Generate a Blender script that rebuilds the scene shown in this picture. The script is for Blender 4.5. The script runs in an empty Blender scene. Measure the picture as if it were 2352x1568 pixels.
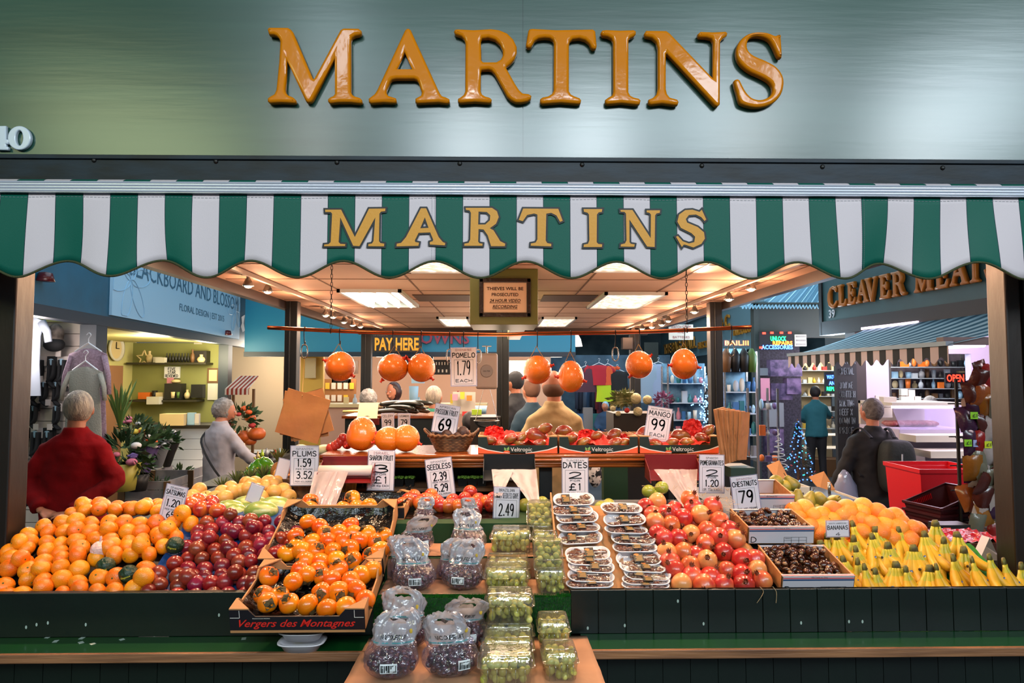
import bpy, bmesh, math, random
from mathutils import Vector, Matrix, noise
R = random.Random(11)
C = bpy.context.scene.collection
F, CX, CY = 1500.0, 1176.0, 784.0
EYE = Vector((0, 0, 1.7))
PITCH, YAW = math.radians(3.0), math.radians(-1.0)
FLOOR = -0.25
cam_rot = Matrix.Rotation(YAW, 3, 'Z') @ Matrix.Rotation(math.radians(90) + PITCH, 3, 'X')
def ray(px, py):
  return cam_rot @ Vector(((px - CX) / F, (CY - py) / F, -1.0))
def P(px, py, Y):
  d = ray(px, py); return EYE + d * (Y / d.y)
def PZ(px, py, Z):
  d = ray(px, py); return EYE + d * ((Z - EYE.z) / d.z)
def PX(px, py, X):
  d = ray(px, py); return EYE + d * (X / d.x)
def PPL(px, py, a, b):
  """point on the vertical plane through plan points a and b"""
  d = ray(px, py); n = Vector((b[1] - a[1], -(b[0] - a[0]), 0))
  return EYE + d * (n.dot(Vector((a[0], a[1], 0)) - Vector((EYE.x, EYE.y, 0))) / n.dot(Vector((d.x, d.y, 0))))
def proj(p):
  c = cam_rot.transposed() @ (Vector(p) - EYE)
  return (CX + F * c.x / -c.z, CY - F * c.y / -c.z)
def inpoly(x, y, poly):
  r = False; j = len(poly) - 1
  for i in range(len(poly)):
    (xi, yi), (xj, yj) = poly[i], poly[j]
    if (yi > y) != (yj > y) and x < (xj - xi) * (y - yi) / (yj - yi) + xi: r = not r
    j = i
  return r
def lin(h):
  h = h.lstrip('#'); o = []
  for i in (0, 2, 4):
    c = int(h[i:i + 2], 16) / 255
    o.append(c / 12.92 if c <= .04045 else ((c + .055) / 1.055) ** 2.4)
  return (*o, 1)
# -- materials
MATS = {}
def mat(name, col, rough=.5, metal=0, bump=0, bscale=40, var=0, vscale=8, col2=None, spec=.5, emit=0, coat=0, hue=0, trans=0, alpha=1, sheen=0, stretch=None, thr=None):
  if name in MATS: return MATS[name]
  m = bpy.data.materials.new(name); m.use_nodes = True
  nt = m.node_tree; N = nt.nodes; L = nt.links
  b = N['Principled BSDF']
  c = lin(col) if isinstance(col, str) else col
  b.inputs['Base Color'].default_value = c
  b.inputs['Roughness'].default_value = rough
  b.inputs['Metallic'].default_value = metal
  b.inputs['Specular IOR Level'].default_value = spec
  b.inputs['Coat Weight'].default_value = coat
  b.inputs['Coat Roughness'].default_value = .08
  b.inputs['Sheen Weight'].default_value = sheen
  if trans: b.inputs['Transmission Weight'].default_value = trans
  if alpha < 1: b.inputs['Alpha'].default_value = alpha
  if emit:
    b.inputs['Emission Color'].default_value = c
    b.inputs['Emission Strength'].default_value = emit
  src = None
  tc = N.new('ShaderNodeTexCoord'); co = tc.outputs['Object']
  if stretch:
    mp = N.new('ShaderNodeMapping'); mp.inputs['Scale'].default_value = stretch
    L.new(co, mp.inputs['Vector']); co = mp.outputs['Vector']
  if col2 is not None:
    n = N.new('ShaderNodeTexNoise'); n.inputs['Scale'].default_value = vscale; n.inputs['Detail'].default_value = 5
    L.new(co, n.inputs['Vector'])
    r = N.new('ShaderNodeValToRGB')
    t0, t1 = thr if thr else (.38, .62)
    r.color_ramp.elements[0].position = t0; r.color_ramp.elements[1].position = t1
    r.color_ramp.elements[0].color = c; r.color_ramp.elements[1].color = lin(col2)
    L.new(n.outputs['Fac'], r.inputs['Fac']); src = r.outputs['Color']
  if var or hue:
    oi = N.new('ShaderNodeObjectInfo'); hs = N.new('ShaderNodeHueSaturation')
    mv = N.new('ShaderNodeMapRange'); mv.inputs['To Min'].default_value = 1 - var; mv.inputs['To Max'].default_value = 1 + var * .5
    L.new(oi.outputs['Random'], mv.inputs['Value']); L.new(mv.outputs['Result'], hs.inputs['Value'])
    if hue:
      w = N.new('ShaderNodeTexWhiteNoise'); w.noise_dimensions = '1D'
      L.new(oi.outputs['Random'], w.inputs['W'])
      mh = N.new('ShaderNodeMapRange'); mh.inputs['To Min'].default_value = .5 - hue; mh.inputs['To Max'].default_value = .5 + hue
      L.new(w.outputs['Value'], mh.inputs['Value']); L.new(mh.outputs['Result'], hs.inputs['Hue'])
    if src: L.new(src, hs.inputs['Color'])
    else: hs.inputs['Color'].default_value = c
    src = hs.outputs['Color']
  if src:
    L.new(src, b.inputs['Base Color'])
    if emit: L.new(src, b.inputs['Emission Color'])
  if bump:
    n2 = N.new('ShaderNodeTexNoise'); n2.inputs['Scale'].default_value = bscale; n2.inputs['Detail'].default_value = 4
    L.new(co, n2.inputs['Vector'])
    bp = N.new('ShaderNodeBump'); bp.inputs['Strength'].default_value = bump; bp.inputs['Distance'].default_value = .01
    L.new(n2.outputs['Fac'], bp.inputs['Height']); L.new(bp.outputs['Normal'], b.inputs['Normal'])
  MATS[name] = m
  return m
def film(name, tint='#ffffff', clear=.7, milk=.3, rough=.12, gloss=.25, bump=.3, bscale=25):
  """thin clear or milky plastic film"""
  if name in MATS: return MATS[name]
  m = bpy.data.materials.new(name); m.use_nodes = True
  nt = m.node_tree; N = nt.nodes; L = nt.links; N.remove(N['Principled BSDF'])
  out = N['Material Output']
  tr = N.new('ShaderNodeBsdfTransparent'); tr.inputs['Color'].default_value = lin(tint)
  df = N.new('ShaderNodeBsdfDiffuse'); df.inputs['Color'].default_value = lin(tint)
  tl = N.new('ShaderNodeBsdfTranslucent'); tl.inputs['Color'].default_value = lin(tint)
  gl = N.new('ShaderNodeBsdfGlossy'); gl.inputs['Roughness'].default_value = rough
  md = N.new('ShaderNodeMixShader'); md.inputs[0].default_value = .4
  L.new(df.outputs[0], md.inputs[1]); L.new(tl.outputs[0], md.inputs[2])
  m1 = N.new('ShaderNodeMixShader'); m1.inputs[0].default_value = milk
  L.new(tr.outputs[0], m1.inputs[1]); L.new(md.outputs[0], m1.inputs[2])
  fr = N.new('ShaderNodeLayerWeight'); fr.inputs['Blend'].default_value = .35
  mm = N.new('ShaderNodeMath'); mm.operation = 'MULTIPLY_ADD'; mm.inputs[1].default_value = gloss * 1.6; mm.inputs[2].default_value = gloss * .35
  L.new(fr.outputs['Facing'], mm.inputs[0])
  m2 = N.new('ShaderNodeMixShader')
  L.new(mm.outputs[0], m2.inputs[0]); L.new(m1.outputs[0], m2.inputs[1]); L.new(gl.outputs[0], m2.inputs[2])
  tc = N.new('ShaderNodeTexCoord'); n = N.new('ShaderNodeTexNoise'); n.inputs['Scale'].default_value = bscale; n.inputs['Detail'].default_value = 3
  bp = N.new('ShaderNodeBump'); bp.inputs['Strength'].default_value = bump; bp.inputs['Distance'].default_value = .02
  L.new(tc.outputs['Object'], n.inputs['Vector']); L.new(n.outputs['Fac'], bp.inputs['Height'])
  for s in (gl, df): L.new(bp.outputs[0], s.inputs['Normal'])
  L.new(m2.outputs[0], out.inputs['Surface'])
  MATS[name] = m
  return m
def stripes(name, cols, period, axis='X', off=0., edge=None, edgew=.03, rough=.6, bump=.15, bscale=300, spec=.3, coord='Object'):
  """two-colour stripe cloth, optional dark line at each colour change"""
  if name in MATS: return MATS[name]
  m = mat(name, cols[0], rough, bump=bump, bscale=bscale, spec=spec); nt = m.node_tree; N = nt.nodes; L = nt.links
  tc = N.new('ShaderNodeTexCoord'); sx = N.new('ShaderNodeSeparateXYZ'); L.new(tc.outputs[coord], sx.inputs[0])
  def M(op, a, b=None, c=None):
    n = N.new('ShaderNodeMath'); n.operation = op
    for i, v in enumerate((a, b, c)):
      if v is None: continue
      if isinstance(v, (int, float)): n.inputs[i].default_value = v
      else: L.new(v, n.inputs[i])
    return n.outputs[0]
  u = M('FRACT', M('MULTIPLY_ADD', sx.outputs[axis], 1 / period, off))
  s = M('GREATER_THAN', u, .5)
  mx = N.new('ShaderNodeMix'); mx.data_type = 'RGBA'
  L.new(s, mx.inputs[0]); mx.inputs[6].default_value = lin(cols[0]); mx.inputs[7].default_value = lin(cols[1])
  res = mx.outputs[2]
  if edge:
    w = M('FRACT', M('MULTIPLY_ADD', sx.outputs[axis], 2 / period, off * 2))
    e = M('LESS_THAN', w, edgew)
    m2 = N.new('ShaderNodeMix'); m2.data_type = 'RGBA'; L.new(e, m2.inputs[0]); L.new(res, m2.inputs[6]); m2.inputs[7].default_value = lin(edge)
    res = m2.outputs[2]
  L.new(res, N['Principled BSDF'].inputs['Base Color'])
  return m
# -- mesh building
class MB:
  def __init__(s): s.v = []; s.f = []; s.m = []; s.mi = 0
  def add(s, vs, fs, mi=None):
    o = len(s.v); s.v += [Vector(x) for x in vs]
    for f in fs: s.f.append([i + o for i in f]); s.m.append(s.mi if mi is None else mi)
    return s
  def box(s, c, d, rot=None, mi=None):
    x, y, z = d[0] / 2, d[1] / 2, d[2] / 2
    vs = [Vector(q) for q in ((-x, -y, -z), (x, -y, -z), (x, y, -z), (-x, y, -z), (-x, -y, z), (x, -y, z), (x, y, z), (-x, y, z))]
    if rot is not None: vs = [rot @ q for q in vs]
    return s.add([q + Vector(c) for q in vs], [(0, 3, 2, 1), (4, 5, 6, 7), (0, 1, 5, 4), (1, 2, 6, 5), (2, 3, 7, 6), (3, 0, 4, 7)], mi)
  def bx(s, a, b, mi=None):
    a, b = Vector(a), Vector(b); return s.box((a + b) / 2, [abs(q) for q in (b - a)], mi=mi)
  def hexa(s, p, mi=None):
    return s.add(p, [(0, 3, 2, 1), (4, 5, 6, 7), (0, 1, 5, 4), (1, 2, 6, 5), (2, 3, 7, 6), (3, 0, 4, 7)], mi)
  def quadslab(s, q, n, t, mi=None):
    n = Vector(n).normalized() * t
    return s.hexa([Vector(x) for x in q] + [Vector(x) + n for x in q], mi)
  def tube(s, pts, rad, n=10, cap=True, mi=None, sq=None, twist=0):
    pts = [Vector(p) for p in pts]
    if not hasattr(rad, '__len__'): rad = [rad] * len(pts)
    rings = []; up = None
    for i, p in enumerate(pts):
      t = (pts[min(i + 1, len(pts) - 1)] - pts[max(i - 1, 0)])
      t = t.normalized() if t.length > 1e-9 else Vector((0, 0, 1))
      if up is None: up = Vector((0, 0, 1)) if abs(t.z) < .9 else Vector((0, 1, 0))
      a = (up - t * up.dot(t)).normalized(); b = t.cross(a); up = a
      r = rad[i]; rx, ry = r if hasattr(r, '__len__') else (r, r)
      rings.append([p + a * (math.cos(2 * math.pi * k / n + twist) * rx) + b * (math.sin(2 * math.pi * k / n + twist) * ry) for k in range(n)])
    return s.rings(rings, cap, mi)
  def rings(s, rings, cap=True, mi=None):
    n = len(rings[0]); vs = [v for r in rings for v in r]; fs = []
    for i in range(len(rings) - 1):
      for k in range(n):
        fs.append((i * n + k, i * n + (k + 1) % n, (i + 1) * n + (k + 1) % n, (i + 1) * n + k))
    if cap: fs.append(tuple(reversed(range(n)))); fs.append(tuple((len(rings) - 1) * n + k for k in range(n)))
    return s.add(vs, fs, mi)
  def lathe(s, prof, c=(0, 0, 0), n=20, M=None, mi=None, cap=False):
    rings = []
    for r, z in prof:
      ring = [Vector((math.cos(2 * math.pi * k / n) * r, math.sin(2 * math.pi * k / n) * r, z)) for k in range(n)]
      rings.append([(M @ q if M else q) + Vector(c) for q in ring])
    return s.rings(rings, cap, mi)
  def ball(s, c, r, nu=14, nv=9, M=None, mi=None, fn=None):
    rr = r if hasattr(r, '__len__') else (r, r, r)
    vs = []; fs = []
    def pt(th, ph):
      q = Vector((math.sin(th) * math.cos(ph), math.sin(th) * math.sin(ph), math.cos(th)))
      if fn: q = q * fn(q)
      q = Vector((q.x * rr[0], q.y * rr[1], q.z * rr[2]))
      return (M @ q if M else q) + Vector(c)
    vs.append(pt(0, 0))
    for i in range(1, nv):
      for k in range(nu): vs.append(pt(math.pi * i / nv, 2 * math.pi * k / nu))
    vs.append(pt(math.pi, 0)); e = len(vs) - 1
    for k in range(nu): fs.append((0, 1 + k, 1 + (k + 1) % nu))
    for i in range(nv - 2):
      for k in range(nu):
        a = 1 + i * nu
        fs.append((a + k, a + nu + k, a + nu + (k + 1) % nu, a + (k + 1) % nu))
    a = 1 + (nv - 2) * nu
    for k in range(nu): fs.append((a + k, e, a + (k + 1) % nu))
    return s.add(vs, fs, mi)
  def grid(s, nu, nv, fn, mi=None, thick=0):
    vs = [fn(i / nu, j / nv) for j in range(nv + 1) for i in range(nu + 1)]
    fs = [(j * (nu + 1) + i, j * (nu + 1) + i + 1, (j + 1) * (nu + 1) + i + 1, (j + 1) * (nu + 1) + i) for j in range(nv) for i in range(nu)]
    return s.add(vs, fs, mi)
  def poly(s, pts, mi=None):
    return s.add(pts, [tuple(range(len(pts)))], mi)
  def prism(s, pts, n, mi=None):
    """closed outline extruded by vector n"""
    n = Vector(n); k = len(pts); vs = [Vector(p) for p in pts] + [Vector(p) + n for p in pts]
    fs = [tuple(range(k)), tuple(reversed(range(k, 2 * k)))] + [((i + 1) % k, i, i + k, (i + 1) % k + k) for i in range(k)]
    return s.add(vs, fs, mi)
  def xf(s, M, start=0):
    for i in range(start, len(s.v)): s.v[i] = M @ s.v[i]
    return s
  def build(s, name, mats, parent=None, loc=None, smooth=False, bevel=0, sub=0, solid=0, rot=None, fix=True):
    me = bpy.data.meshes.new(name)
    off = Vector(loc) if loc is not None else Vector((0, 0, 0))
    me.from_pydata([v - off for v in s.v], [], s.f)
    if not isinstance(mats, (list, tuple)): mats = [mats]
    for m in mats: me.materials.append(m)
    me.polygons.foreach_set('material_index', [min(i, len(mats) - 1) for i in s.m])
    if smooth: me.polygons.foreach_set('use_smooth', [True] * len(me.polygons))
    me.update()
    if fix:
      b = bmesh.new(); b.from_mesh(me); bmesh.ops.recalc_face_normals(b, faces=b.faces); b.to_mesh(me); b.free()
    o = bpy.data.objects.new(name, me); C.objects.link(o)
    o.location = off
    if parent is not None: o.parent = parent
    if solid: md = o.modifiers.new('solid', 'SOLIDIFY'); md.thickness = solid; md.offset = 0
    if bevel: md = o.modifiers.new('bevel', 'BEVEL'); md.width = bevel; md.segments = 2; md.limit_method = 'ANGLE'; md.angle_limit = .6
    if sub: md = o.modifiers.new('sub', 'SUBSURF'); md.levels = sub; md.render_levels = sub
    if smooth == 'auto' or (bevel and not smooth):
      pass
    return o
LABELS = {}
def tag(o, label=None, cat=None, group=None, kind=None):
  if label: o['label'] = label
  if cat: o['category'] = cat
  if group: o['group'] = group
  if kind: o['kind'] = kind
  return o
def empty(name, loc, label=None, cat=None, group=None, rz=0):
  o = bpy.data.objects.new(name, None); C.objects.link(o); o.empty_display_size = .05
  o.location = loc; o.rotation_euler = (0, 0, rz)
  return tag(o, label, cat, group)
KIDS = {}
def dup(root, loc=None, rot=None, scale=None, label=None, group=None):
  def cp(o, par):
    c = o.copy(); C.objects.link(c)
    if par is not None: c.parent = par
    for ch in o.children: cp(ch, c)
    return c
  kids = list(root.children)
  r = root.copy(); C.objects.link(r)
  for ch in kids: cp(ch, r)
  if loc is not None: r.location = loc
  if rot is not None: r.rotation_euler = rot
  if scale is not None: r.scale = (scale,) * 3 if not hasattr(scale, '__len__') else scale
  if label: r['label'] = label
  if group: r['group'] = group
  return r
class Kind:
  """first call places the prototype itself, later calls copies of it"""
  def __init__(s, protos): s.p = protos; s.used = [False] * len(protos)
  def put(s, k, loc, rot=(0, 0, 0), scale=1, label=None, group=None):
    k %= len(s.p); o = s.p[k]
    if not s.used[k]:
      s.used[k] = True
      o.location = loc; o.rotation_euler = rot; o.scale = (scale,) * 3 if not hasattr(scale, '__len__') else scale
      if label: o['label'] = label
      if group: o['group'] = group
      return o
    return dup(o, loc, rot, scale, label, group)
ORD = ['first', 'second', 'third', 'fourth', 'fifth', 'sixth', 'seventh', 'eighth', 'ninth', 'tenth', 'eleventh', 'twelfth', 'thirteenth', 'fourteenth', 'fifteenth', 'sixteenth', 'seventeenth', 'eighteenth', 'nineteenth', 'twentieth', 'twenty-first', 'twenty-second', 'twenty-third', 'twenty-fourth', 'twenty-fifth', 'twenty-sixth']
def structure(name, mb, m, **k): return tag(mb.build(name, m, **k), kind='structure')
def cr(pts, n=4, closed=False):
  """Catmull-Rom through points"""
  out = []; k = len(pts); rng = range(k) if closed else range(k - 1)
  for i in rng:
    g = (lambda j: pts[j % k]) if closed else (lambda j: pts[max(0, min(k - 1, j))])
    a, b, c, d = g(i - 1), g(i), g(i + 1), g(i + 2)
    for q in range(n):
      t = q / n
      out.append(tuple(.5 * (2 * b[e] + (c[e] - a[e]) * t + (2 * a[e] - 5 * b[e] + 4 * c[e] - d[e]) * t * t + (3 * b[e] - a[e] - 3 * c[e] + d[e]) * t ** 3) for e in range(len(b))))
  if not closed: out.append(tuple(pts[-1]))
  return out
# -- lettering
GL = {
'A': '0,0 .48,1 1,0|.2,.36 .82,.36', 'B': '.05,0 .05,1|~.05,1 .6,.98 .85,.78 .6,.55 .05,.53|~.05,.53 .7,.5 .98,.27 .7,.03 .05,0',
'C': '~.95,.82 .62,1 .2,.86 0,.5 .18,.13 .6,0 .98,.16', 'D': '.05,0 .05,1|~.05,1 .55,.97 .97,.62 .9,.25 .5,.02 .05,0',
'E': '.92,1 .06,1 .06,0 .96,0|.06,.52 .82,.52', 'F': '.95,1 .06,1 .06,0|.06,.52 .8,.52',
'G': '~.92,.84 .6,1 .2,.86 0,.5 .18,.12 .6,0 .95,.14|.96,.12 .96,.44 .56,.44', 'H': '.05,0 .05,1|.95,0 .95,1|.05,.5 .95,.5',
'I': '.1,1 .9,1|.5,1 .5,0|.1,0 .9,0', 'J': '.2,1 .95,1|~.65,1 .65,.3 .4,.02 .05,.2', 'K': '.06,0 .06,1|.9,1 .06,.45 .96,0', 'L': '.06,1 .06,0 .95,0',
'M': '0,0 .14,1 .5,.28 .86,1 1,0', 'N': '.05,0 .05,1 .93,0 .93,1', 'O': '~.5,1 .12,.84 0,.48 .16,.1 .52,0 .88,.14 1,.52 .86,.86 .5,1',
'P': '.06,0 .06,1|~.06,1 .65,.98 .95,.75 .65,.48 .06,.45', 'Q': '~.5,1 .12,.84 0,.48 .16,.1 .52,0 .88,.14 1,.52 .86,.86 .5,1|.6,.25 1,-.08',
'R': '.06,0 .06,1|~.06,1 .65,.98 .92,.76 .65,.5 .06,.48|.45,.48 .98,0', 'S': '~.92,.86 .55,1 .14,.86 .12,.64 .5,.52 .88,.36 .9,.14 .5,0 .04,.14',
'T': '0,1 1,1|.5,1 .5,0', 'U': '~.05,1 .05,.35 .2,.05 .55,0 .85,.1 .95,.4 .95,1', 'V': '0,1 .5,0 1,1', 'W': '0,1 .24,0 .5,.75 .76,0 1,1', 'X': '0,0 1,1|0,1 1,0',
'Y': '0,1 .5,.48|1,1 .3,0', 'Z': '.05,1 .95,1 .05,0 .98,0',
'0': '~.5,1 .12,.84 .02,.48 .16,.1 .52,0 .88,.14 .98,.52 .86,.86 .5,1', '1': '.25,.82 .55,1 .55,0', '2': '~.06,.8 .4,1 .85,.9 .9,.65 .5,.3 .02,0|.02,0 1,.02',
'3': '~.08,.9 .5,1 .88,.84 .75,.6 .35,.52|~.35,.52 .85,.45 .95,.2 .5,0 .04,.1', '4': '.7,0 .7,1 .02,.3 1,.3', '5': '.9,1 .2,1 .12,.56|~.12,.56 .5,.64 .92,.45 .85,.12 .45,0 .05,.1',
'6': '~.8,1 .3,.75 .05,.35 .3,.02 .75,.03 .92,.28 .7,.5 .3,.48 .1,.3', '7': '.02,1 .96,1 .35,0', '8': '~.5,.54 .12,.74 .3,.98 .7,.98 .88,.76 .5,.54 .08,.3 .25,.02 .75,.02 .92,.28 .5,.54',
'9': '~.85,.7 .6,.48 .2,.52 .08,.78 .35,1 .75,.95 .88,.7 .8,.3 .55,0', '.': '.45,0 .55,0 .55,.06 .45,.06 .45,0', '£': '~.9,.85 .6,1 .35,.85 .32,.5 .3,.15 .05,0|.02,0 .98,.02|.05,.48 .75,.48',
'p': '.1,-.3 .1,.6|~.1,.55 .5,.65 .85,.4 .6,.02 .1,.08', '-': '.15,.5 .85,.5', '|': '.5,0 .5,1', "'": '.5,1 .45,.75', ',': '.5,.1 .4,-.2',
'm': '.05,0 .05,.6|~.05,.5 .3,.62 .5,.45 .5,0|~.5,.5 .75,.62 .95,.45 .95,0',
}
def strokes(ch):
  out = []
  for s in GL.get(ch, '').split('|'):
    if not s: continue
    sm = s.startswith('~'); pts = [tuple(float(q) for q in p.split(',')) for p in s.lstrip('~').split()]
    out.append(cr(pts, 4) if sm else pts)
  return out
def hand_text(mb, text, x0, x1, z0, z1, w=.1, slant=0, y=0, mi=None, jit=0):
  """hand-drawn capitals between x0..x1 and z0..z1 in the XZ plane facing -Y; w = pen width as a share of the height"""
  n = len(text); wd = [(.45 if c in '.,1|\'' else .55 if c in ' I' else 1.15 if c in 'MW' else 1) for c in text]
  tot = sum(wd) + .28 * (n - 1); sx = (x1 - x0) / tot; h = z1 - z0; x = x0; pw = w * h / 2
  pw = min(pw, (x1 - x0) / n * .16)
  for c, q in zip(text, wd):
    dz = R.uniform(-jit, jit) * h
    for st in strokes(c):
      pp = [Vector((x + (a * q) * sx + slant * b * h, y, z0 + b * h + dz)) for a, b in st]
      for i in range(len(pp) - 1):
        d = pp[i + 1] - pp[i]
        if d.length < 1e-9: continue
        d.normalize(); nn = Vector((-d.z, 0, d.x)) * pw; e = d * pw * .55
        mb.add([pp[i] - nn - e * .3, pp[i] - e - nn * .4, pp[i] - e + nn * .4, pp[i] + nn - e * .3, pp[i + 1] + nn + e * .3, pp[i + 1] + e + nn * .4, pp[i + 1] + e - nn * .4, pp[i + 1] - nn + e * .3], [(0, 1, 2, 3, 4, 5, 6, 7)], mi)
    x += (q + .28) * sx
def mesh_from_curve(cu):
  o = bpy.data.objects.new('tmp', cu); me = bpy.data.meshes.new_from_object(o)
  bpy.data.objects.remove(o); return me
def type_text(mb, text, x0, x1, z0, z1, y=0, ext=0, mi=None, bold=0, fit=True, shear=0):
  """printed type between x0..x1 and z0..z1 in the XZ plane facing -Y"""
  cu = bpy.data.curves.new('t', 'FONT'); cu.body = text; cu.size = 1; cu.extrude = 0; cu.offset = bold; cu.resolution_u = 2; cu.shear = shear
  me = mesh_from_curve(cu); vs = [v.co.copy() for v in me.vertices]; fs = [tuple(p.vertices) for p in me.polygons]
  bpy.data.meshes.remove(me); bpy.data.curves.remove(cu)
  if not vs: return
  a0, a1 = min(v.x for v in vs), max(v.x for v in vs); b0, b1 = min(v.y for v in vs), max(v.y for v in vs)
  sx = (x1 - x0) / (a1 - a0); sz = (z1 - z0) / (b1 - b0)
  vv = [Vector((x0 + (v.x - a0) * sx, y, z0 + (v.y - b0) * sz)) for v in vs]
  mb.add(vv, fs, mi)
  if ext:
    mb.add([v + Vector((0, ext, 0)) for v in vv], [tuple(reversed(f)) for f in fs], mi)
    ec = {}
    for f in fs:
      for i in range(len(f)):
        a, b = f[i], f[(i + 1) % len(f)]; ec[(a, b)] = 1
    side = [(a, b) for (a, b) in ec if (b, a) not in ec]; k = len(vv)
    mb.add(vv + [v + Vector((0, ext, 0)) for v in vv], [(a, b, b + k, a + k) for a, b in side], mi)
def outline_letter(loops, depth=.01, bevel=0, offset=0, res=3):
  cu = bpy.data.curves.new('l', 'CURVE'); cu.dimensions = '2D'; cu.fill_mode = 'BOTH'; cu.extrude = depth; cu.bevel_depth = bevel; cu.bevel_resolution = res; cu.offset = offset
  for lp in loops:
    sp = cu.splines.new('POLY'); sp.points.add(len(lp) - 1); sp.use_cyclic_u = True
    for q, p in zip(sp.points, lp): q.co = (p[0], p[1], 0, 1)
  me = mesh_from_curve(cu); bpy.data.curves.remove(cu)
  return me
# ================================================================ camera
cam = bpy.data.cameras.new('camera'); camo = bpy.data.objects.new('camera', cam); C.objects.link(camo)
cam.sensor_width = 36; cam.lens = 36 * F / 2352; cam.clip_start = .05; cam.clip_end = 200
camo.location = EYE; camo.rotation_euler = (math.radians(90) + PITCH, 0, YAW)
bpy.context.scene.camera = camo
# -- shared materials
m_fascia = mat('fascia_paint', '#1b3f35', .24, bump=.03, bscale=6, stretch=(.5, 1, 6), col2='#22483d', vscale=1.2, spec=.8)
m_strip = mat('strip_paint', '#0a131a', .5, bump=.1, bscale=14, spec=.35, col2='#132431', vscale=5, stretch=(1, 1, 4))
m_letter = mat('letter_gloss', '#d07a00', .1, spec=.35, bump=.14, bscale=13)
m_white_gloss = mat('white_gloss', '#c9d4de', .2, coat=.3)
m_black = mat('black_paint', '#12110f', .45, bump=.1, bscale=30)
m_postbrown = mat('post_paint', '#170e09', .4, bump=.12, bscale=25, col2='#20140c', vscale=4, stretch=(1, 1, .3))
m_darkpost = mat('dark_post', '#080c0c', .45, bump=.1, bscale=20)
m_alu = mat('white_rail', '#c8cddb', .28, metal=.35)
m_rope = mat('edging', '#3e4424', .75, bump=.5, bscale=300)
m_gold = mat('gold_paint', '#d7962c', .55, bump=.08, bscale=120)
m_ink = mat('dark_outline', '#10161c', .55)
m_cloth = stripes('awning_cloth', ('#02594a', '#d4c9ce'), .1815, 'X', .211, edge='#0c1d33', edgew=.022, rough=.55, bump=.12, bscale=500)
m_wood_edge = mat('worn_wood', '#9a6a45', .6, col2='#5e3c26', vscale=14, stretch=(.25, 2, 5), bump=.3, bscale=30, thr=(.3, .75))
m_rail = mat('varnished_wood', '#a0521c', .25, col2='#6e3210', vscale=16, stretch=(.15, 2, 4), coat=.5, bump=.08, bscale=20)
m_greenboard = mat('green_board', '#030e0a', .42, bump=.12, bscale=18, col2='#04150e', vscale=3)
m_ledge = mat('green_ledge', '#04381c', .3, bump=.06, bscale=9, col2='#073f17', vscale=4, coat=.3)
m_flake = mat('old_sticker', '#9fb0a6', .5)
m_paper = mat('brown_paper', '#b98a68', .75, bump=.3, bscale=12, col2='#a87a5a', vscale=4)
m_steel = mat('steel', '#a9a49c', .25, metal=.9)
m_darkiron = mat('dark_iron', '#1b1918', .4, metal=.5)
YF = 2.42
# ================================================================ fascia
xl, xr = -3.2, 3.4
zf0 = P(1176, 362, YF).z
w = MB(); w.bx((xl, YF, zf0), (P(1201, 300, YF).x - .0012, YF + .06, 3.6)); w.bx((P(1201, 300, YF).x + .0012, YF, zf0), (xr, YF + .06, 3.6))
w.bx((xl, YF + .004, zf0), (xr, YF + .05, 3.6))
structure('wall_front', w, m_fascia)
st = MB(); zs0, zs1 = P(1176, 420, YF - .03).z, P(1176, 364, YF - .03).z
st.bx((xl, YF - .03, zs0 - .12), (xr, YF + .02, zs1)); st.bx((xl, YF - .038, zs1 - .012), (xr, YF - .02, zs1 + .004))
strip = structure('trim_1', st, m_strip, bevel=.002)
for px in (216, 496, 774, 1056, 1337, 1612, 1889, 2165):
  b = MB(); c = P(px, 376 + (px - 1100) * .009, YF - .03); b.ball(c, (.009, .007, .009), 12, 8)
  b.build('bolt', m_black, strip, smooth=True)
def letter_px(name, loops, Y, label, depth, bevel, m, out=0, smooth=True, parent=None, back=None):
  L3 = [[P(a, b, Y) for a, b in lp] for lp in loops]
  cx = sum(p.x for p in L3[0]) / len(L3[0]); cz = sum(p.z for p in L3[0]) / len(L3[0])
  me = outline_letter([[(p.x - cx, p.z - cz) for p in lp] for lp in L3], depth, bevel, out)
  for v in me.vertices: x, y, z = v.co; v.co = (x, -z, y)
  me.materials.append(m)
  if smooth: me.polygons.foreach_set('use_smooth', [True] * len(me.polygons))
  o = bpy.data.objects.new(name, me); C.objects.link(o); o.location = (cx, Y, cz)
  if parent is not None: o.parent = parent
  if label: tag(o, label, 'sign letter', 'raised letters of the shop name')
  return o
def zc(pts, s, ox, oy): return [(ox + a / s, oy + b / s) for a, b in pts]
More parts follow.
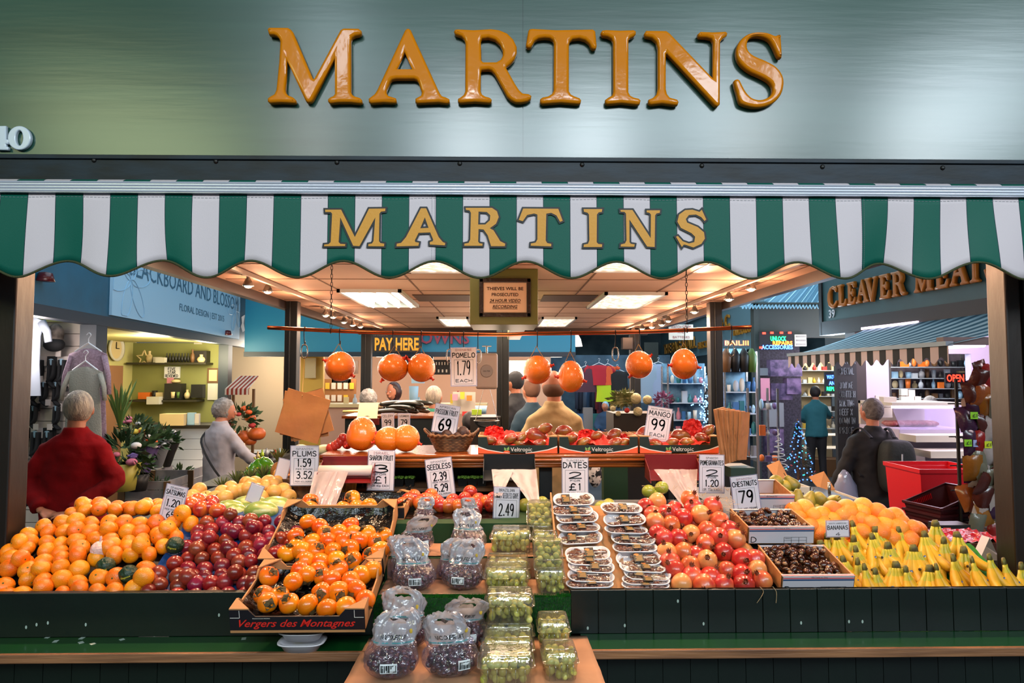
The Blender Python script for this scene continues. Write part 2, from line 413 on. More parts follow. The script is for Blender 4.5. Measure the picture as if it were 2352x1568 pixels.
BIG = [
 ('M', 5.345, 600, 50, [[(92,110),(110,92),(340,95),(375,118),(400,150),(640,715),(655,722),(668,708),(960,165),(985,120),(1020,102),(1200,105),(1232,130),(1232,158),(1210,175),(1160,185),(1120,205),(1103,245),(1105,880),(1125,915),(1160,935),(1215,950),(1240,975),(1240,1000),(1215,1012),(1100,1000),(960,1000),(855,1012),(832,990),(832,965),(860,942),(895,928),(915,900),(914,440),(640,965),(620,990),(590,1000),(565,990),(548,960),(322,470),(300,850),(312,890),(340,920),(400,945),(430,975),(430,998),(405,1008),(260,1000),(120,1008),(95,990),(95,955),(130,930),(175,905),(200,850),(235,500),(248,260),(235,220),(205,190),(170,175),(110,170)]]),
 ('A', 5.345, 600, 50, [[(1770,130),(1790,108),(1815,105),(1838,122),(2190,890),(2220,930),(2270,945),(2308,965),(2310,995),(2285,1012),(2180,1000),(2040,1005),(1925,1012),(1900,995),(1900,960),(1935,940),(1970,920),(1978,880),(1940,760),(1915,725),(1880,712),(1660,712),(1610,720),(1585,745),(1540,850),(1540,890),(1560,925),(1610,940),(1655,955),(1662,985),(1645,1005),(1500,1000),(1360,1012),(1330,995),(1328,960),(1360,935),(1400,905),(1430,860)], [(1765,375),(1662,600),(1862,600)]]),
 ('R', 6.533, 1030, 50, [[(90,170),(105,142),(150,138),(380,150),(640,135),(760,150),(880,200),(970,290),(1020,400),(1020,490),(985,580),(930,640),(865,690),(862,715),(1000,960),(1060,1050),(1110,1095),(1200,1105),(1238,1130),(1230,1170),(1180,1205),(1090,1225),(1010,1225),(940,1190),(880,1130),(800,980),(700,800),(650,745),(600,730),(500,735),(482,760),(480,1060),(500,1110),(550,1140),(620,1160),(645,1185),(640,1215),(610,1230),(400,1215),(180,1230),(150,1210),(150,1175),(190,1150),(235,1115),(258,1060),(262,350),(245,280),(200,235),(110,205)], [(490,600),(482,300),(505,262),(600,255),(700,285),(780,360),(820,450),(820,530),(790,590),(720,630),(520,630)]]),
 ('T', 6.533, 1030, 50, [[(1200,160),(1220,135),(1260,130),(1620,150),(2160,140),(2195,165),(2215,380),(2205,415),(2170,425),(2140,405),(2110,340),(2050,290),(1960,265),(1860,275),(1812,310),(1800,380),(1800,1060),(1830,1110),(1890,1140),(1960,1165),(1982,1195),(1975,1230),(1940,1245),(1680,1225),(1410,1245),(1378,1220),(1378,1180),(1410,1155),(1490,1140),(1550,1105),(1580,1050),(1585,340),(1570,290),(1520,262),(1440,255),(1350,265),(1290,300),(1250,370),(1230,400),(1195,405),(1168,380),(1170,340),(1190,220)]]),
 ('I', 5.227, 1370, 50, [[(50,150),(65,125),(110,118),(280,125),(440,120),(465,135),(462,165),(435,190),(395,205),(375,235),(375,860),(395,900),(440,925),(500,938),(520,960),(510,995),(480,1005),(300,985),(130,1000),(105,985),(105,950),(140,925),(185,900),(200,860),(200,260),(180,215),(130,190),(70,180)]]),
 ('N', 5.227, 1370, 50, [[(570,160),(590,128),(700,128),(830,130),(870,160),(1380,690),(1395,700),(1398,260),(1375,215),(1310,200),(1225,195),(1212,165),(1240,140),(1400,145),(1540,138),(1558,155),(1550,185),(1500,215),(1470,260),(1468,1000),(1440,1025),(1410,1010),(835,388),(822,405),(822,820),(835,880),(870,925),(960,950),(975,975),(965,1005),(930,1010),(780,990),(650,1005),(622,985),(622,950),(670,930),(715,890),(735,820),(735,330),(715,250),(660,205),(585,190)]]),
 ('S', 5.227, 1370, 50, [[(2195,200),(2190,178),(2165,178),(2130,190),(2040,155),(1920,145),(1810,170),(1720,240),(1675,340),(1680,440),(1730,530),(1830,610),(1960,670),(2060,730),(2105,800),(2095,880),(2030,935),(1940,955),(1850,930),(1780,860),(1730,770),(1700,715),(1665,710),(1645,740),(1680,870),(1705,960),(1740,1000),(1860,1035),(1990,1030),(2110,980),(2195,890),(2230,770),(2215,660),(2140,560),(2020,490),(1880,430),(1810,370),(1790,300),(1810,230),(1870,190),(1960,190),(2060,230),(2120,320),(2165,420),(2190,440),(2208,420)]]),
]
LOOPS = {}
for ch, s, ox, oy, loops in BIG:
  lp = [zc(l, s, ox, oy) for l in loops]
  if ch == 'S': lp = [cr(lp[0], 3, True)]
  LOOPS[ch] = lp
  letter_px('sign_letter', lp, YF - .016, 'glossy orange raised letter %s on the green shop fascia' % ch, .006, .011, m_letter, -.0095)
# door number 40
zero = [[(47 + 26 * math.cos(a), 318 - 27 * math.sin(a)) for a in [i * math.pi / 14 for i in range(28)]], [(47 + 9 * math.cos(a), 318 - 18 * math.sin(a)) for a in [i * math.pi / 10 for i in range(20)]]]
letter_px('sign_number', zero, YF - .008, None, .004, .004, m_white_gloss, -.003)['label'] = 'white raised figure 0 on the green fascia at the left edge'
four = [[(4, 291), (16, 291), (16, 322), (22, 322), (22, 331), (16, 331), (16, 338), (21, 339), (21, 345), (-5, 345), (-5, 339), (2, 338), (2, 331), (-32, 331), (-32, 322), (-6, 291)], [(2, 304), (-14, 322), (2, 322)]]
letter_px('sign_number', four, YF - .008, None, .004, .004, m_white_gloss, -.003)['label'] = 'white raised figure 4 cut by the left edge of the fascia'
for o in C.objects:
  if o.name.startswith('sign_number'): o['category'] = 'sign number'; o['group'] = 'raised door number'
# ================================================================ awning
YA = 2.18
zt = P(1176, 447, YA).z; zr = P(1176, 425, YA).z
xa, xb = -2.6, 2.75
x_cr = P(1208, 600, YA).x; pit = .3062
z_cr, z_tr = P(1208, 600, YA).z, P(1208, 638, YA).z
aw = empty('awning', (0, YA + .06, zt), 'green and white striped shop awning with scalloped valance and gold shop name', 'awning')
def scal(x): return (z_cr + z_tr) / 2 + (z_cr - z_tr) / 2 * math.cos(2 * math.pi * (x - x_cr) / pit)
def wav(x, t):
  k = max(0, min(1, (abs(x - .1) - .85) / .35))
  return (.016 * k * math.sin(x * 11 + 1.2 + t * 1.5) + .008 * k * math.sin(x * 23)) * (t ** 1.2) + .002 * math.sin(x * 40) * t * k
va = MB()
def vf(u, t):
  x = xa + (xb - xa) * u; z1 = scal(x)
  k = max(0, min(1, (abs(x - .1) - .8) / .35))
  return Vector((x - .013 * k * (t ** 1.6) * math.sin(x * 8.5 + 2.1), YA + .004 - wav(x, t), zt + (z1 - zt) * t))
va.grid(420, 10, vf)
LO = Vector((0, YA + .06, zt))
va.xf(Matrix.Translation(-LO)); m_cloth_uv = stripes('awning_cloth_fold', ('#02594a', '#d4c9ce'), .1815, 'X', .211, edge='#0c1d33', edgew=.022, rough=.55, bump=.12, bscale=500, coord='UV')
vo = va.build('valance', m_cloth_uv, aw, smooth=True, solid=.0015); uv = vo.data.uv_layers.new()
for l in vo.data.loops: uv.data[l.index].uv = (xa + (xb - xa) * (l.vertex_index % 421) / 420, 0)
tr = MB(); tr.tube([vf(i / 420, 1.0) + Vector((0, -.001, 0)) for i in range(421)], .0042, 6, mi=0); tr.xf(Matrix.Translation(-LO)); tr.build('edging', m_rope, aw, smooth=True)
stc = MB()
for i in range(420):
  a = vf((i + .15) / 420, .055); b = vf((i + .85) / 420, .055); stc.box((a + b) / 2 + Vector((0, -.0012, 0)), (abs(b.x - a.x), .0008, .0012))
for px in (992, 998, 1980, 1986):
  x = P(px, 500, YA).x
  for j in range(40):
    t = j / 40; a = vf((x - xa) / (xb - xa), t + .01); stc.box(a + Vector((0, -.0012, 0)), (.0009, .0008, .004))
stc.xf(Matrix.Translation(-LO)); stc.build('stitching', mat('stitch', '#7e8488', .8), aw)
rl = MB(); h = zr - zt
rl.bx((xa, YA - .012, zt - .002), (xb, YA + .05, zr));
for k in range(4): rl.tube([(xa, YA - .012, zt + .003 + k * h / 3.4), (xb, YA - .012, zt + .003 + k * h / 3.4)], h * .11, 8)
rl.xf(Matrix.Translation(-LO)); rl.build('front_rail', m_alu, aw)
ro = MB(); zr2 = P(1176, 416, YA + .09).z
ro.tube([(xa, YA + .1, zr2 - .036), (xb, YA + .1, zr2 - .036)], .036, 24)
ro.grid(2, 2, lambda u, v: Vector((xa + (xb - xa) * u, YA + .02 + .08 * v, zr + .001 + (zr2 - zr) * v)))
ro.xf(Matrix.Translation(-LO)); ro.build('rolled_cloth', m_cloth, aw, smooth=True)
AW = [
 (5.227, 730, 460, [[(88,112),(280,112),(445,440),(615,100),(812,98),(808,130),(760,135),(740,160),(735,490),(750,512),(798,520),(795,552),(605,550),(608,525),(650,518),(668,490),(690,205),(500,550),(425,545),(270,205),(250,500),(270,522),(330,525),(328,548),(75,550),(78,530),(130,525),(155,500),(172,160),(155,140),(90,140)]]),
 (5.227, 730, 460, [[(1238,95),(1300,95),(1450,440),(1500,500),(1530,512),(1525,540),(1345,530),(1345,500),(1380,490),(1385,470),(1350,385),(1210,390),(1165,480),(1170,500),(1215,508),(1208,545),(945,552),(948,520),(1000,510),(1060,440)], [(1285,205),(1330,330),(1230,335)]]),
 (5.227, 730, 460, [[(1775,90),(2090,90),(2150,130),(2172,200),(2140,280),(2065,335),(2110,360),(2190,490),(2250,520),(2245,550),(2080,550),(2040,420),(1990,350),(1930,345),(1925,495),(1940,515),(1978,520),(1975,545),(1758,545),(1760,520),(1810,510),(1830,470),(1838,150),(1820,120),(1778,115)], [(1930,135),(1925,290),(2010,290),(2065,240),(2070,180),(2030,140)]]),
 (4.9, 1170, 460, [[(155,92),(550,95),(600,230),(570,242),(530,170),(470,140),(415,150),(408,450),(425,480),(472,490),(470,518),(240,510),(242,485),(295,475),(315,440),(315,160),(280,148),(200,165),(150,235),(105,220)]]),
 (4.9, 1170, 460, [[(835,98),(1045,98),(1040,130),(1005,135),(985,160),(982,470),(1000,490),(1045,495),(1040,525),(835,525),(838,498),(885,488),(900,450),(895,160),(880,140),(838,128)]]),
 (4.9, 1170, 460, [[(1250,108),(1385,108),(1590,425),(1592,160),(1575,140),(1545,135),(1545,112),(1695,112),(1692,140),(1655,148),(1640,170),(1635,525),(1550,520),(1350,215),(1352,470),(1365,488),(1410,495),(1405,522),(1252,520),(1255,495),(1300,485),(1318,450),(1312,150),(1295,130),(1252,128)]]),
 (4.9, 1170, 460, [[(2165,105),(2215,215),(2195,232),(2160,190),(2100,160),(2020,165),(1985,210),(2000,250),(2120,300),(2190,360),(2200,430),(2160,490),(2070,530),(1980,500),(1962,498),(1940,525),(1875,410),(1895,400),(1950,460),(2020,485),(2080,470),(2090,410),(2050,370),(1930,310),(1890,240),(1910,160),(1980,110),(2060,105),(2140,130)]]),
]
lt = MB()
for s, ox, oy, loops in AW:
  lp = [zc(l, s, ox, oy) for l in loops]
  for mi, yy, off in ((1, YA - .0015, .0058), (0, YA - .003, 0)):
    L3 = [[(P(a, b, yy).x, P(a, b, yy).z) for a, b in l] for l in lp]
    me = outline_letter(L3, .0004, 0, off)
    lt.add([Vector((v.co.x, yy - v.co.z, v.co.y)) for v in me.vertices], [tuple(p.vertices) for p in me.polygons], mi)
    bpy.data.meshes.remove(me)
lt.xf(Matrix.Translation(-LO)); lt.build('lettering', [m_gold, m_ink], aw)
# ================================================================ posts and ceiling of the kiosk
XL = P(33, 1000, 2.5).x; XR = P(2313, 1000, 2.5).x
pl = MB(); pl.bx((XL - .075, 2.48, FLOOR), (XL, 2.58, 2.5)); tag(pl.build('stall_post', m_postbrown, bevel=.006), 'brown front post of the fruit stall at the left edge', 'post', 'posts of the fruit stall')
pl = MB(); pl.bx((XR, 2.48, FLOOR), (XR + .06, 2.58, 2.5)); tag(pl.build('stall_post', m_postbrown, bevel=.006), 'brown front post of the fruit stall at the right edge', 'post', 'posts of the fruit stall')
pl = MB(); pl.bx((XL - .6, 2.47, FLOOR), (XL - .077, 2.56, 2.5)); structure('wall_left', pl, m_darkpost)
pl = MB(); pl.bx((XR + .062, 2.47, FLOOR), (XR + .7, 2.56, 2.5)); structure('wall_right', pl, m_darkpost)
ZC = 2.36; YB = 9.05
XLi, XRi = -1.87, 1.95
m_ceil = mat('ceiling_tile', '#d8b498', .7, col2='#d0aa8e', vscale=2)
m_seam = mat('ceiling_seam', '#7a5a42', .6)
ce = MB(); ce.bx((XLi - .1, 2.5, ZC), (XRi + .1, YB + .1, ZC + .08), 0)
for k in range(1, 7): ce.bx((XLi + k * .62 - .006, 2.5, ZC - .003), (XLi + k * .62 + .006, YB, ZC + .01), 1) if k < 7 else None
for k in range(11): ce.bx((XLi, 2.65 + k * .6 - .005, ZC - .003), (XRi, 2.65 + k * .6 + .005, ZC + .01), 1)
structure('ceiling', ce, [m_ceil, m_seam])
be = MB()
for x in (XLi - .09, XRi + .03): be.bx((x, 2.5, ZC - .07), (x + .06, YB, ZC + .06))
be.bx((XLi - .1, YB, ZC - .09), (XRi + .1, YB + .08, ZC + .06)); be.bx((XLi - .3, 2.5, ZC - .02), (XRi + .3, 2.6, 3.0))
structure('beam', be, mat('brown_beam', '#2b1a10', .5))
for (px, Y, x, lab) in ((666, 5.8, XLi, 'dark stall post behind the hanging brown paper bags'), (1647, 5.8, XRi - .05, 'dark stall post behind the standing brown paper bags'), (840, 9.0, XLi, 'dark rear post of the stall behind the left hanging pomelos'), (1460, 9.0, XRi - .1, 'dark rear post of the stall behind the right hanging pomelo'), (1155, 5.8, 0, 'dark central stall post under the green sign box')):
  c = P(px, 860, Y); b = MB(); hw = .055 if Y < 7 else .07
  b.bx((c.x - hw, Y, FLOOR), (c.x + hw, Y + .1, ZC)); b.bx((c.x - hw * .3, Y - .012, FLOOR), (c.x - hw * .05, Y, ZC)); tag(b.build('stall_post', m_darkpost, bevel=.004), lab, 'post', 'posts of the fruit stall')
# ceiling lights
m_tube = mat('tube_light', '#fff3e6', .5, emit=7); m_tray = mat('light_tray', '#e6e2dc', .3, metal=.4); m_fr = mat('light_frame', '#d8dcd6', .4)
m_prism = mat('prism_panel', '#fff0e2', .4, emit=1.5, col2='#c9a890', vscale=26, thr=(.4, .55))
def panel(a, b, tubes, label):
  e = empty('ceiling_light', ((a[0] + b[0]) / 2, (a[1] + b[1]) / 2, ZC), label, 'ceiling light', 'fluorescent ceiling lights of the stall')
  c = Vector(e.location); x0, y0, x1, y1 = a[0] - c.x, a[1] - c.y, b[0] - c.x, b[1] - c.y
  f = MB(); t = .025
  f.bx((x0, y0, -.025), (x1, y0 + t, .0)); f.bx((x0, y1 - t, -.025), (x1, y1, 0)); f.bx((x0, y0, -.025), (x0 + t, y1, 0)); f.bx((x1 - t, y0, -.025), (x1, y1, 0)); f.build('frame', m_fr, e)
  if tubes:
    g = MB(); g.bx((x0 + t, y0 + t, -.004), (x1 - t, y1 - t, -.0005)); g.build('reflector', mat('reflector', '#9fbdb6', .15, metal=.8), e)
    for k in range(4):
      g = MB(); xx = x0 + (k + .6) * (x1 - x0) / 4.2; g.tube([(xx, y0 + .05, -.02), (xx, y1 - .05, -.02)], .013, 10); g.build('tube', m_tube, e, smooth=True)
  else:
    g = MB(); g.bx((x0 + t, y0 + t, -.016), (x1 - t, y1 - t, -.002)); g.build('diffuser', m_prism, e)
panel((-1.25, 4.97), (-.76, 6.1), True, 'open fluorescent ceiling light with four bright tubes on the left')
panel((.82, 5.1), (1.32, 6.2), False, 'large frosted ceiling light on the right under the awning')
panel((-.72, 7.3), (-.36, 8.5), False, 'small far ceiling light left of the green sign box')
panel((.46, 7.3), (.86, 8.5), False, 'small far ceiling light right of the green sign box')
panel((-.58, 2.95), (-.1, 4.05), False, 'near ceiling light glimpsed under the scallop left of centre')
panel((.55, 2.95), (1.0, 4.0), False, 'near ceiling light glimpsed under the scallop right of centre')
# dark recessed panel
b = MB(); b.bx((-.72, 5.3, ZC - .006), (-.1, 5.75, ZC - .001)); b.bx((.35, 5.3, ZC - .006), (.8, 5.75, ZC - .001)); structure('trim_2', b, mat('vent_dark', '#5b4535', .6))
# spot lamps
m_bulb = mat('bulb', '#ffd9a8', .4, emit=30); m_lampw = mat('lamp_white', '#d9c6b4', .4)
def spot(px, py, X, on, label, d=0):
  p = PX(px, py, X); e = empty('spot_lamp', p, label, 'spot lamp', 'spot lamps on the ceiling track')
  b = MB(); b.lathe([(.0, .085), (.045, .085), (.045, .05), (.012, .048), (.012, .035)], n=16); b.bx((-.05, -.04, .06), (.05, .04, .09)); b.build('bracket', m_lampw, e, smooth=False)
  b = MB(); b.lathe([(.012, .035), (.02, .02), (.034, -.01), (.036, -.02), (.03, -.02), (.0, -.012)], n=16); b.build('lamp_head', m_steel, e, smooth=True)
  b = MB(); b.ball((0, 0, -.018), (.026, .026, .016), 12, 8); b.build('bulb', m_bulb if on else mat('bulb_dim', '#ffe2c0', .4, emit=5), e, smooth=True)
for i, (px, py) in enumerate(((570, 650), (615, 664), (748, 720), (765, 724), (790, 736), (810, 743), (828, 747))):
  spot(px, py, -1.66, False, 'small white spot lamp, %s from the front on the left ceiling track' % ORD[i])
for i, (px, py) in enumerate(((1725, 658), (1674, 682), (1595, 712), (1535, 733), (1520, 742), (1497, 748), (1475, 752), (1455, 757))):
  spot(px, py, 1.75, True, 'glowing spot lamp, %s from the front on the right ceiling track' % ORD[i])
for X in (-1.6, 1.7):
  b = MB(); b.bx((X - .012, 2.7, ZC - .03), (X + .012, 8.8, ZC - .005)); tag(b.build('lamp_track', m_lampw), 'white lamp track along the %s side of the stall ceiling' % ('left' if X < 0 else 'right'), 'lamp track')
# ================================================================ green sign box
YS = 4.0
a = P(1079, 745, YS); bq = P(1236, 745, YS)
sb = empty('sign_box', ((a.x + bq.x) / 2, YS, a.z), 'olive green box hanging from the ceiling above the thieves notice', 'sign box')
g = MB(); hw = (bq.x - a.x) / 2; g.bx((-hw, 0, 0), (hw, .5, ZC - a.z - .001)); g.bx((-hw + .25, .5, -.0), (hw - .06, 1.7, ZC - a.z - .001)); g.build('box_body', mat('olive_paint', '#6c7234', .4, bump=.1, bscale=20), sb, bevel=.004)
x0, x1 = P(1101, 700, YS).x, P(1219, 700, YS).x; z0, z1 = P(1160, 728, YS).z, P(1160, 640, YS).z
nt_ = empty('notice', ((x0 + x1) / 2, YS - .012, z0), 'framed paper notice warning thieves, hung on the olive sign box', 'notice')
hx = (x1 - x0) / 2; hz = z1 - z0; fw = .026
g = MB(); g.bx((-hx, -.012, 0), (hx, .01, fw)); g.bx((-hx, -.012, hz - fw), (hx, .01, hz)); g.bx((-hx, -.012, 0), (-hx + fw, .01, hz)); g.bx((hx - fw, -.012, 0), (hx, .01, hz)); g.build('frame', mat('frame_dark', '#2a1c0c', .3, bump=.4, bscale=60), nt_, bevel=.004)
g = MB(); g.bx((-hx + fw, -.002, fw), (hx - fw, .004, hz - fw)); g.build('paper', mat('cream_paper', '#e8c9a0', .7), nt_)
g = MB(); W = hx - fw; H = hz - 2 * fw
for i, (t, wd) in enumerate((('THIEVES WILL BE', .85), ('PROSECUTED', .62), ('24 HOUR VIDEO', .72), ('RECORDING', .58))):
  zc_ = fw + H * (.8 - .2 * i); type_text(g, t, -W * wd, W * wd, zc_ - H * .055, zc_ + H * .055, y=-.0035, bold=.02, shear=.25 if i > 1 else 0)
  if i > 1: g.bx((-W * wd, -.0035, zc_ - H * .085), (W * wd, -.003, zc_ - H * .07))
g.build('lettering', mat('brown_ink', '#3c1d10', .7), nt_)
# ================================================================ counter
xc0, xc1 = -2.05, 2.2
zb = P(1176, 1356, 2.224).z
gx0, gx1 = -.42, .235          # gap filled by the stepped grape stand
def planks(mb, x0, x1, y, z0, z1, step=.0925):
  x = x0
  while x < x1 - .005:
    x2 = min(x + step, x1); mb.bx((x + .001, y, z0), (x2 - .001, y + .02, z1)); x = x2
  mb.bx((x0, y + .006, z0), (x1, y + .019, z1))
cb = MB(); cb.bx((xc0, 2.224, .84), (gx0, 2.25, zb)); tag(cb.build('counter_board', m_greenboard, bevel=.002), 'dark green front board of the counter below the satsumas', 'counter board', 'front boards of the counter')
cb = MB(); planks(cb, gx1 - .0, xc1, 2.224, .84, zb); tag(cb.build('counter_board', m_greenboard, bevel=.0015), 'dark green planked front board below the dates and bananas', 'counter board', 'front boards of the counter')
for (x0, x1, lab) in ((xc0, P(838, 1480, 2.087).x, 'left'), (P(1345, 1480, 2.087).x, xc1, 'right')):
  e = empty('counter_ledge', ((x0 + x1) / 2, 2.15, .82), 'narrow green ledge with worn wooden edge on the %s of the counter' % lab, 'ledge', 'ledges under the counter board')
  hw = (x1 - x0) / 2; b = MB(); b.bx((-hw, -.05, 0), (hw, .073, .02)); b.build('ledge_board', m_ledge, e)
  b = MB(); b.bx((-hw, -.065, -.006), (hw, -.05, .0215)); b.build('wooden_edge', m_wood_edge, e, bevel=.003)
cb = MB(); planks(cb, xc0, xc1, 2.215, FLOOR, .815); tag(cb.build('lower_counter', m_greenboard), 'dark planked panel under the counter ledge', 'counter panel')
# old stickers on the board
sk = MB()
for (px, py) in ((75, 1458), (112, 1462), (128, 1472), (188, 1465), (186, 1475), (213, 1478), (280, 1468), (362, 1459), (415, 1457), (560, 1466)):
  p = PZ(px, py, .8408); sk.box(p, (.014 + R.random() * .008, .014, .0006), Matrix.Rotation(R.random() * 3, 3, 'Z'))
for (px, py) in ((503, 1412), (535, 1433), (197, 1434), (84, 1434), (60, 1440), (110, 1430), (1557, 1380), (1616, 1432), (1950, 1427), (1981, 1427), (1435, 1436), (1350, 1442), (1840, 1430)):
  p = P(px, py, 2.2235); sk.add([p + Vector((math.cos(a) * .0035, -.0002, math.sin(a) * .006)) for a in [i * .785 for i in range(8)]], [tuple(range(8))])
tag(sk.build('sticker_scraps', m_flake), 'pale scraps of old stickers stuck on the green counter', 'sticker scraps', kind='stuff')
# -- display surface
def zs(Y): return .945 + .5 * (min(Y, 2.66) - 2.27)
m_liner = mat('display_black', '#0c0b0b', .5)
dbd = MB()
for (x0, x1) in ((-1.8, gx0), (gx1, 1.2), (1.2, 1.92)):
  dz_ = -.15 if x0 > 1 else -.035
  q = [(x0, 2.25, zs(2.25) + dz_), (x1, 2.25, zs(2.25) + dz_), (x1, 2.66, zs(2.66) + dz_), (x0, 2.66, zs(2.66) + dz_)]
  dbd.quadslab(q, (0, 0, 1), .012); dbd.bx((x0 if x0 > 0 else -1.5, 2.66, zs(2.66) + dz_), (x1, 3.5 if x0 < 0 else 3.1, zs(2.66) + dz_ + .012))
  dbd.bx((x0 if x0 > 0 else -1.5, 3.05, FLOOR), (x1, 3.07, zs(2.66) + dz_))
for x in (-1.79, 1.89): dbd.bx((x, 2.3, FLOOR), (x + .02, 3.3, .94))
dbd.bx((gx0, 2.9, FLOOR), (gx1, 2.92, 1.1))
tag(dbd.build('display_bench', m_liner), 'dark sloping bench that carries the piled fruit', 'bench')
# -- fruit prototypes
def fbuild(name, mb, m, **k): return mb.build(name, m, smooth=True, fix=False, **k)
m_sats = mat('satsuma_skin', '#ec7606', .33, bump=.25, bscale=260, col2='#f08a12', vscale=14, var=.1, hue=.012, coat=.15)
m_orange = mat('orange_skin', '#ea7c0c', .36, bump=.35, bscale=300, col2='#f09226', vscale=10, var=.1, hue=.01, coat=.1)
m_stemg = mat('stem_scar', '#4e5a1c', .7)
m_plum = mat('plum_skin', '#7a1018', .28, col2='#a0362e', vscale=14, var=.45, hue=.02, bump=.04, bscale=150, coat=.15, thr=(.45, .8))
m_persi = mat('persimmon_skin', '#ee6407', .25, col2='#f38d12', vscale=9, var=.12, hue=.012, coat=.3)
m_calyx = mat('dried_calyx', '#5c4a24', .8, col2='#3a2c14', vscale=60)
m_pom = mat('pomegranate_skin', '#c4302a', .3, col2='#e58e46', vscale=11, var=.2, hue=.015, coat=.3, bump=.08, bscale=60, thr=(.35, .7))
m_pomred = mat('pomegranate_red', '#b3201f', .28, col2='#dd5a3a', vscale=8, var=.3, coat=.3, thr=(.4, .8))
m_pomy = mat('pomegranate_gold', '#dd9050', .34, col2='#cf4632', vscale=8, var=.15, coat=.2, thr=(.45, .75))
def dimple(d=.18, w=.5, bot=.1):
  def fn(q):
    k = 1 - d * math.exp(-((1 - q.z) / .12) ** 1 * w * 2) - bot * math.exp(-((1 + q.z) / .1)); return k
  return fn
def mk_sats(i):
  r = .0315; a = .05 * i
  m = MB(); m.ball((0, 0, 0), (r * (1 + a * .4), r, r * .86), 20, 12, fn=lambda q: (1 - .10 * math.exp(-(1 - q.z) / .05) - .06 * math.exp(-(1 + q.z) / .08)) * (1 + .02 * noise.noise(q * 2 + Vector((i, 0, 0)))))
  o = fbuild('satsuma', m, m_sats)
  s = MB(); s.ball((0, 0, r * .78), (.0032, .0032, .0016), 7, 4); fbuild('stem_scar', s, m_stemg, parent=o); return o
def mk_orange():
  r = .041; m = MB(); m.ball((0, 0, 0), (r, r, r * .95), 22, 14, fn=lambda q: 1 - .04 * math.exp(-(1 - q.z) / .03)); o = fbuild('orange', m, m_orange)
  s = MB(); s.ball((0, 0, r * .915), (.003, .003, .002), 7, 4); fbuild('stem_scar', s, m_stemg, parent=o); return o
def mk_plum(i):
  r = .0285
  def fn(q):
    cl = .06 * math.exp(-(q.y / .12) ** 2) * (1 if q.x > 0 else 0) * max(0, 1 - abs(q.z) * .5)
    return 1 - .13 * math.exp(-(1 - q.z) / .04) - cl
  m = MB(); m.ball((0, 0, 0), (r, r * .97, r * (.95 + .05 * i)), 20, 12, fn=fn); return fbuild('plum', m, m_plum)
def mk_persi(i):
  r = .0325
  def fn(q):
    a = math.atan2(q.y, q.x); return (1 + .03 * math.cos(4 * a) * (1 - q.z * q.z)) * (1 - .12 * math.exp(-(1 - q.z) / .06))
  m = MB(); m.ball((0, 0, 0), (r, r, r * (.86 + .1 * i)), 22, 13, fn=fn); o = fbuild('persimmon', m, m_persi)
  c = MB()
  for k in range(4):
    a = k * math.pi / 2 + .3; u = Vector((math.cos(a), math.sin(a), 0)); v = Vector((-u.y, u.x, 0)); z = r * (.86 + .1 * i)
    c.grid(3, 4, lambda s, t: u * (.002 + .019 * t) + v * ((s - .5) * .020 * math.sin(min(1, t * .8 + .25) * math.pi) ) + Vector((0, 0, z * .87 + .0035 + .004 * math.sin(t * 5 + k) + .003 * abs(s - .5) - .002 * t)))
  c.ball((0, 0, z * .87 + .004), (.004, .004, .004), 8, 5)
  c.build('calyx', m_calyx, o, smooth=True, fix=False); return o
def mk_pom(i, m_):
  r = .037
  def fn(q):
    a = math.atan2(q.y, q.x); return (1 + .025 * math.cos(6 * a + i) * (1 - q.z * q.z) + .03 * noise.noise(q * 1.5 + Vector((i * 3, 0, 0)))) * (1 + .07 * math.exp(-(1 - q.z) / .04))
  m = MB(); m.ball((0, 0, 0), (r, r, r * .94), 24, 14, fn=fn); o = fbuild('pomegranate', m, m_)
  c = MB(); z = r * .97; n = 12; r0 = .0065
  rings = [[Vector((math.cos(2 * math.pi * k / n) * r0 * s, math.sin(2 * math.pi * k / n) * r0 * s, z + h * (1 if k % 2 else .35))) for k in range(n)] for s, h in ((1.5, -.003), (.95, .005), (1.25, .015))]
  c.rings(rings, cap=False); c.ball((0, 0, z + .001), (.005, .005, .003), 8, 5); c.build('crown', mat('pom_crown', '#7c3a1e', .7), o, fix=False); return o
m_wrapg = mat('wrap_green', '#10301a', .45, bump=.8, bscale=45); m_wrapw = mat('wrap_white', '#e2b9b0', .5, bump=.8, bscale=50); m_wraptxt = mat('wrap_text', '#c7c22e', .6)
K_s = Kind([mk_sats(i) for i in range(3)]); K_o = Kind([mk_orange()]); K_p = Kind([mk_plum(i) for i in range(2)])
K_k = Kind([mk_persi(i) for i in range(2)]); K_m = Kind([mk_pom(0, m_pom), mk_pom(1, m_pomred), mk_pom(2, m_pomy)])
def rr(a=math.pi): return (R.uniform(-a, a), R.uniform(-a, a), R.uniform(-math.pi, math.pi))
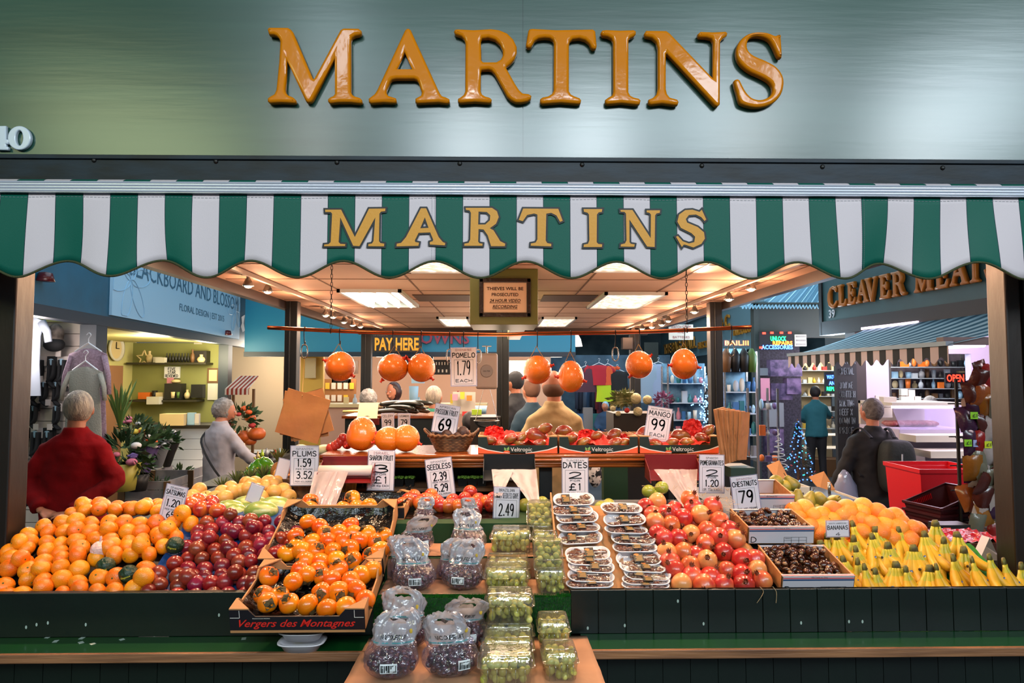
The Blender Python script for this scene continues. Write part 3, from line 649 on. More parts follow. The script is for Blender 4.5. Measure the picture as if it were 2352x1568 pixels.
def heap(kind, poly, r, label, group, y0, rows, dz=0, bump=.012, jit=.16, dx=1.93, dy=1.62, zfun=zs, rotmax=math.pi, x_rng=(-1.85, 1.95), lay2=.0, skip=(), top_label='%s'):
  n = 0; slope = math.atan(.5); out = []
  for j in range(rows):
    Y = y0 + j * r * dy * (math.cos(slope) if y0 + j * r * dy < 2.66 else 1); x = x_rng[0] + (r * dx / 2 if j % 2 else 0); k = 0
    while x < x_rng[1]:
      xx = x + R.uniform(-jit, jit) * r; yy = Y + R.uniform(-jit, jit) * r
      z = zfun(yy) + dz + bump * noise.noise(Vector((xx * 6, yy * 6, dz * 50 + 3))) + R.uniform(-.5, .5) * bump * .7
      p = Vector((xx, yy, z)); a, b = proj(p); x += r * dx
      if not inpoly(a, b, poly): continue
      if any((p.x - s[0]) ** 2 + (p.y - s[1]) ** 2 < s[2] ** 2 for s in skip): continue
      k += 1; out.append(p)
      kind.put(n, p, rr(rotmax), R.uniform(.9, 1.08), label % (ORD[k - 1] if k <= 26 else 'far', ORD[j]), group); n += 1
  top = [p for p in out[6:-4] if R.random() < lay2]; kept = []
  for p in top:
    q = p + Vector((R.uniform(.7, 1.1) * r, R.uniform(.2, .6) * r, r * 1.05)); a, b = proj(q)
    if not inpoly(a, b, poly) or any((q - w).length < 2 * r for w in kept): continue
    kept.append(q)
  for i, q in enumerate(kept):
    a = proj(q); kind.put(i, q, rr(rotmax), R.uniform(.95, 1.08), top_label % ORD[i % 26] if i < 26 else top_label % 'last', group)
  return out
sat_poly = [(-40, 1380), (-40, 1265), (30, 1262), (45, 1232), (80, 1205), (140, 1175), (190, 1158), (260, 1158), (350, 1150), (440, 1152), (452, 1185), (425, 1235), (385, 1275), (345, 1325), (325, 1380)]
wr = [(229, 1262, 0), (243, 1300, 1), (296, 1318, 1), (402, 1252, 1)]
def onheap(px, py, dz=0):
  Y = 2.25
  for _ in range(60):
    p = P(px, py, Y)
    if p.z <= zs(Y) + dz: break
    Y += .01
  return p
skips = [(onheap(a, b, .035).x, onheap(a, b, .035).y, .036) for a, b, _ in wr]
S1 = heap(K_s, sat_poly, .0315, 'ripe orange satsuma, %s from the left in the %s row up the satsuma heap', 'satsumas heaped on the left of the counter', 2.272, 12, dz=.026, skip=skips, jit=.3, bump=.022, lay2=.22, top_label='orange satsuma lying on top of the heap, %s counted up from the front')
for n, (px, py, g) in enumerate(wr):
  p = onheap(px, py, .055); m = MB()
  m.ball((0, 0, 0), .031, 16, 10, fn=lambda q: 1 + .09 * noise.noise(q * 4 + Vector((n, 0, 0))))
  o = m.build('wrapped_satsuma', [m_wrapg if g else m_wrapw], loc=None, smooth=False); o.location = p; o.rotation_euler = (0, 0, 0)
  if g:
    t = MB(); type_text(t, 'Elegance', -.015, .015, -.004, .004, y=0, bold=.01)
    for i, v in enumerate(t.v): t.v[i] = Vector((v.x, -math.sqrt(max(1e-6, .0335 ** 2 - v.x ** 2 - v.z ** 2)), v.z))
    t.build('lettering', m_wraptxt, o); o.rotation_euler = (.1, (-1.2, .0, -.3, .25)[n], .15)
  else:
    t = MB(); t.tube([(0, 0, .028), (.004, 0, .04), (.002, 0, .048)], .004, 6); t.build('twist', m_wrapw, o)
  tag(o, ('satsuma wrapped in whitish pink tissue in the middle of the heap', 'satsuma in dark green printed wrapper left of the lowest wrapped one', 'satsuma in dark green printed wrapper nearest the front board', 'satsuma in dark green printed wrapper beside the plums')[n], 'wrapped fruit', 'wrapped satsumas in the heap')
plum_poly = [(322, 1380), (350, 1315), (388, 1285), (428, 1250), (455, 1205), (500, 1178), (560, 1172), (640, 1178), (690, 1195), (690, 1235), (650, 1275), (605, 1310), (575, 1380)]
S2 = heap(K_p, plum_poly, .0285, 'dark red plum, %s from the left in the %s row up the plum heap', 'plums heaped beside the satsumas', 2.265, 13, dz=.022, jit=.3, bump=.02, lay2=.2, top_label='dark red plum lying on top of the heap, %s counted up from the front')
# blue liner of the plums
bl = MB()
def blf(u, v):
  x = -1.225 + .45 * u; Y = 2.245 + .5 * v; e = max(0, abs(u - .5) * 2 - .86) / .14; f = max(0, v - .85) / .15
  return Vector((x, Y, zs(Y) - .012 + .03 * e + .03 * f + .006 * noise.noise(Vector((x * 20, Y * 20, 0)))))
bl.grid(40, 30, blf); tag(bl.build('tissue_liner', mat('blue_tissue', '#0b3f78', .6, bump=.4, bscale=40), smooth=True), 'crumpled blue tissue sheet lining the plum heap', 'liner')
# -- persimmon boxes
def Pplane(px, py, p0, n):
  d = ray(px, py); return EYE + d * ((Vector(p0) - EYE).dot(n) / d.dot(n))
m_card = mat('cardboard', '#b07d4e', .75, bump=.15, bscale=50); m_cardd = mat('box_print', '#15131a', .45, bump=.05); m_redtxt = mat('red_script', '#d8281e', .5)
m_blackfoil = mat('black_liner', '#0b0a09', .18, bump=.9, bscale=26)
def carton(loc, tilt, w, l, h, label, texts=False, group='persimmon boxes', rz=0):
  e = empty('fruit_box', loc, label, 'box', group); e.rotation_euler = (tilt, 0, rz); t = .005
  b = MB(); b.bx((-w / 2, 0, 0), (w / 2, l, t)); b.build('base', m_card, e)
  b = MB(); pts = [(-w / 2, 0), (w / 2, 0), (w / 2, h), (w * .36, h), (w * .31, h * .7), (-w * .31, h * .7), (-w * .36, h), (-w / 2, h)]
  b.prism([(x, -.0005, z) for x, z in pts], (0, t, 0)); b.mi = 1; b.bx((-w / 2, -.001, 0), (w / 2, t, .008)); fp = b.build('front_panel', [m_cardd, m_card], e)
  b = MB(); b.prism([(x, l - t, z) for x, z in pts], (0, t, 0)); b.build('back_panel', [m_card], e)
  for s in (-1, 1):
    b = MB(); x0 = s * w / 2; x1 = x0 - s * t; ptsy = [(0, 0), (l, 0), (l, h), (l * .78, h), (l * .7, h * .72), (l * .3, h * .72), (l * .22, h), (0, h)]
    b.prism([(x0, y, z) for y, z in ptsy], (x1 - x0, 0, 0)); b.build('side_panel', [m_card], e)
    for y in (0, l - .06):
      b = MB(); z = h + .0; b.prism([(x0, y, z), (x0, y + .06, z), (x0 - s * .06, y + (.0 if y == 0 else .06), z)], (0, 0, .004)); b.build('corner_flap', m_card, e)
  b = MB(); b.grid(24, 18, lambda u, v: Vector(((u - .5) * (w - .012), .006 + v * (l - .012), .012 + .035 * max(0, abs(u - .5) * 2 - .8) / .2 + .03 * max(0, abs(v - .5) * 2 - .85) / .15 + .012 * noise.noise(Vector((u * 9, v * 9, 2))))))
  b.build('plastic_liner', m_blackfoil, e)
  if texts:
    t_ = MB(); hw = w * .44; hh = h * .50
    hand_script(t_, 'Vergers des Montagnes', -hw * .98, hw * .98, h * .16, h * .58, -.0016); t_.build('lettering', m_redtxt, fp)
    t_ = MB(); type_text(t_, 'PRODUCCIÓ PRÒPIA', -w * .33, -w * .2, h * .61, h * .66, y=-.0016, bold=.01); t_.build('small_lettering', mat('pale_ink', '#d8d4cc', .6), fp)
    t_ = MB()
    for s in (-1, 1):
      t_.box((s * w * .46, -.0014, h * .66), (w * .07, .0006, .0015)); t_.box((s * w * .425, -.0014, h * .82), (.0015, .0006, h * .32))
    t_.build('white_border', mat('pale_ink', '#d8d4cc', .6), fp)
  return e
def hand_script(mb, text, x0, x1, z0, z1, y):
  st = len(mb.v); type_text(mb, text, x0, x1, z0, z1, y=y, bold=.012, shear=.45)
bx1 = carton((-.612, 2.03, .925), math.radians(13), .405, .30, .075, 'open fruit carton printed Vergers des Montagnes jutting over the ledge', True)
bx2 = carton((-.622, 2.335, 1.0), math.radians(25), .43, .34, .075, 'open fruit carton of persimmons behind the printed front carton')
def nrm(t): return Vector((0, -math.sin(t), math.cos(t)))
def zz(l, s=3.213, ox=560, oy=1080): return [(ox + a / s, oy + b / s) for a, b in l]
def put_list(kind, pts, p0, n, label, group, r=1, rot=None, kf=None, up=0, js=.05):
  pts = sorted(pts, key=lambda q: -q[1]);
  for i, (px, py) in enumerate(pts):
    p = Pplane(px, py, Vector(p0) + n * up, n) + n * R.uniform(-.005, .008)
    kind.put(kf(i) if kf else i, p, rot(i) if rot else rr(), r * R.uniform(1 - js, 1 + js), label[i] if isinstance(label, list) else label, group)
A1 = zz([(187,790),(365,835),(145,915),(262,920),(175,990),(335,985),(472,995),(575,905),(615,1010),(702,900),(755,1000),(835,890),(898,950),(415,735),(465,785),(585,780),(650,815),(700,745),(788,815),(870,770),(955,745)])
A2 = zz([(385,495),(505,520),(400,555),(320,610),(430,605),(540,600),(625,525),(600,465),(705,470),(785,415),(810,460),(745,535),(855,530),(915,480),(1035,480),(975,525),(1010,590),(790,580),(660,600),(940,635),(455,680),(570,680),(685,670),(805,665),(550,730),(475,390),(560,410)])
def near_labels(pts, fmt, rowpx=26):
  """row (from the front) and place in the row for pixel-listed fruit, in put_list's own order"""
  s = sorted(pts, key=lambda q: -q[1]); rows = [];
  for q in s:
    for rw in rows:
      if abs(rw[0][1] - q[1]) < rowpx: rw.append(q); break
    else: rows.append([q])
  d = {}
  for j, rw in enumerate(rows):
    for k, q in enumerate(sorted(rw)): d[q] = fmt % (ORD[k], ORD[j])
  return [d[q] for q in s]
def prot(i):
  return (math.radians(R.choice([75, 40, 10, 130, 170, -40, 90, 20, 150])) + R.uniform(-.3, .3), R.uniform(-.9, .9), R.uniform(-1, 1))
put_list(K_k, A1, (-.61, 2.03, .925), nrm(math.radians(13)), near_labels(A1, 'orange persimmon, %s from the left in the %s row of the printed front carton'), 'persimmons in the cartons', rot=prot, up=.055)
put_list(K_k, A2, (-.62, 2.335, 1.0), nrm(math.radians(25)), near_labels(A2, 'orange persimmon, %s from the left in the %s row of the rear carton'), 'persimmons in the cartons', rot=prot, up=.05)
bx3 = carton((-.6, 2.69, 1.115), math.radians(6), .42, .26, .05, 'black lined carton with a few persimmons under the bag roll')
A3 = zz([(495,290),(490,225),(800,210),(735,285),(830,275),(930,270),(860,345)])
put_list(K_k, A3, (-.6, 2.76, 1.17), Vector((0, -.5, .87)), near_labels(A3, 'orange persimmon, %s from the left in the %s row of the black lined rear carton', 12), 'persimmons in the cartons', rot=prot, r=1.05)
# foam trays under the front carton
m_foam = mat('white_foam', '#d9d6dc', .45, spec=.4)
for k in range(2):
  b = MB(); zt_ = .8405 + k * .034
  rings = []
  for (sx, sy, z) in ((.052, .035, 0), (.066, .045, .022), (.074, .05, .024), (.074, .05, .027), (.063, .042, .025), (.05, .033, .004)):
    rings.append([Vector((sx * (abs(math.cos(a)) ** .6) * (1 if math.cos(a) > 0 else -1), sy * (abs(math.sin(a)) ** .6) * (1 if math.sin(a) > 0 else -1), z)) for a in [2 * math.pi * i / 28 for i in range(28)]])
  b.rings(rings); o = b.build('foam_tray', m_foam, smooth=True); p = PZ(714, 1462, .8405); o.location = (p.x + .004 * k, 2.12, zt_)
  tag(o, 'white foam tray under the printed carton, %s one' % ('lower' if k == 0 else 'upper'), 'foam tray', 'foam trays on the ledge')
# -- stepped grape stand
m_turf = mat('turf', '#0a5a14', .7, col2='#1f7a12', vscale=60); m_turfb = mat('turf_backing', '#08380f', .8)
stand = MB(); stand.bx((gx0, 2.222, .6), (gx1, 2.42, .962)); stand.bx((gx0, 2.42, .6), (gx1, 2.62, 1.037)); stand.bx((gx0, 2.62, .6), (gx1, 2.9, 1.117));
tag(stand.build('stepped_stand', m_turfb), 'turf-fronted stepped stand between the persimmons and the dates', 'display stand')
pf = MB(); pf.bx((-.385, 1.84, .80), (.268, 2.21, .836)); pf.bx((-.37, 1.86, FLOOR), (.25, 2.20, .80)); tag(pf.build('plinth', mat('plinth_wood', '#a8612c', .45, col2='#8a4a20', vscale=8, stretch=(.3, 1, 3)), bevel=.003), 'low wooden plinth carrying the front grapes', 'plinth')
def blades(mb, n, fn, L=.014):
  for _ in range(n):
    p, nr = fn(); t = Vector((R.uniform(-1, 1), R.uniform(-1, 1), R.uniform(-1, 1))) * .6 + nr * 1.2; t.normalize()
    sd = t.cross(Vector((R.random(), R.random(), R.random()))).normalized() * .0007
    mb.add([p - sd, p + sd, p + t * L * R.uniform(.6, 1.2)], [(0, 1, 2)])
tf = MB()
blades(tf, 9000, lambda: (Vector((R.uniform(gx0, gx1), 2.221, R.uniform(.84, .962))), Vector((0, -1, -.2))))
blades(tf, 4500, lambda: (Vector((R.uniform(gx0 - .002, gx1), R.uniform(2.218, 2.24), .962)), Vector((0, -.6, 1))), .012)
blades(tf, 2500, lambda: (Vector((R.uniform(-.36, .25), 1.838, R.uniform(.79, .815))), Vector((0, -1, -.3))))
tag(tf.build('artificial_grass', m_turf, fix=False), 'short artificial turf covering the stand front', 'artificial turf', kind='stuff')
def sheet(name, x0, x1, y0, y1, z, label, front=0, amp=.003, hang=0, nx=40, ny=20, sk=0):
  b = MB()
  def f(u, v):
    x = x0 + (x1 - x0) * u; y = y0 + (y1 - y0) * v + (sk * (1 - v) * math.sin(u * 7.0)) + .012 * (1 - v) * math.sin(u * 3.1 + 1)
    dz = amp * noise.noise(Vector((x * 9, y * 9, z))) + amp * .6 * noise.noise(Vector((x * 25, y * 25, 1)))
    ov = max(0, (pf_y - y)) if hang else 0
    return Vector((x + (.02 * (1 - v) * (u - .5) if hang else 0), y, z + amp + dz - ov * .8))
  b.grid(nx, ny, f); return tag(b.build(name, m_paper, smooth=True, solid=.0006), label, 'paper sheet', 'brown paper sheets of the grape stand')
pf_y = 1.84
sheet('paper_sheet', -.43, .285, 1.80, 2.20, .838, 'brown paper sheet spread under the front grapes', hang=1, amp=.004, sk=.008)
sheet('paper_sheet', gx0 + .01, gx1 - .045, 2.235, 2.418, .964, 'brown paper sheet on the middle step above the turf', amp=.002)
sheet('paper_sheet', gx0 + .01, gx1 - .045, 2.425, 2.62, 1.039, 'brown paper sheet on the upper step behind the bags', amp=.002)
rp = MB(); rp.grid(30, 6, lambda u, v: Vector((gx0 + .01 + (gx1 - gx0 - .06) * u, 2.416 - .006 * v - .003 * noise.noise(Vector((u * 12, v * 4, 0))), .966 + .072 * v))); tag(rp.build('paper_sheet', m_paper, smooth=True), 'brown paper facing on the riser of the upper step', 'paper sheet', 'brown paper sheets of the grape stand')
# -- grapes
m_gw = mat('white_grape', '#b3b04a', .25, col2='#cfcb78', vscale=40, spec=.5, coat=.2); MATS['white_grape'].node_tree.nodes['Principled BSDF'].inputs['Subsurface Weight'].default_value = .25
MATS['white_grape'].node_tree.nodes['Principled BSDF'].inputs['Subsurface Radius'].default_value = (.01, .01, .004)
m_gr = mat('red_grape', '#33171f', .28, col2='#5c2c36', vscale=60, coat=.25, thr=(.35, .7)); m_stalk = mat('stalk', '#7d7a35', .7)
def mk_bunch(kind, hx, hy, hz, r, n, seed, el=1.25):
  rng = random.Random(seed); pts = []; tries = 0
  while len(pts) < n and tries < 6000:
    tries += 1
    if kind == 'box': p = Vector((rng.uniform(-hx, hx), rng.uniform(-hy, hy), rng.uniform(r * .8, hz)))
    else:
      q = Vector((rng.gauss(0, 1), rng.gauss(0, 1), rng.gauss(0, 1))).normalized() * (rng.uniform(.45, 1) ** .33); p = Vector((q.x * hx, q.y * hy, hz + q.z * hz))
      if p.z < r * .8: continue
    if all((p - q).length > r * 1.55 for q in pts): pts.append(p)
  m = MB()
  for p in pts:
    M_ = Matrix.Rotation(rng.uniform(-.7, .7), 3, 'X') @ Matrix.Rotation(rng.uniform(-.7, .7), 3, 'Y'); m.ball(p, (r, r, r * el * rng.uniform(.85, 1.1)), 12, 7, M=M_)
  o = m.build('grape_bunch', m_gw if kind == 'box' else m_gr, smooth=True, fix=False)
  s = MB(); s.tube(cr([(0, 0, r), (hx * .1, 0, hz * .8), (0, hy * .2, hz * (1.1 if kind == 'box' else 2)), (hx * .1, hy * .1, hz * (1.1 if kind == 'box' else 2.1))], 3), .0018, 5); s.build('stalk', m_stalk, o); return o
m_clear = film('clear_punnet', '#f4f4ea', milk=.07, rough=.06, gloss=.3, bump=.08, bscale=40)
def mk_punnet(w, d, h):
  e = empty('grape_punnet', (0, 0, 0));
  def rr_(w_, d_, z, c=.014, n=5):
    out = []
    for (sx, sy, a0) in ((1, 1, 0), (-1, 1, 90), (-1, -1, 180), (1, -1, 270)):
      for k in range(n): a = math.radians(a0 + 90 * k / (n - 1)); out.append(Vector((sx * (w_ / 2 - c) + c * math.cos(a), sy * (d_ / 2 - c) + c * math.sin(a), z)))
    return out
  b = MB(); b.rings([rr_(w * .88, d * .86, 0), rr_(w * .9, d * .88, .002), rr_(w * .98, d * .97, h * .62), rr_(w * 1.06, d * 1.06, h * .63), rr_(w * 1.06, d * 1.06, h * .645)], cap=False)
  b.add(rr_(w * .88, d * .86, 0), [tuple(range(20))])
  for k in range(5):
    x = (k - 2) * w * .17; b.tube([(x, -d * .445, .004), (x, -d * .49, h * .6)], .0016, 4)
  b.build('tub', m_clear, e, smooth=True)
  b = MB(); b.rings([rr_(w * 1.07, d * 1.07, h * .65), rr_(w * 1.0, d * 1.0, h * .66), rr_(w * .96, d * .95, h * .93), rr_(w * .9, d * .88, h)], cap=False); b.add(rr_(w * .9, d * .88, h), [tuple(range(20))])
  for k in (-1, 1): b.tube([(-w * .42, k * d * .3, h + .001), (w * .42, k * d * .3, h + .001)], .0025, 6)
  b.build('lid', m_clear, e, smooth=True); return e
PK = Kind([mk_punnet(.152, .108, .085)]); PB = Kind([mk_bunch('box', .062, .042, .062, .0112, 60, s) for s in (3, 4)])
PK2 = Kind([mk_punnet(.098, .112, .08)]); PB2 = Kind([mk_bunch('box', .038, .043, .057, .0112, 42, s) for s in (7, 8)])
wide = [(1162, 1.895, .842), (1166, 2.005, .842), (1169, 2.10, .846), (1170, 2.128, .928), (1163, 2.275, .968), (1166, 2.37, .972), (1174, 2.5, 1.042)]
nar = [(1284, 1.93, .842, 0, 0), (1270, 2.075, .872, 0, 0), (1263, 2.285, .968, 0, 0), (1258, 2.34, 1.05, .9, 0), (1251, 2.5, 1.042, 0, 0), (1240, 2.62, 1.12, .7, 0)]
for i, (px, Y, z) in enumerate(wide):
  x = P(px, 1400, Y).x; rz = R.uniform(-.04, .04)
  lb = '%s clear punnet from the front in the wide column of white grapes' % ORD[i]
  PK.put(0, (x, Y, z), (0, 0, rz), 1, lb, 'clear punnets of white grapes'); PB.put(i, (x, Y, z + .002), (0, 0, rz + (math.pi if i % 3 == 1 else 0)), 1, 'white grapes inside the %s punnet of the wide column' % ORD[i], 'white grapes in punnets')
for i, (px, Y, z, tl, _) in enumerate(nar):
  x = P(px, 1400, Y).x; rz = R.uniform(-.05, .05)
  PK2.put(0, (x, Y, z), (tl, 0, rz), 1, '%s clear punnet from the front in the narrow column beside the dates' % ORD[i], 'clear punnets of white grapes'); PB2.put(i, (x, Y, z + .002), (tl, 0, rz), 1, 'white grapes inside the %s punnet of the narrow column' % ORD[i], 'white grapes in punnets')
# -- plastic grape bags
m_bagc = film('bag_clear', '#f2efff', milk=.05, rough=.08, gloss=.24, bump=.9, bscale=35)
m_bagm = film('bag_milky', '#cdd2de', milk=.62, rough=.16, gloss=.3, bump=.6, bscale=22)
m_bagtxt = mat('bag_ink', '#1b2424', .5); m_barc = mat('label_white', '#ccd3d6', .5); m_teal = mat('bag_band', '#4e8f96', .5)
def mk_bag(seed, lean=.25, spread=1.0):
  sd = Vector((seed * 7.3, 0, 0)); e = empty('grape_bag', (0, 0, 0)); hgt = .18
  prof = cr([(0, .03, .02), (.08, .062, .052), (.22, .078, .064), (.38, .074, .056), (.5, .062, .036), (.62, .060, .022), (.8, .062 * spread, .014), (.92, .054, .012), (1.0, .036 * spread, .012)], 3)
  def S(u, v, out=0):
    k = v * (len(prof) - 1); i = min(int(k), len(prof) - 2); f = k - i; _, rx, ry = [prof[i][q] * (1 - f) + prof[i + 1][q] * f for q in range(3)]
    t = prof[i][0] * (1 - f) + prof[i + 1][0] * f
    c, s = math.cos(u), math.sin(u); c = abs(c) ** .8 * (1 if c > 0 else -1)
    p = Vector((c * rx, s * ry, t * hgt))
    cru = .006 if t < .45 else .014
    nz = noise.noise(Vector((c * 3, s * 3, t * 6)) + sd) * cru + noise.noise(Vector((c * 8, s * 8, t * 15)) + sd) * cru * .5
    p += Vector((c * nz, s * nz * 1.2, nz * .4)) + Vector((c, s, 0)) * out
    tt = max(0, t - .4); p.y -= tt * (lean - .25) * .2; p.y += tt * .02 * math.sin(seed); p.x += tt * .05 * math.sin(seed * 2.1); p.z -= .02 * max(0, t - .75) * abs(c)
    return p
  nu, nv = 60, 42
  vs = [S(2 * math.pi * i / nu, j / nv) for j in range(nv + 1) for i in range(nu)]
  fl, fh = [], []
  for j in range(nv):
    for i in range(nu):
      f = (j * nu + i, j * nu + (i + 1) % nu, (j + 1) * nu + (i + 1) % nu, (j + 1) * nu + i)
      v = (j + .5) / nv; u = 2 * math.pi * (i + .5) / nu; du = min(abs(math.cos(u)) / .40, 9)
      if v > .52 and (du ** 2 + ((v - .82) / .07) ** 2) < 1: continue
      (fl if v < .52 else fh).append(f)
  b = MB(); b.add(vs, fl + [tuple(range(nu))]); b.build('clear_body', m_bagc, e, smooth=False, fix=False)
  b = MB(); b.add(vs, fh); b.build('handle_top', m_bagm, e, smooth=True, fix=False)
  # print on the front
  t = MB(); type_text(t, 'NICOFRUIT', -.033, .033, .0, .0105, y=0, bold=.012, shear=.1)
  for i, v in enumerate(t.v): t.v[i] = S(-math.pi / 2 + v.x / .058, .60 + v.z / .2, .0015)
  t.build('lettering', m_bagtxt, e)
  t = MB(); t.grid(16, 1, lambda a, b_: S(-math.pi / 2 + (a - .5) * 2.3, .55 + b_ * .018, .0018)); t.build('teal_band', m_teal, e)
  t = MB(); t.mi = 0; t.grid(4, 3, lambda a, b_: S(-math.pi / 2 + .1 + a * .42 - .3 * (seed % 2), .22 + b_ * .11, .003))
  t.mi = 1
  for k in range(9): t.grid(1, 1, lambda a, b_: S(-math.pi / 2 + .13 - .3 * (seed % 2) + (k + a * (.55 if k % 3 else .8)) * .042, .235 + b_ * .08, .0042))
  t.build('barcode_label', [m_barc, m_bagtxt], e)
  t = MB(); t.ball(S(-math.pi / 2 + .75, .68, .001), (.005, .002, .007), 8, 5); t.build('yellow_print', mat('yellow_print', '#c9a63a', .5), e)
  return e
BK = Kind([mk_bag(s, ln) for s, ln in ((1, .2), (2, .6), (3, .4), (4, 1.0), (5, -.2))])
BG = Kind([mk_bunch('oval', .064, .05, .036, .0098, 95, s, 1.1) for s in (21, 22, 23)])
bags = [(900, 1.92, .845, 1.0, 'front left'), (1036, 1.93, .845, 1.03, 'front right'), (928, 2.12, .845, 1.05, 'second row left'), (1062, 2.12, .845, 1.0, 'second row right'),
    (952, 2.29, .968, .92, 'middle step left'), (1062, 2.30, .968, .92, 'middle step right'), (940, 2.37, .968, .95, 'middle step rear left'), (1045, 2.38, .968, .85, 'middle step rear right'), (955, 2.5, 1.042, .82, 'upper step left'), (1076, 2.5, 1.042, .84, 'upper step right'), (972, 2.66, 1.12, .52, 'top step left'), (1080, 2.68, 1.12, .5, 'top step right')]
for i, (px, Y, z, s, pos) in enumerate(bags):
  x = P(px, 1400, Y).x; rz = R.uniform(-.3, .3)
  BK.put(i, (x, Y, z), (0, 0, rz), s, 'see-through handled bag of red grapes, %s' % (pos + (' on the paper' if i < 4 else '')), 'plastic bags of red grapes'); BG.put(i, (x, Y, z + .003), (0, 0, rz), s, 'red grapes inside the %s bag' % pos, 'red grapes in bags')
# -- date trays
m_date = mat('date_flesh', '#40190e', .2, col2='#5f2c18', vscale=50, coat=.5); m_film = film('date_film', '#ffffff', milk=.02, rough=.1, gloss=.2, bump=1.0, bscale=30)
m_goldl = mat('label_gold', '#b98f3c', .5); m_ol = mat('label_orange', '#d2742c', .5)
def mk_tray(seed):
  rng = random.Random(seed); e = empty('date_tray', (0, 0, 0)); hx, hy = .083, .036
  def ring(sx, sy, z):
    out = []; c = sy * .95
    for i in range(32):
      a = 2 * math.pi * i / 32; out.append(Vector((math.cos(a) * c + (sx - c) * (1 if math.cos(a) > 0 else -1) * min(1, abs(math.cos(a)) * 6), math.sin(a) * sy, z)))
    return out
  b = MB(); b.rings([ring(hx * .84, hy * .72, 0), ring(hx * .93, hy * .9, .017), ring(hx, hy, .020), ring(hx, hy, .0235), ring(hx * .94, hy * .88, .0225), ring(hx * .84, hy * .72, .005)]); b.build('tray', m_foam, e, smooth=True)
  b = MB()
  for i in range(20): b.ball((rng.uniform(-.062, .062), rng.uniform(-.02, .02), .014 + rng.uniform(0, .006)), (.017, .0085, .008), 10, 6, M=Matrix.Rotation(rng.uniform(-.7, .7), 3, 'Z'))
  b.build('dates', m_date, e, smooth=True, fix=False)
  b = MB(); b.grid(20, 8, lambda u, v: Vector(((u - .5) * 2 * hx * .93, (v - .5) * 2 * hy * .86 * (1 - .35 * max(0, abs(u - .5) * 2 - .75) / .25), .0255 + .003 * noise.noise(Vector((u * 8, v * 5, seed)))))); b.build('film', m_film, e, smooth=True)
  b = MB(); b.mi = 0; x0 = rng.uniform(-.05, .0); b.bx((x0, -.024, .0292), (x0 + .034, .022, .0296)); b.mi = 1
  for k in range(4): b.bx((x0 + .006 + k % 2 * .003, -.018 + k * .007, .0297), (x0 + .03, -.0155 + k * .007, .0299))
  b.mi = 2; b.ball((x0 + .011, .012, .0297), (.009, .005, .0005), 10, 4); b.mi = 3; b.bx((x0 + .034, -.004, .0294), (x0 + .075, -.002, .0297)); b.build('label', [m_bagtxt, m_goldl, m_ol, m_barc], e)
  return e
TK = Kind([mk_tray(s) for s in (1, 2, 3, 4)])
c1 = [(1317, 1150, 52), (1313, 1176, 35), (1325, 1190, 46), (1328, 1216, 25), (1333, 1238, 44), (1349, 1275, 44), (1352, 1290, 30), (1357, 1305, 34), (1356, 1328, 28), (1354, 1347, 8)]
c2 = [(1426, 1171, 34), (1434, 1197, 42), (1437, 1222, 16), (1453, 1240, 40), (1458, 1262, 24), (1467, 1286, 46), (1474, 1308, 22), (1485, 1320, 40), (1483, 1338, 14), (1482, 1350, 5)]
for ci, col in enumerate((c1, c2)):
  for i, (px, py, tl) in enumerate(reversed(col)):
    Y = 2.285 + (1350 - py) / 200 * .36; p = P(px, py, Y)
    TK.put(i * 3 + ci, (p.x, p.y, p.z - .01), (math.radians(tl) * .6, R.uniform(-.05, .05), R.uniform(-.05, .05)), 1, 'white foam tray of wrapped dates, %s from the front in the %s stack' % (ORD[i], ('grape side', 'pomegranate side')[ci]), 'trays of dates')
b = MB(); b.quadslab([(.21, 2.26, .945), (.59, 2.26, .945), (.59, 2.68, 1.17), (.21, 2.68, 1.17)], (0, -.4, 1), .003); b.quadslab([(.20, 2.25, .94), (.206, 2.25, .94), (.206, 2.66, 1.2), (.20, 2.66, 1.2)], (0, 0, 1), .03); tag(b.build('card_board', m_card), 'sheet of cardboard under the stacked date trays', 'cardboard')
# -- pomegranates
pomz = zz([(1315,235),(1232,265),(1555,215),(1725,255),(1285,340),(1385,335),(1300,390),(1415,400),(1505,355),(1580,275),(1635,330),(1775,375),(1320,470),(1365,510),(1470,510),(1565,465),(1685,440),(1850,440),(1770,500),(1895,515),(1385,605),(1510,605),(1670,545),(1600,620),(1805,605),(1940,660),(2035,655),(1680,670),(1410,670),(1445,725),(1560,700),(1575,775),(1830,735),(1710,780),(1940,775),(2050,745),(1495,835),(1660,850),(1805,840),(1955,850),(2090,820)], ox=1100)
def pomrot(i):
  return (math.radians(R.choice([60, 75, 30, 10, 90, 130])) + R.uniform(-.3, .3), R.uniform(-.8, .8), R.uniform(-.5, .5))
put_list(K_m, pomz, (.7, 2.30, .985), Vector((0, -.5, .866)), near_labels(pomz, 'pomegranate, %s from the left in the %s row up the pomegranate pile', 22), 'pomegranates piled beside the dates', rot=pomrot, kf=lambda i: (0, 1, 0, 2, 0, 1, 0, 1, 2)[i % 9], js=.08)
under = [(x, y) for x in (1540, 1580, 1625, 1665, 1710) for y in (1335, 1300, 1265)] + [(x, y) for x in (1510, 1550, 1595, 1640) for y in (1230, 1200, 1170)]
put_list(K_m, under, (.7, 2.325, .945), Vector((0, -.5, .866)), near_labels(under, 'half hidden pomegranate under the pile, %s from the left, %s layer back', 14), 'pomegranates piled beside the dates', rot=pomrot)
b = MB()
for k in range(60):
  p0 = onheap(R.uniform(1480, 1700), R.uniform(1120, 1250), .03); b.tube(cr([p0 + Vector((R.uniform(-.03, .03), R.uniform(-.03, .03), R.uniform(.0, .03))) for _ in range(4)], 3), .0007, 3)
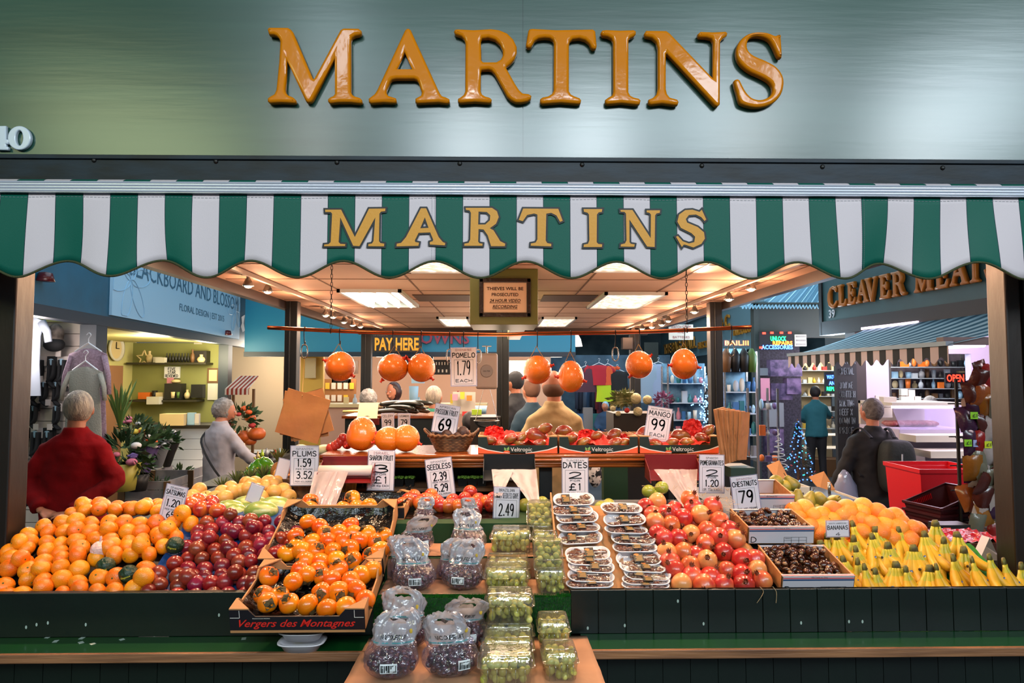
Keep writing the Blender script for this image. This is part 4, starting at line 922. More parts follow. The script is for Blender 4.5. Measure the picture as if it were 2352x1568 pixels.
for a in ((1745, 1352), (1775, 1352)):
  p0 = P(a[0], a[1], 2.222); b.tube(cr([p0 + Vector((0, 0, .008)), p0 + Vector((.01, -.005, -.01)), p0 + Vector((.008 if a[0] > 1760 else -.012, -.004, -.045))], 4), .0008, 4)
tag(b.build('wood_wool', mat('straw', '#c3a377', .7)), 'pale wood wool strands among the pomegranates', 'packing straw', kind='stuff')
# -- chestnut crates
m_crate = mat('pale_wood', '#c08a58', .6, col2='#a87446', vscale=10, stretch=(.3, 3, 3)); m_lab = mat('crate_label', '#b9b4ba', .5); m_cr = mat('crate_red', '#c5353a', .5); m_cb = mat('crate_blue', '#24456e', .5)
def crate(loc, tilt, w, l, h, label, front=True):
  e = empty('chestnut_crate', loc, label, 'crate', 'chestnut crates'); e.rotation_euler = (tilt, 0, 0); t = .006
  b = MB(); b.bx((-w / 2, 0, 0), (w / 2, l, t)); b.build('base', m_crate, e)
  for s in (-1, 1):
    b = MB(); b.prism([(s * w / 2, 0, 0), (s * w / 2, l, 0), (s * w / 2, l, h * 1.05), (s * w / 2, 0, h)], (-s * t, 0, 0)); b.build('side_panel', m_crate, e)
  for y in (0, l - t):
    b = MB(); b.bx((-w / 2, y, 0), (w / 2, y + t, h)); b.mi = 1
    if y == 0:
      b.bx((-w / 2 + .003, -.0012, .002), (w / 2 - .003, -.0002, h - .001)); b.mi = 2; b.bx((-w / 2 + .003, -.002, h - .008), (w / 2 - .003, -.0013, h - .005)); b.mi = 3; b.bx((-w / 2 + .003, -.002, h - .015), (w / 2 - .003, -.0013, h - .010))
      b.mi = 4; hand_text(b, 'ROMAIN', -w * .1, w * .12, h - .007, h - .001, .12, y=-.0025)
      hand_text(b, 'D', -w * .46, -w * .38, h * .1, h * .42, .15, y=-.0025); type_text(b, 'FRANCE', .015, .035, h * .30, h * .36, y=-.0025)
      for xx in (.01, .038, .066, .095): b.bx((xx, -.0026, h * .05), (xx + .0008, -.002, h * .4))
      b.bx((.01, -.0026, h * .4), (.096, -.002, h * .41)); b.bx((.01, -.0026, h * .2), (.096, -.002, h * .21))
    else: b.bx((-w / 2 + .01, y - .0012, .01), (w / 2 - .01, y, h - .004));
    b.build('end_panel', [m_crate, m_lab, m_cr, m_cb, m_bagtxt], e)
  b = MB(); b.bx((-w / 2, l - .012, h), (w / 2, l, h + .002)); b.build('rear_strip', m_lab, e)
  b = MB(); b.bx((-w / 2, -.001, h), (w / 2, .012, h + .002)); b.mi = 1; b.bx((-w / 2, .002, h + .0021), (w / 2, .005, h + .0025)); b.build('top_strip', [m_lab, m_cr], e)
  return e
crate((1.085, 2.26, .957), math.radians(13), .25, .22, .062, 'front pale wooden crate of chestnuts with tricolour stripe')
crate((1.055, 2.475, 1.07), math.radians(8), .25, .20, .062, 'middle pale wooden crate of chestnuts behind the front one')
crate((1.135, 2.76, 1.13), math.radians(10), .2, .2, .07, 'rear empty pale wooden crate behind the chestnuts')
m_ches = mat('chestnut_shell', '#351608', .22, col2='#52250f', vscale=16, var=.4, coat=.3); m_scar = mat('chestnut_scar', '#9a7350', .7)
def mk_ches(i):
  m = MB(); m.ball((0, 0, 0), (.0155, .013 + .002 * i, .0095), 12, 8, fn=lambda q: 1 + .25 * max(0, q.x) ** 6)
  o = fbuild('chestnut', m, m_ches); s = MB(); s.ball((-.0112, 0, 0), (.0046, .0085, .006), 8, 5); fbuild('pale_scar', s, m_scar, parent=o); return o
CKd = Kind([mk_ches(i) for i in range(2)]); nC = 0
for ci, (cx_, y0, z0, nm) in enumerate(((1.085, 2.26, .957, 'front'), (1.055, 2.475, 1.07, 'middle'))):
  tl_ = math.radians((13, 8)[ci]); ct, sn = math.cos(tl_), math.sin(tl_)
  for lay in range(2):
    for j in range((8, 7)[ci]):
      k = 0
      for i in range(9):
        lx = -.11 + i * .026 + (.013 if j % 2 else 0) + R.uniform(-.004, .004); ly = .018 + j * .0265 + R.uniform(-.004, .004)
        if abs(lx) > .113: continue
        if lay == 1 and R.random() < .35: continue
        lz = .03 + lay * .013 + .012 * (ly / .22) * lay + R.uniform(-.002, .003) + .01 * lay * math.exp(-(lx / .06) ** 2); k += 1
        CKd.put(nC, (cx_ + lx, y0 + ly * ct - lz * sn, z0 + ly * sn + lz * ct), rr(.9), 1, 'glossy brown chestnut, %s in %s row, %s layer of the %s crate' % (ORD[k - 1], ORD[j], ('lower', 'upper')[lay], nm), 'chestnuts in the crates'); nC += 1
# -- bananas
m_ban = mat('banana_skin', '#cf9f22', .42, col2='#b78a1c', vscale=22, var=.12, thr=(.5, .8)); m_bang = mat('banana_green', '#8b9a22', .45, col2='#b5a528', vscale=14); m_bantip = mat('banana_tip', '#3a2a16', .8); m_stick = mat('sticker_blue', '#2c4f8c', .4); m_stick2 = mat('sticker_white', '#d9d9d2', .4)
def mk_hand(seed, n):
  rng = random.Random(seed); e = empty('banana_hand', (0, 0, 0))
  c = MB(); c.tube([(-.001, .002, .014), (0, 0, .004), (0, -.004, -.014)], [(.005, .009), (.007, .013), (.007, .016)], 10); c.build('crown', mat('banana_crown', '#6f6a24', .6, col2='#4a3c1c', vscale=50), e, smooth=True)
  for k in range(n):
    a = (k - (n - 1) / 2) * (2.3 / max(n, 3)) + rng.uniform(-.08, .08); L = rng.uniform(.135, .155)
    pts = []; rad = []; rho = .006; dz = -.008; st_ = L / 10; f0 = math.radians(rng.uniform(62, 80)); f1 = math.radians(rng.uniform(-8, 8))
    for i in range(11):
      t = i / 10; pts.append((rho * math.sin(a) * 1.05 + .005 * (k - (n - 1) / 2), -rho * math.cos(a), dz)); ph = f0 + (f1 - f0) * t ** 1.15; rho += st_ * math.cos(ph); dz -= st_ * math.sin(ph)
      rad.append(.006 + .0115 * min(1, max(0, (t - .08) / .3)) ** .8 if t < .84 else (.0175 - (t - .84) / .16 * .0125))
    b = MB(); b.tube(pts, rad, 7, twist=rng.random()); n0 = 7 * 2
    for fi in range(len(b.f)): b.m[fi] = 1 if min(b.f[fi]) < n0 else 0
    b.ball(pts[-1], (.0045, .0045, .0045), 7, 5, mi=2)
    o = b.build('banana', [m_ban, m_bang, m_bantip], e, smooth=True, fix=False)
    if k % 2 == seed % 2:
      p = Vector(pts[5]); s_ = MB(); s_.ball(p + Vector((0, -.0135, .0075)), (.006, .003, .005), 9, 5); s_.ball(p + Vector((0, -.0137, .0077)), (.0038, .0033, .0032), 8, 5, mi=1); s_.build('sticker', [m_stick, m_stick2], o)
  return e
HK = Kind([mk_hand(s, n) for s, n in ((1, 4), (2, 5), (3, 3), (4, 5), (5, 6))])
hands = [(1958,1204,0),(1915,1214,1),(1899,1232,2),(1884,1250,2),(1922,1234,3),(2011,1217,1),(2064,1217,0),(2003,1233,3),(1960,1238,4),(2123,1228,1),(2148,1203,2),(2198,1229,2),(2167,1242,0),(2039,1254,4),(1965,1262,1),(2098,1260,4),(2213,1264,2),(2189,1282,3),(1936,1285,1),(1969,1290,0),(2058,1298,4),(2136,1307,1),(2345,1301,3)]
hands_s = sorted(hands, key=lambda q: -q[1])
for i, (px, py, k) in enumerate(hands_s):
  Y = 2.40 + (1310 - py) / 110 * .24; p = P(px, py, Y)
  HK.put(k, p, (math.radians(R.uniform(-8, 10)), 0, R.uniform(-.3, .8)), R.uniform(1.05, 1.2), 'bunch of yellow bananas with green necks, %s nearest the front board' % ORD[i], 'banana hands on the right of the counter')
loose = [(1985, 1335, .2), (2080, 1340, .1), (2150, 1335, .25), (2230, 1335, .3), (2010, 1345, 0.), (2232, 1318, .35), (2272, 1312, .1), (2305, 1322, .2)]
for i, (px, py, a) in enumerate(loose):
  p = P(px, py - 32, 2.39); HK.put(2, p, (math.radians(4), 0, .5 + a), 1.0, 'small bunch of bananas lying low along the front board, %s from the left' % ORD[i], 'banana hands on the right of the counter')
b = MB(); b.grid(30, 20, lambda u, v: Vector((1.22 + .69 * u, 2.245 + .42 * v, zs(2.245 + .42 * v) - .13 + .01 * v + .008 * noise.noise(Vector((u * 9, v * 9, 5)))))); tag(b.build('turf_mat', m_turf, smooth=True), 'green turf mat under the bananas', 'mat')
# oranges, pears, and the rear fruit on the right
orz = zz([(395,310),(470,290),(530,345),(605,335),(680,300),(790,280),(905,275),(805,320),(895,310),(1005,320),(1060,360),(1145,345),(745,350),(680,375),(800,385),(885,370),(960,410),(1065,405),(1175,385),(1160,440),(1270,435),(510,435),(600,440),(620,400),(1030,470),(900,460),(1115,500),(1250,515),(590,480),(420,365)], ox=1700)
put_list(K_o, orz, (1.6, 2.72, 1.14), Vector((0, -.62, .78)), near_labels(orz, 'large orange, %s from the left in the %s row of the pile behind the bananas', 14), 'oranges piled behind the bananas', up=.0)
orz2 = [(x + (18 if j % 2 else 0), 1195 + j * 22) for j in range(4) for x in range(1860, 2100, 38)]
orz2 = [q for q in orz2 if q[1] > 1180 + max(0, q[0] - 1900) * .17]
put_list(K_o, orz2, (1.6, 2.76, 1.10), Vector((0, -.62, .78)), near_labels(orz2, 'half hidden orange low in the pile, %s from the left, layer %s', 8), 'oranges piled behind the bananas')
m_pear = mat('pear_skin', '#93862c', .45, col2='#6d6a24', vscale=18, var=.2); m_pearb = mat('asian_pear_skin', '#c08a3c', .42, col2='#d09c4e', vscale=10, var=.12, coat=.1, bump=.1, bscale=200)
def mk_pear():
  m = MB(); m.lathe(cr([(.001, -.033), (.018, -.031), (.03, -.018), (.031, 0), (.022, .02), (.015, .036), (.010, .045), (.001, .047)], 3), n=16); o = fbuild('pear', m, m_pear)
  s = MB(); s.tube([(0, 0, .046), (.003, 0, .062)], .0017, 5); fbuild('stem', s, m_bantip, parent=o); return o
def mk_apear():
  r = .038; m = MB(); m.ball((0, 0, 0), (r, r, r * .92), 20, 12, fn=lambda q: 1 - .2 * math.exp(-(1 - q.z) / .04)); o = fbuild('asian_pear', m, m_pearb)
  s = MB(); s.tube([(0, 0, r * .7), (.002, 0, r * 1.15)], .0017, 5); fbuild('stem', s, m_bantip, parent=o); return o
K_pr = Kind([mk_pear()]); K_ap = Kind([mk_apear()])
prs = [(1803, 1160), (1832, 1148), (1812, 1145), (1857, 1150), (1880, 1148), (1896, 1158), (1918, 1152), (1872, 1168), (1840, 1170), (1826, 1172), (1782, 1108), (1800, 1118), (1820, 1112), (1890, 1172)]
for i, (px, py) in enumerate(sorted(prs)):
  K_pr.put(0, P(px, py, 2.9 if py > 1130 else 3.2), rr(), 1.05, 'green brown pear behind the oranges, %s from the left' % ORD[i], 'pears behind the chestnuts')
aps = zz([(1427,187),(1470,155),(1520,200),(1590,210),(1640,170),(1700,125),(1490,235),(1710,170),(1780,150),(1850,120),(1900,150),(1400,215),(1545,240),(1660,215)], ox=0) + zz([(165,130),(100,150),(220,120),(225,175),(295,150),(130,200),(330,195),(30,150),(20,110),(80,100),(180,80),(250,90)])
put_list(K_ap, aps, (-1.5, 3.0, 1.165), Vector((0, -.3, .95)), near_labels(aps, 'russet yellow asian pear, %s from the left in the %s row behind the melons', 16), 'asian pears at the back left', r=.95)
m_app = mat('apple_skin', '#a5261c', .25, col2='#d07028', vscale=10, var=.3, coat=.3, thr=(.45, .7))
def mk_app(nm='apple'):
  r = .033; m = MB(); m.ball((0, 0, 0), (r, r, r * .92), 18, 11, fn=lambda q: 1 - .25 * math.exp(-(1 - q.z) / .05) - .1 * math.exp(-(1 + q.z) / .05)); o = fbuild(nm, m, m_app)
  s = MB(); s.tube([(0, 0, r * .7), (.002, 0, r * 1.05)], .0013, 5); fbuild('stem', s, m_bantip, parent=o); return o
K_ra = Kind([mk_app()])
for i, (px, py) in enumerate(((437, 1158), (462, 1169), (455, 1150), (480, 1163), (500, 1172), (485, 1155))): K_ra.put(0, onheap(px, py, .05), rr(), 1, 'red and yellow apple between satsumas and melons, %s from the left' % ORD[i], 'apples between satsumas and melons')
K_ne = Kind([mk_app('nectarine')])
ne = [(938, 1148), (952, 1140), (965, 1155), (978, 1146), (990, 1138), (1003, 1152), (1012, 1160), (1040, 1150), (1052, 1162), (1068, 1146), (1080, 1130), (1085, 1158), (1100, 1148), (1118, 1152), (1133, 1146), (1128, 1160), (925, 1158), (1030, 1162), (1095, 1165)]
for i, (px, py) in enumerate(sorted(ne)): K_ne.put(0, P(px, py, 2.82 + (1165 - py) * .003), rr(), 1.0, 'red nectarine in the row behind the grape bags, %s from the left' % ORD[i], 'nectarines behind the grape bags')
b = MB(); b.bx((-.43, 2.7, 1.105), (.0, 3.0, 1.118)); tag(b.build('fruit_tray', m_blackfoil), 'black tray under the nectarines', 'tray')
K_ga = Kind([(lambda o: o)((lambda m: (m.ball((0, 0, 0), (.03, .03, .028), 16, 10), fbuild('green_apple', m, mat('green_apple', '#9a9a3a', .3, col2='#8a9430', vscale=8, coat=.2)))[1])(MB()))])
for i, (px, py) in enumerate(((1205, 1160), (1222, 1168), (1245, 1155), (1490, 1128), (1500, 1138), (1380, 1165), (1398, 1160), (1520, 1120))): K_ga.put(0, P(px, py, 2.85), rr(), 1, 'pale green apple behind the dates and grapes, %s counting from the left' % ORD[[0, 1, 2, 5, 6, 3, 4, 7][i]], 'green apples behind the dates')
# watermelons
m_wm = mat('melon_skin', '#7d9440', .35, col2='#c3c07c', vscale=13, stretch=(.5, 3, 3), coat=.2, thr=(.46, .56))
for i, (px, py, rx, rz_) in enumerate(((575, 1162, .085, .048), (632, 1163, .075, .045), (528, 1166, .06, .035), (540, 1175, .05, .035), (600, 1172, .07, .04))):
  m = MB(); m.ball((0, 0, 0), (rx, rz_ * 1.1, rz_), 24, 14); o = fbuild('watermelon', m, m_wm); o.location = P(px, py + 1, 2.83 - .03 * i); tag(o, 'pale striped watermelon behind the plums, %s' % ('largest one', 'right hand one', 'small left one', 'front left one', 'front middle one')[i], 'melon', 'watermelons behind the plums')
for i, (px, py) in enumerate(((665, 1160), (682, 1165), (655, 1172))):
  m = MB(); m.ball((0, 0, 0), (.045, .04, .03), 20, 12); o = fbuild('green_melon', m, mat('green_melon', '#7c9434', .35)); o.location = P(px, py + 6, 2.86); tag(o, 'smooth green melon beside the black persimmon liner, %s' % ('left', 'right', 'front')[i], 'melon', 'green melons')
m = MB(); m.prism([P(560, 1171, 2.7), P(590, 1183, 2.7), P(600, 1173, 2.7)], (0, .05, 0)); tag(m.build('melon_slice', [mat('melon_flesh', '#e0742c', .4)]), 'cut slice of orange melon behind the plums', 'melon slice')
# ================================================================ rail shelf
YR = 3.1
xs0, xs1 = P(735, 1050, YR).x, P(1655, 1050, YR).x
zsh = P(1176, 1043, YR).z
e = empty('rail_shelf', ((xs0 + xs1) / 2, YR, zsh), 'varnished wooden shelf with moulded double rail across the stall', 'shelf')
hw = (xs1 - xs0) / 2
b = MB(); b.bx((-hw, 0, -.02), (hw, .42, 0)); b.build('shelf_board', m_rail, e)
b = MB()
for z in (-.009, -.027): b.tube([(-hw, -.004, z), (hw, -.004, z)], .0095, 10)
b.build('upper_rail', m_rail, e, smooth=True)
b = MB()
for z in (-.044, -.056): b.tube([(-hw + .02, .004, z), (hw - .2, .004, z)], .007, 10)
b.build('lower_rail', m_rail, e, smooth=True)
for x in (-hw + .1, .12, .68):
  b = MB(); b.bx((x - .03, .06, -1.5), (x + .03, .12, -.02)); b.build('support', m_darkpost, e)
# -- price cards
m_cardw = mat('price_card', '#dcd3da', .35, coat=.4); m_inkb = mat('black_marker', '#141416', .5); m_inkr = mat('red_marker', '#a54a4a', .5)
m_sleeve = film('card_sleeve', '#ffffff', milk=.02, rough=.05, gloss=.12, bump=.2, bscale=12)
def price_card(cx, cy, w, h, ang, Y, lines, frame, label, lean=0, name='price_card', sc=1, tint=None):
  c = P(cx, cy, Y); W = w / F * Y / 1.0 * 1.0; H = h / F * Y
  e = empty(name, c, label, 'price card', 'hand lettered price cards'); e.rotation_euler = (lean, math.radians(ang), 0)
  b = MB(); b.bx((-W / 2, 0, -H / 2), (W / 2, .0012, H / 2)); b.build('card', m_cardw, e, bevel=.0008)
  b = MB(); q = .004; b.bx((-W / 2 - q, .0012, -H / 2 - q), (W / 2 + q, .0016, H / 2 + q)); b.build('plastic_sleeve', film('sleeve_back', '#d8dcf0', milk=.35, rough=.1, gloss=.3), e)
  t = MB(); r_ = MB()
  for (tx, yc, hf, wf, pen, red) in lines:
    z = H / 2 - yc * H; hh = hf * H / 2; ww = wf * W / 2
    hand_text(r_ if red else t, tx, -ww, ww, z - hh, z + hh, pen, y=-.0006, jit=.02)
  if frame:
    f0, f1, fw = frame; z0, z1, x = H / 2 - f1 * H, H / 2 - f0 * H, fw * W / 2; l = .0009
    for (a0, a1, b0, b1) in ((-x, x, z0, z0 + l), (-x, x, z1 - l, z1), (-x, -x + l, z0, z1), (x - l, x, z0, z1)): t.add([(a0, -.0006, b0), (a1, -.0006, b0), (a1, -.0006, b1), (a0, -.0006, b1)], [(0, 1, 2, 3)])
  t.build('lettering', m_inkb, e, fix=False)
  if r_.v: r_.build('small_lettering', m_inkr, e, fix=False)
  return e
B_, b_, L_ = .2, .13, .11
price_card(397, 1159, 46, 84, 13, 2.6, [('SPANISH', .06, .055, .62, .12, 0), ('SATSUMAS', .18, .12, .92, .15, 0), ('1.20', .46, .19, .62, .15, 0), ('PER POUND', .64, .045, .66, .16, 0), ('65', .77, .17, .36, .14, 0), ('PER KILOGRAM', .92, .04, .7, .16, 0)], (.29, .96, .8), 'price card reading SPANISH SATSUMAS 1.20, tilted in the satsuma heap')
price_card(699, 1069, 61, 87, 0, 3.02, [('SPANISH', .07, .05, .62, .12, 0), ('PLUMS', .19, .13, .88, .17, 0), ('1.59', .43, .19, .5, .17, 0), ('PER POUND', .59, .035, .62, .18, 0), ('3.52', .74, .18, .56, .14, 0), ('PER KILOGRAM', .91, .035, .66, .18, 0)], (.31, .96, .78), 'price card reading SPANISH PLUMS 1.59 at the left end of the shelf')
price_card(875, 1080, 58, 88, 1.5, 3.02, [('ISRAEL', .06, .06, .62, .12, 1), ('SHARON FRUIT', .18, .12, .92, .16, 0), ('3', .46, .19, .56, .17, 0), ('FOR', .6, .045, .42, .2, 0), ('£1', .74, .17, .52, .15, 0), ('OR 40p EACH', .89, .05, .64, .16, 0)], (.3, .97, .72), 'price card reading SHARON FRUIT 3 FOR £1 beside the bag roll')
price_card(1011, 1097, 58, 86, -7, 3.02, [('SPANISH', .07, .05, .62, .12, 0), ('SEEDLESS', .2, .13, .92, .16, 0), ('2.39', .46, .2, .52, .17, 0), ('PER POUND', .61, .04, .62, .18, 0), ('5.29', .76, .19, .52, .16, 0), ('PER KILOGRAM', .92, .04, .66, .18, 0)], (.32, .97, .74), 'tilted price card reading SPANISH SEEDLESS 2.39 below the rail')
price_card(1321, 1093, 58, 80, 0, 3.02, [('TUNISIAN', .06, .05, .7, .13, 0), ('DATES', .19, .15, .94, .17, 0), ('2', .48, .17, .5, .18, 0), ('FOR', .63, .045, .4, .2, 0), ('£1', .8, .18, .48, .17, 0), ('OR 60p EACH', .97, .04, .66, .16, 0)], (.33, 1.0, .78), 'price card reading TUNISIAN DATES 2 FOR £1 behind the date trays')
price_card(1635, 1088, 55, 84, 1, 2.84, [('SPANISH', .07, .05, .5, .13, 0), ('POMEGRANATES', .2, .12, .96, .16, 0), ('2', .47, .16, .5, .18, 0), ('FOR', .6, .045, .36, .2, 0), ('1.20', .75, .17, .54, .16, 0), ('OR 75p EACH', .92, .055, .72, .15, 0)], (.32, .97, .8), 'price card reading SPANISH POMEGRANATES 2 FOR 1.20 at the right end of the rail')
price_card(1713, 1135, 60, 82, -6, 2.72, [('SPANISH', .07, .05, .6, .13, 1), ('CHESTNUTS', .2, .13, .94, .16, 0), ('79', .56, .32, .54, .15, 0), ('PER 100 GRAMS', .9, .07, .76, .15, 0)], (.33, .97, .72), 'price card reading SPANISH CHESTNUTS 79 behind the chestnut crates')
price_card(1163, 1165, 56, 88, 2, 2.72, [('BRAZILIAN', .06, .07, .62, .13, 0), ('PUNNET SEEDLESS GRAPE', .2, .13, .95, .17, 0), ('2.49', .56, .3, .6, .15, 0), ('EACH', .84, .07, .62, .16, 0)], (.31, 1.0, .84), 'price card reading BRAZILIAN SEEDLESS GRAPE 2.49 above the punnets')
price_card(1065, 842, 57, 86, -1, 3.08, [('CHINESE', .05, .045, .66, .13, 1), ('POMELO', .19, .12, .9, .16, 0), ('1.79', .53, .36, .52, .12, 0), ('EACH', .87, .07, .66, .18, 0)], (.31, .96, .76), 'price card reading CHINESE POMELO 1.79 EACH hung from the copper rod')
price_card(1024, 962, 54, 62, 9, 3.2, [('AFRICAN', .08, .07, .68, .14, 0), ('PASSION FRUIT', .26, .18, .94, .16, 0), ('69', .72, .42, .5, .15, 0)], (.45, 1.0, .8), 'tilted price card reading AFRICAN PASSION FRUIT 69 behind the basket')
price_card(1512, 973, 54, 74, 9, 3.2, [('SOUTH AMERICAN', .06, .04, .8, .14, 0), ('MANGO', .19, .14, .9, .16, 0), ('99', .53, .32, .58, .14, 0), ('EACH', .85, .1, .62, .15, 0)], (.31, .96, .82), 'tilted price card reading SOUTH AMERICAN MANGO 99 EACH in a mango box')
price_card(891, 970, 27, 41, -2, 4.9, [('CELERY', .14, .12, .86, .14, 0), ('99', .5, .28, .56, .16, 0), ('EACH', .85, .08, .6, .16, 0)], (.3, .96, .8), 'small price card reading CELERY 99 EACH on the inner counter')
price_card(928, 970, 26, 40, 0, 4.9, [('CUCUMBERS', .14, .1, .9, .14, 0), ('79', .5, .3, .56, .16, 0), ('EACH', .85, .08, .6, .16, 0)], (.3, .96, .8), 'small price card reading CUCUMBERS 79 EACH on the inner counter')
price_card(1924, 1214, 50, 34, -1, 2.5, [('SOUTH AMERICAN', .14, .08, .8, .13, 0), ('BANANAS', .42, .26, .94, .15, 0), ('4', .85, .2, .2, .15, 0)], None, 'white price card reading SOUTH AMERICAN BANANAS behind the bananas')
price_card(585, 1133, 28, 40, 20, 2.75, [], None, 'blank cream card standing among the melons')
price_card(648, 1082, 26, 54, 14, 3.1, [], None, 'blank cream card left of the plums price card')
# -- hanging rod, hooks, pomelos
m_copper = mat('copper', '#b5673c', .28, metal=.9); m_net = mat('pomelo_skin', '#ef6a0a', .25, coat=.5, var=.08)
def add_net(m, sc=95):
  nt = m.node_tree; N = nt.nodes; L = nt.links; tc = N.new('ShaderNodeTexCoord'); outs = []
  for s in (1, -1):
    mp = N.new('ShaderNodeMapping'); mp.inputs['Rotation'].default_value = (0, math.radians(45 * s), math.radians(20)); L.new(tc.outputs['Object'], mp.inputs['Vector'])
    w = N.new('ShaderNodeTexWave'); w.inputs['Scale'].default_value = sc; w.bands_direction = 'X'; L.new(mp.outputs[0], w.inputs['Vector']); outs.append(w.outputs['Fac'])
  mx = N.new('ShaderNodeMath'); mx.operation = 'MAXIMUM'; L.new(outs[0], mx.inputs[0]); L.new(outs[1], mx.inputs[1])
  pw = N.new('ShaderNodeMath'); pw.operation = 'POWER'; pw.inputs[1].default_value = 6; L.new(mx.outputs[0], pw.inputs[0])
  bp = N.new('ShaderNodeBump'); bp.inputs['Strength'].default_value = .35; bp.inputs['Distance'].default_value = .004; L.new(pw.outputs[0], bp.inputs['Height']); L.new(bp.outputs[0], N['Principled BSDF'].inputs['Normal'])
  mr = N.new('ShaderNodeMix'); mr.data_type = 'RGBA'; L.new(pw.outputs[0], mr.inputs[0]); mr.inputs[6].default_value = lin('#f0830f'); mr.inputs[7].default_value = lin('#e05c08'); L.new(mr.outputs[2], N['Principled BSDF'].inputs['Base Color'])
add_net(m_net)
YD = 3.12
def rodz(px): return P(px, 752 + 16 * (1 - ((px - 1176) / 560) ** 2) + (0 if px < 1176 else -2), YD)
b = MB(); pts = [rodz(px) for px in range(615, 1730, 37)]; r0 = pts[len(pts) // 2]
b.tube(pts, .0095, 10); rod = tag(b.build('hanging_rod', m_copper, smooth=True), 'long copper rod hung on two chains over the display', 'rod')
for px, lab in ((760, 'left'), (1578, 'right')):
  p = rodz(px); b = MB(); n = 22; L_c = ZC - p.z - .01
  for i in range(n):
    z = p.z + .012 + L_c * i / n; M_ = Matrix.Rotation((i % 2) * math.pi / 2, 3, 'Z')
    b.tube([Vector((p.x, p.y, z)) + M_ @ Vector((math.cos(a) * .005, 0, .012 + math.sin(a) * .0125)) for a in [k * math.pi / 4 for k in range(9)]], .0014, 4, cap=False)
  b.tube([Vector((p.x + .0, p.y + math.cos(a) * .013, p.z + math.sin(a) * .013)) for a in [k * math.pi / 5 for k in range(11)]], .002, 5)
  tag(b.build('chain', m_darkiron, smooth=True), 'thin dark chain holding the %s end of the copper rod' % lab, 'chain', 'chains of the copper rod')
def hook(px, L=.09, label='', carab=False):
  p = rodz(px); e = empty('s_hook', p, label, 'hook', 'hooks on the copper rod')
  b = MB(); b.tube(cr([(0, .012, -.004), (0, .008, .011), (0, -.008, .011), (0, -.011, -.01), (0, -.006, -L * .6), (0, .0, -L), (.0, .012, -L - .004), (0, .012, -L + .014)], 4), .0022, 6); b.build('wire', m_darkiron, e, smooth=True)
  if carab:
    b = MB(); z0 = -L - .002; b.tube(cr([(0, 0, z0), (.012, 0, z0 - .01), (.014, 0, z0 - .05), (0, 0, z0 - .065), (-.014, 0, z0 - .05), (-.012, 0, z0 - .01)], 4, True) + [(0, 0, z0)], .0028, 6); b.build('clip', m_steel, e, smooth=True)
  return e
poms = [(781, 842, 34, 33, .6), (903, 845, 35, 31, -.9), (968, 845, 32, 32, .8), (1234, 850, 33, 32, -.5), (1311, 867, 30, 34, .2), (1468, 838, 31, 31, -.9), (1571, 838, 31, 33, .1)]
def mk_pomelo(name, c, rx, rz_, lean, label, group, hang=None, point=.0):
  e = empty(name, c, label, 'pomelo', group)
  b = MB(); b.ball((0, 0, 0), (rx, rx, rz_), 28, 18, fn=lambda q: 1 + (point + .06) * max(0, q.z) ** 3); b.build('fruit', m_net, e, smooth=True, fix=False)
  for s in (1, -1):
    b = MB(); M_ = Matrix.Rotation(lean * s + (0 if s > 0 else 0), 3, 'Y'); d = Vector((s * math.cos(lean) , -.15, -s * math.sin(lean) * .8 - .1))
    d.normalize(); b.lathe([(.012, -.002), (.008, .006), (.004, .010), (.008, .018)], c=d * rx * .98, M=d.to_track_quat('Z', 'Y').to_matrix(), n=10); b.build('net_knot', mat('net_red', '#cf3212', .4), e, smooth=True)
  if hang is not None:
    for s in (-1, 1):
      b = MB(); b.tube(cr([hang - Vector(c), (hang - Vector(c)) * .8 + Vector((s * rx * .35, -.01, -.02)), Vector((s * rx * .75, -rx * .3, rz_ * .55))], 4), .0016, 5); b.build('string', mat('string', '#a9854e', .7), e, smooth=True)
  return e
for i, (px, py, rx, rz_, ln) in enumerate(poms):
  c = P(px, py, YD); hp = rodz(px - (2 if i != 1 else -4)); L = hp.z - (c.z + rz_ / F * YD) - .055
  hook(px, max(.06, L), 'dark wire hook carrying the %s hanging pomelo from the left' % ORD[i])
  mk_pomelo('pomelo', c, rx / F * YD, rz_ / F * YD, ln, 'orange netted pomelo hung from the copper rod, %s from the left' % ORD[i], 'pomelos hung from the rod', Vector((hp.x, hp.y, hp.z - max(.06, L))), .1 if i in (4, 6) else 0)
for px, lb in ((700, 'hook with steel clip above the hanging paper bags'), (1033, 'hook with steel clip left of the pomelo price card'), (1098, 'hook with steel clip right of the pomelo price card'), (1413, 'empty hook with steel clip between two pomelos'), (1679, 'hook with long steel clip at the right end of the rod')): hook(px, .07, lb, True)
hook(1065, .06, 'hook through the top of the pomelo price card')
for i, (px, py, rx, rz_, pt) in enumerate(((831, 1009, 35, 30, .5), (892, 1015, 31, 28, .0), (932, 1014, 32, 30, 0))):
  c = P(px, py, YR + .1 + .05 * (i == 0)); s = c.y / F; mk_pomelo('pomelo', (c.x, c.y, zsh + rz_ * s + .001), rx * s, rz_ * s, -.5 + i * .4, ('pear shaped pomelo on the shelf, leftmost of three', 'middle pomelo of the three on the shelf', 'pomelo on the shelf beside the wicker basket')[i], 'pomelos on the shelf', None, pt)
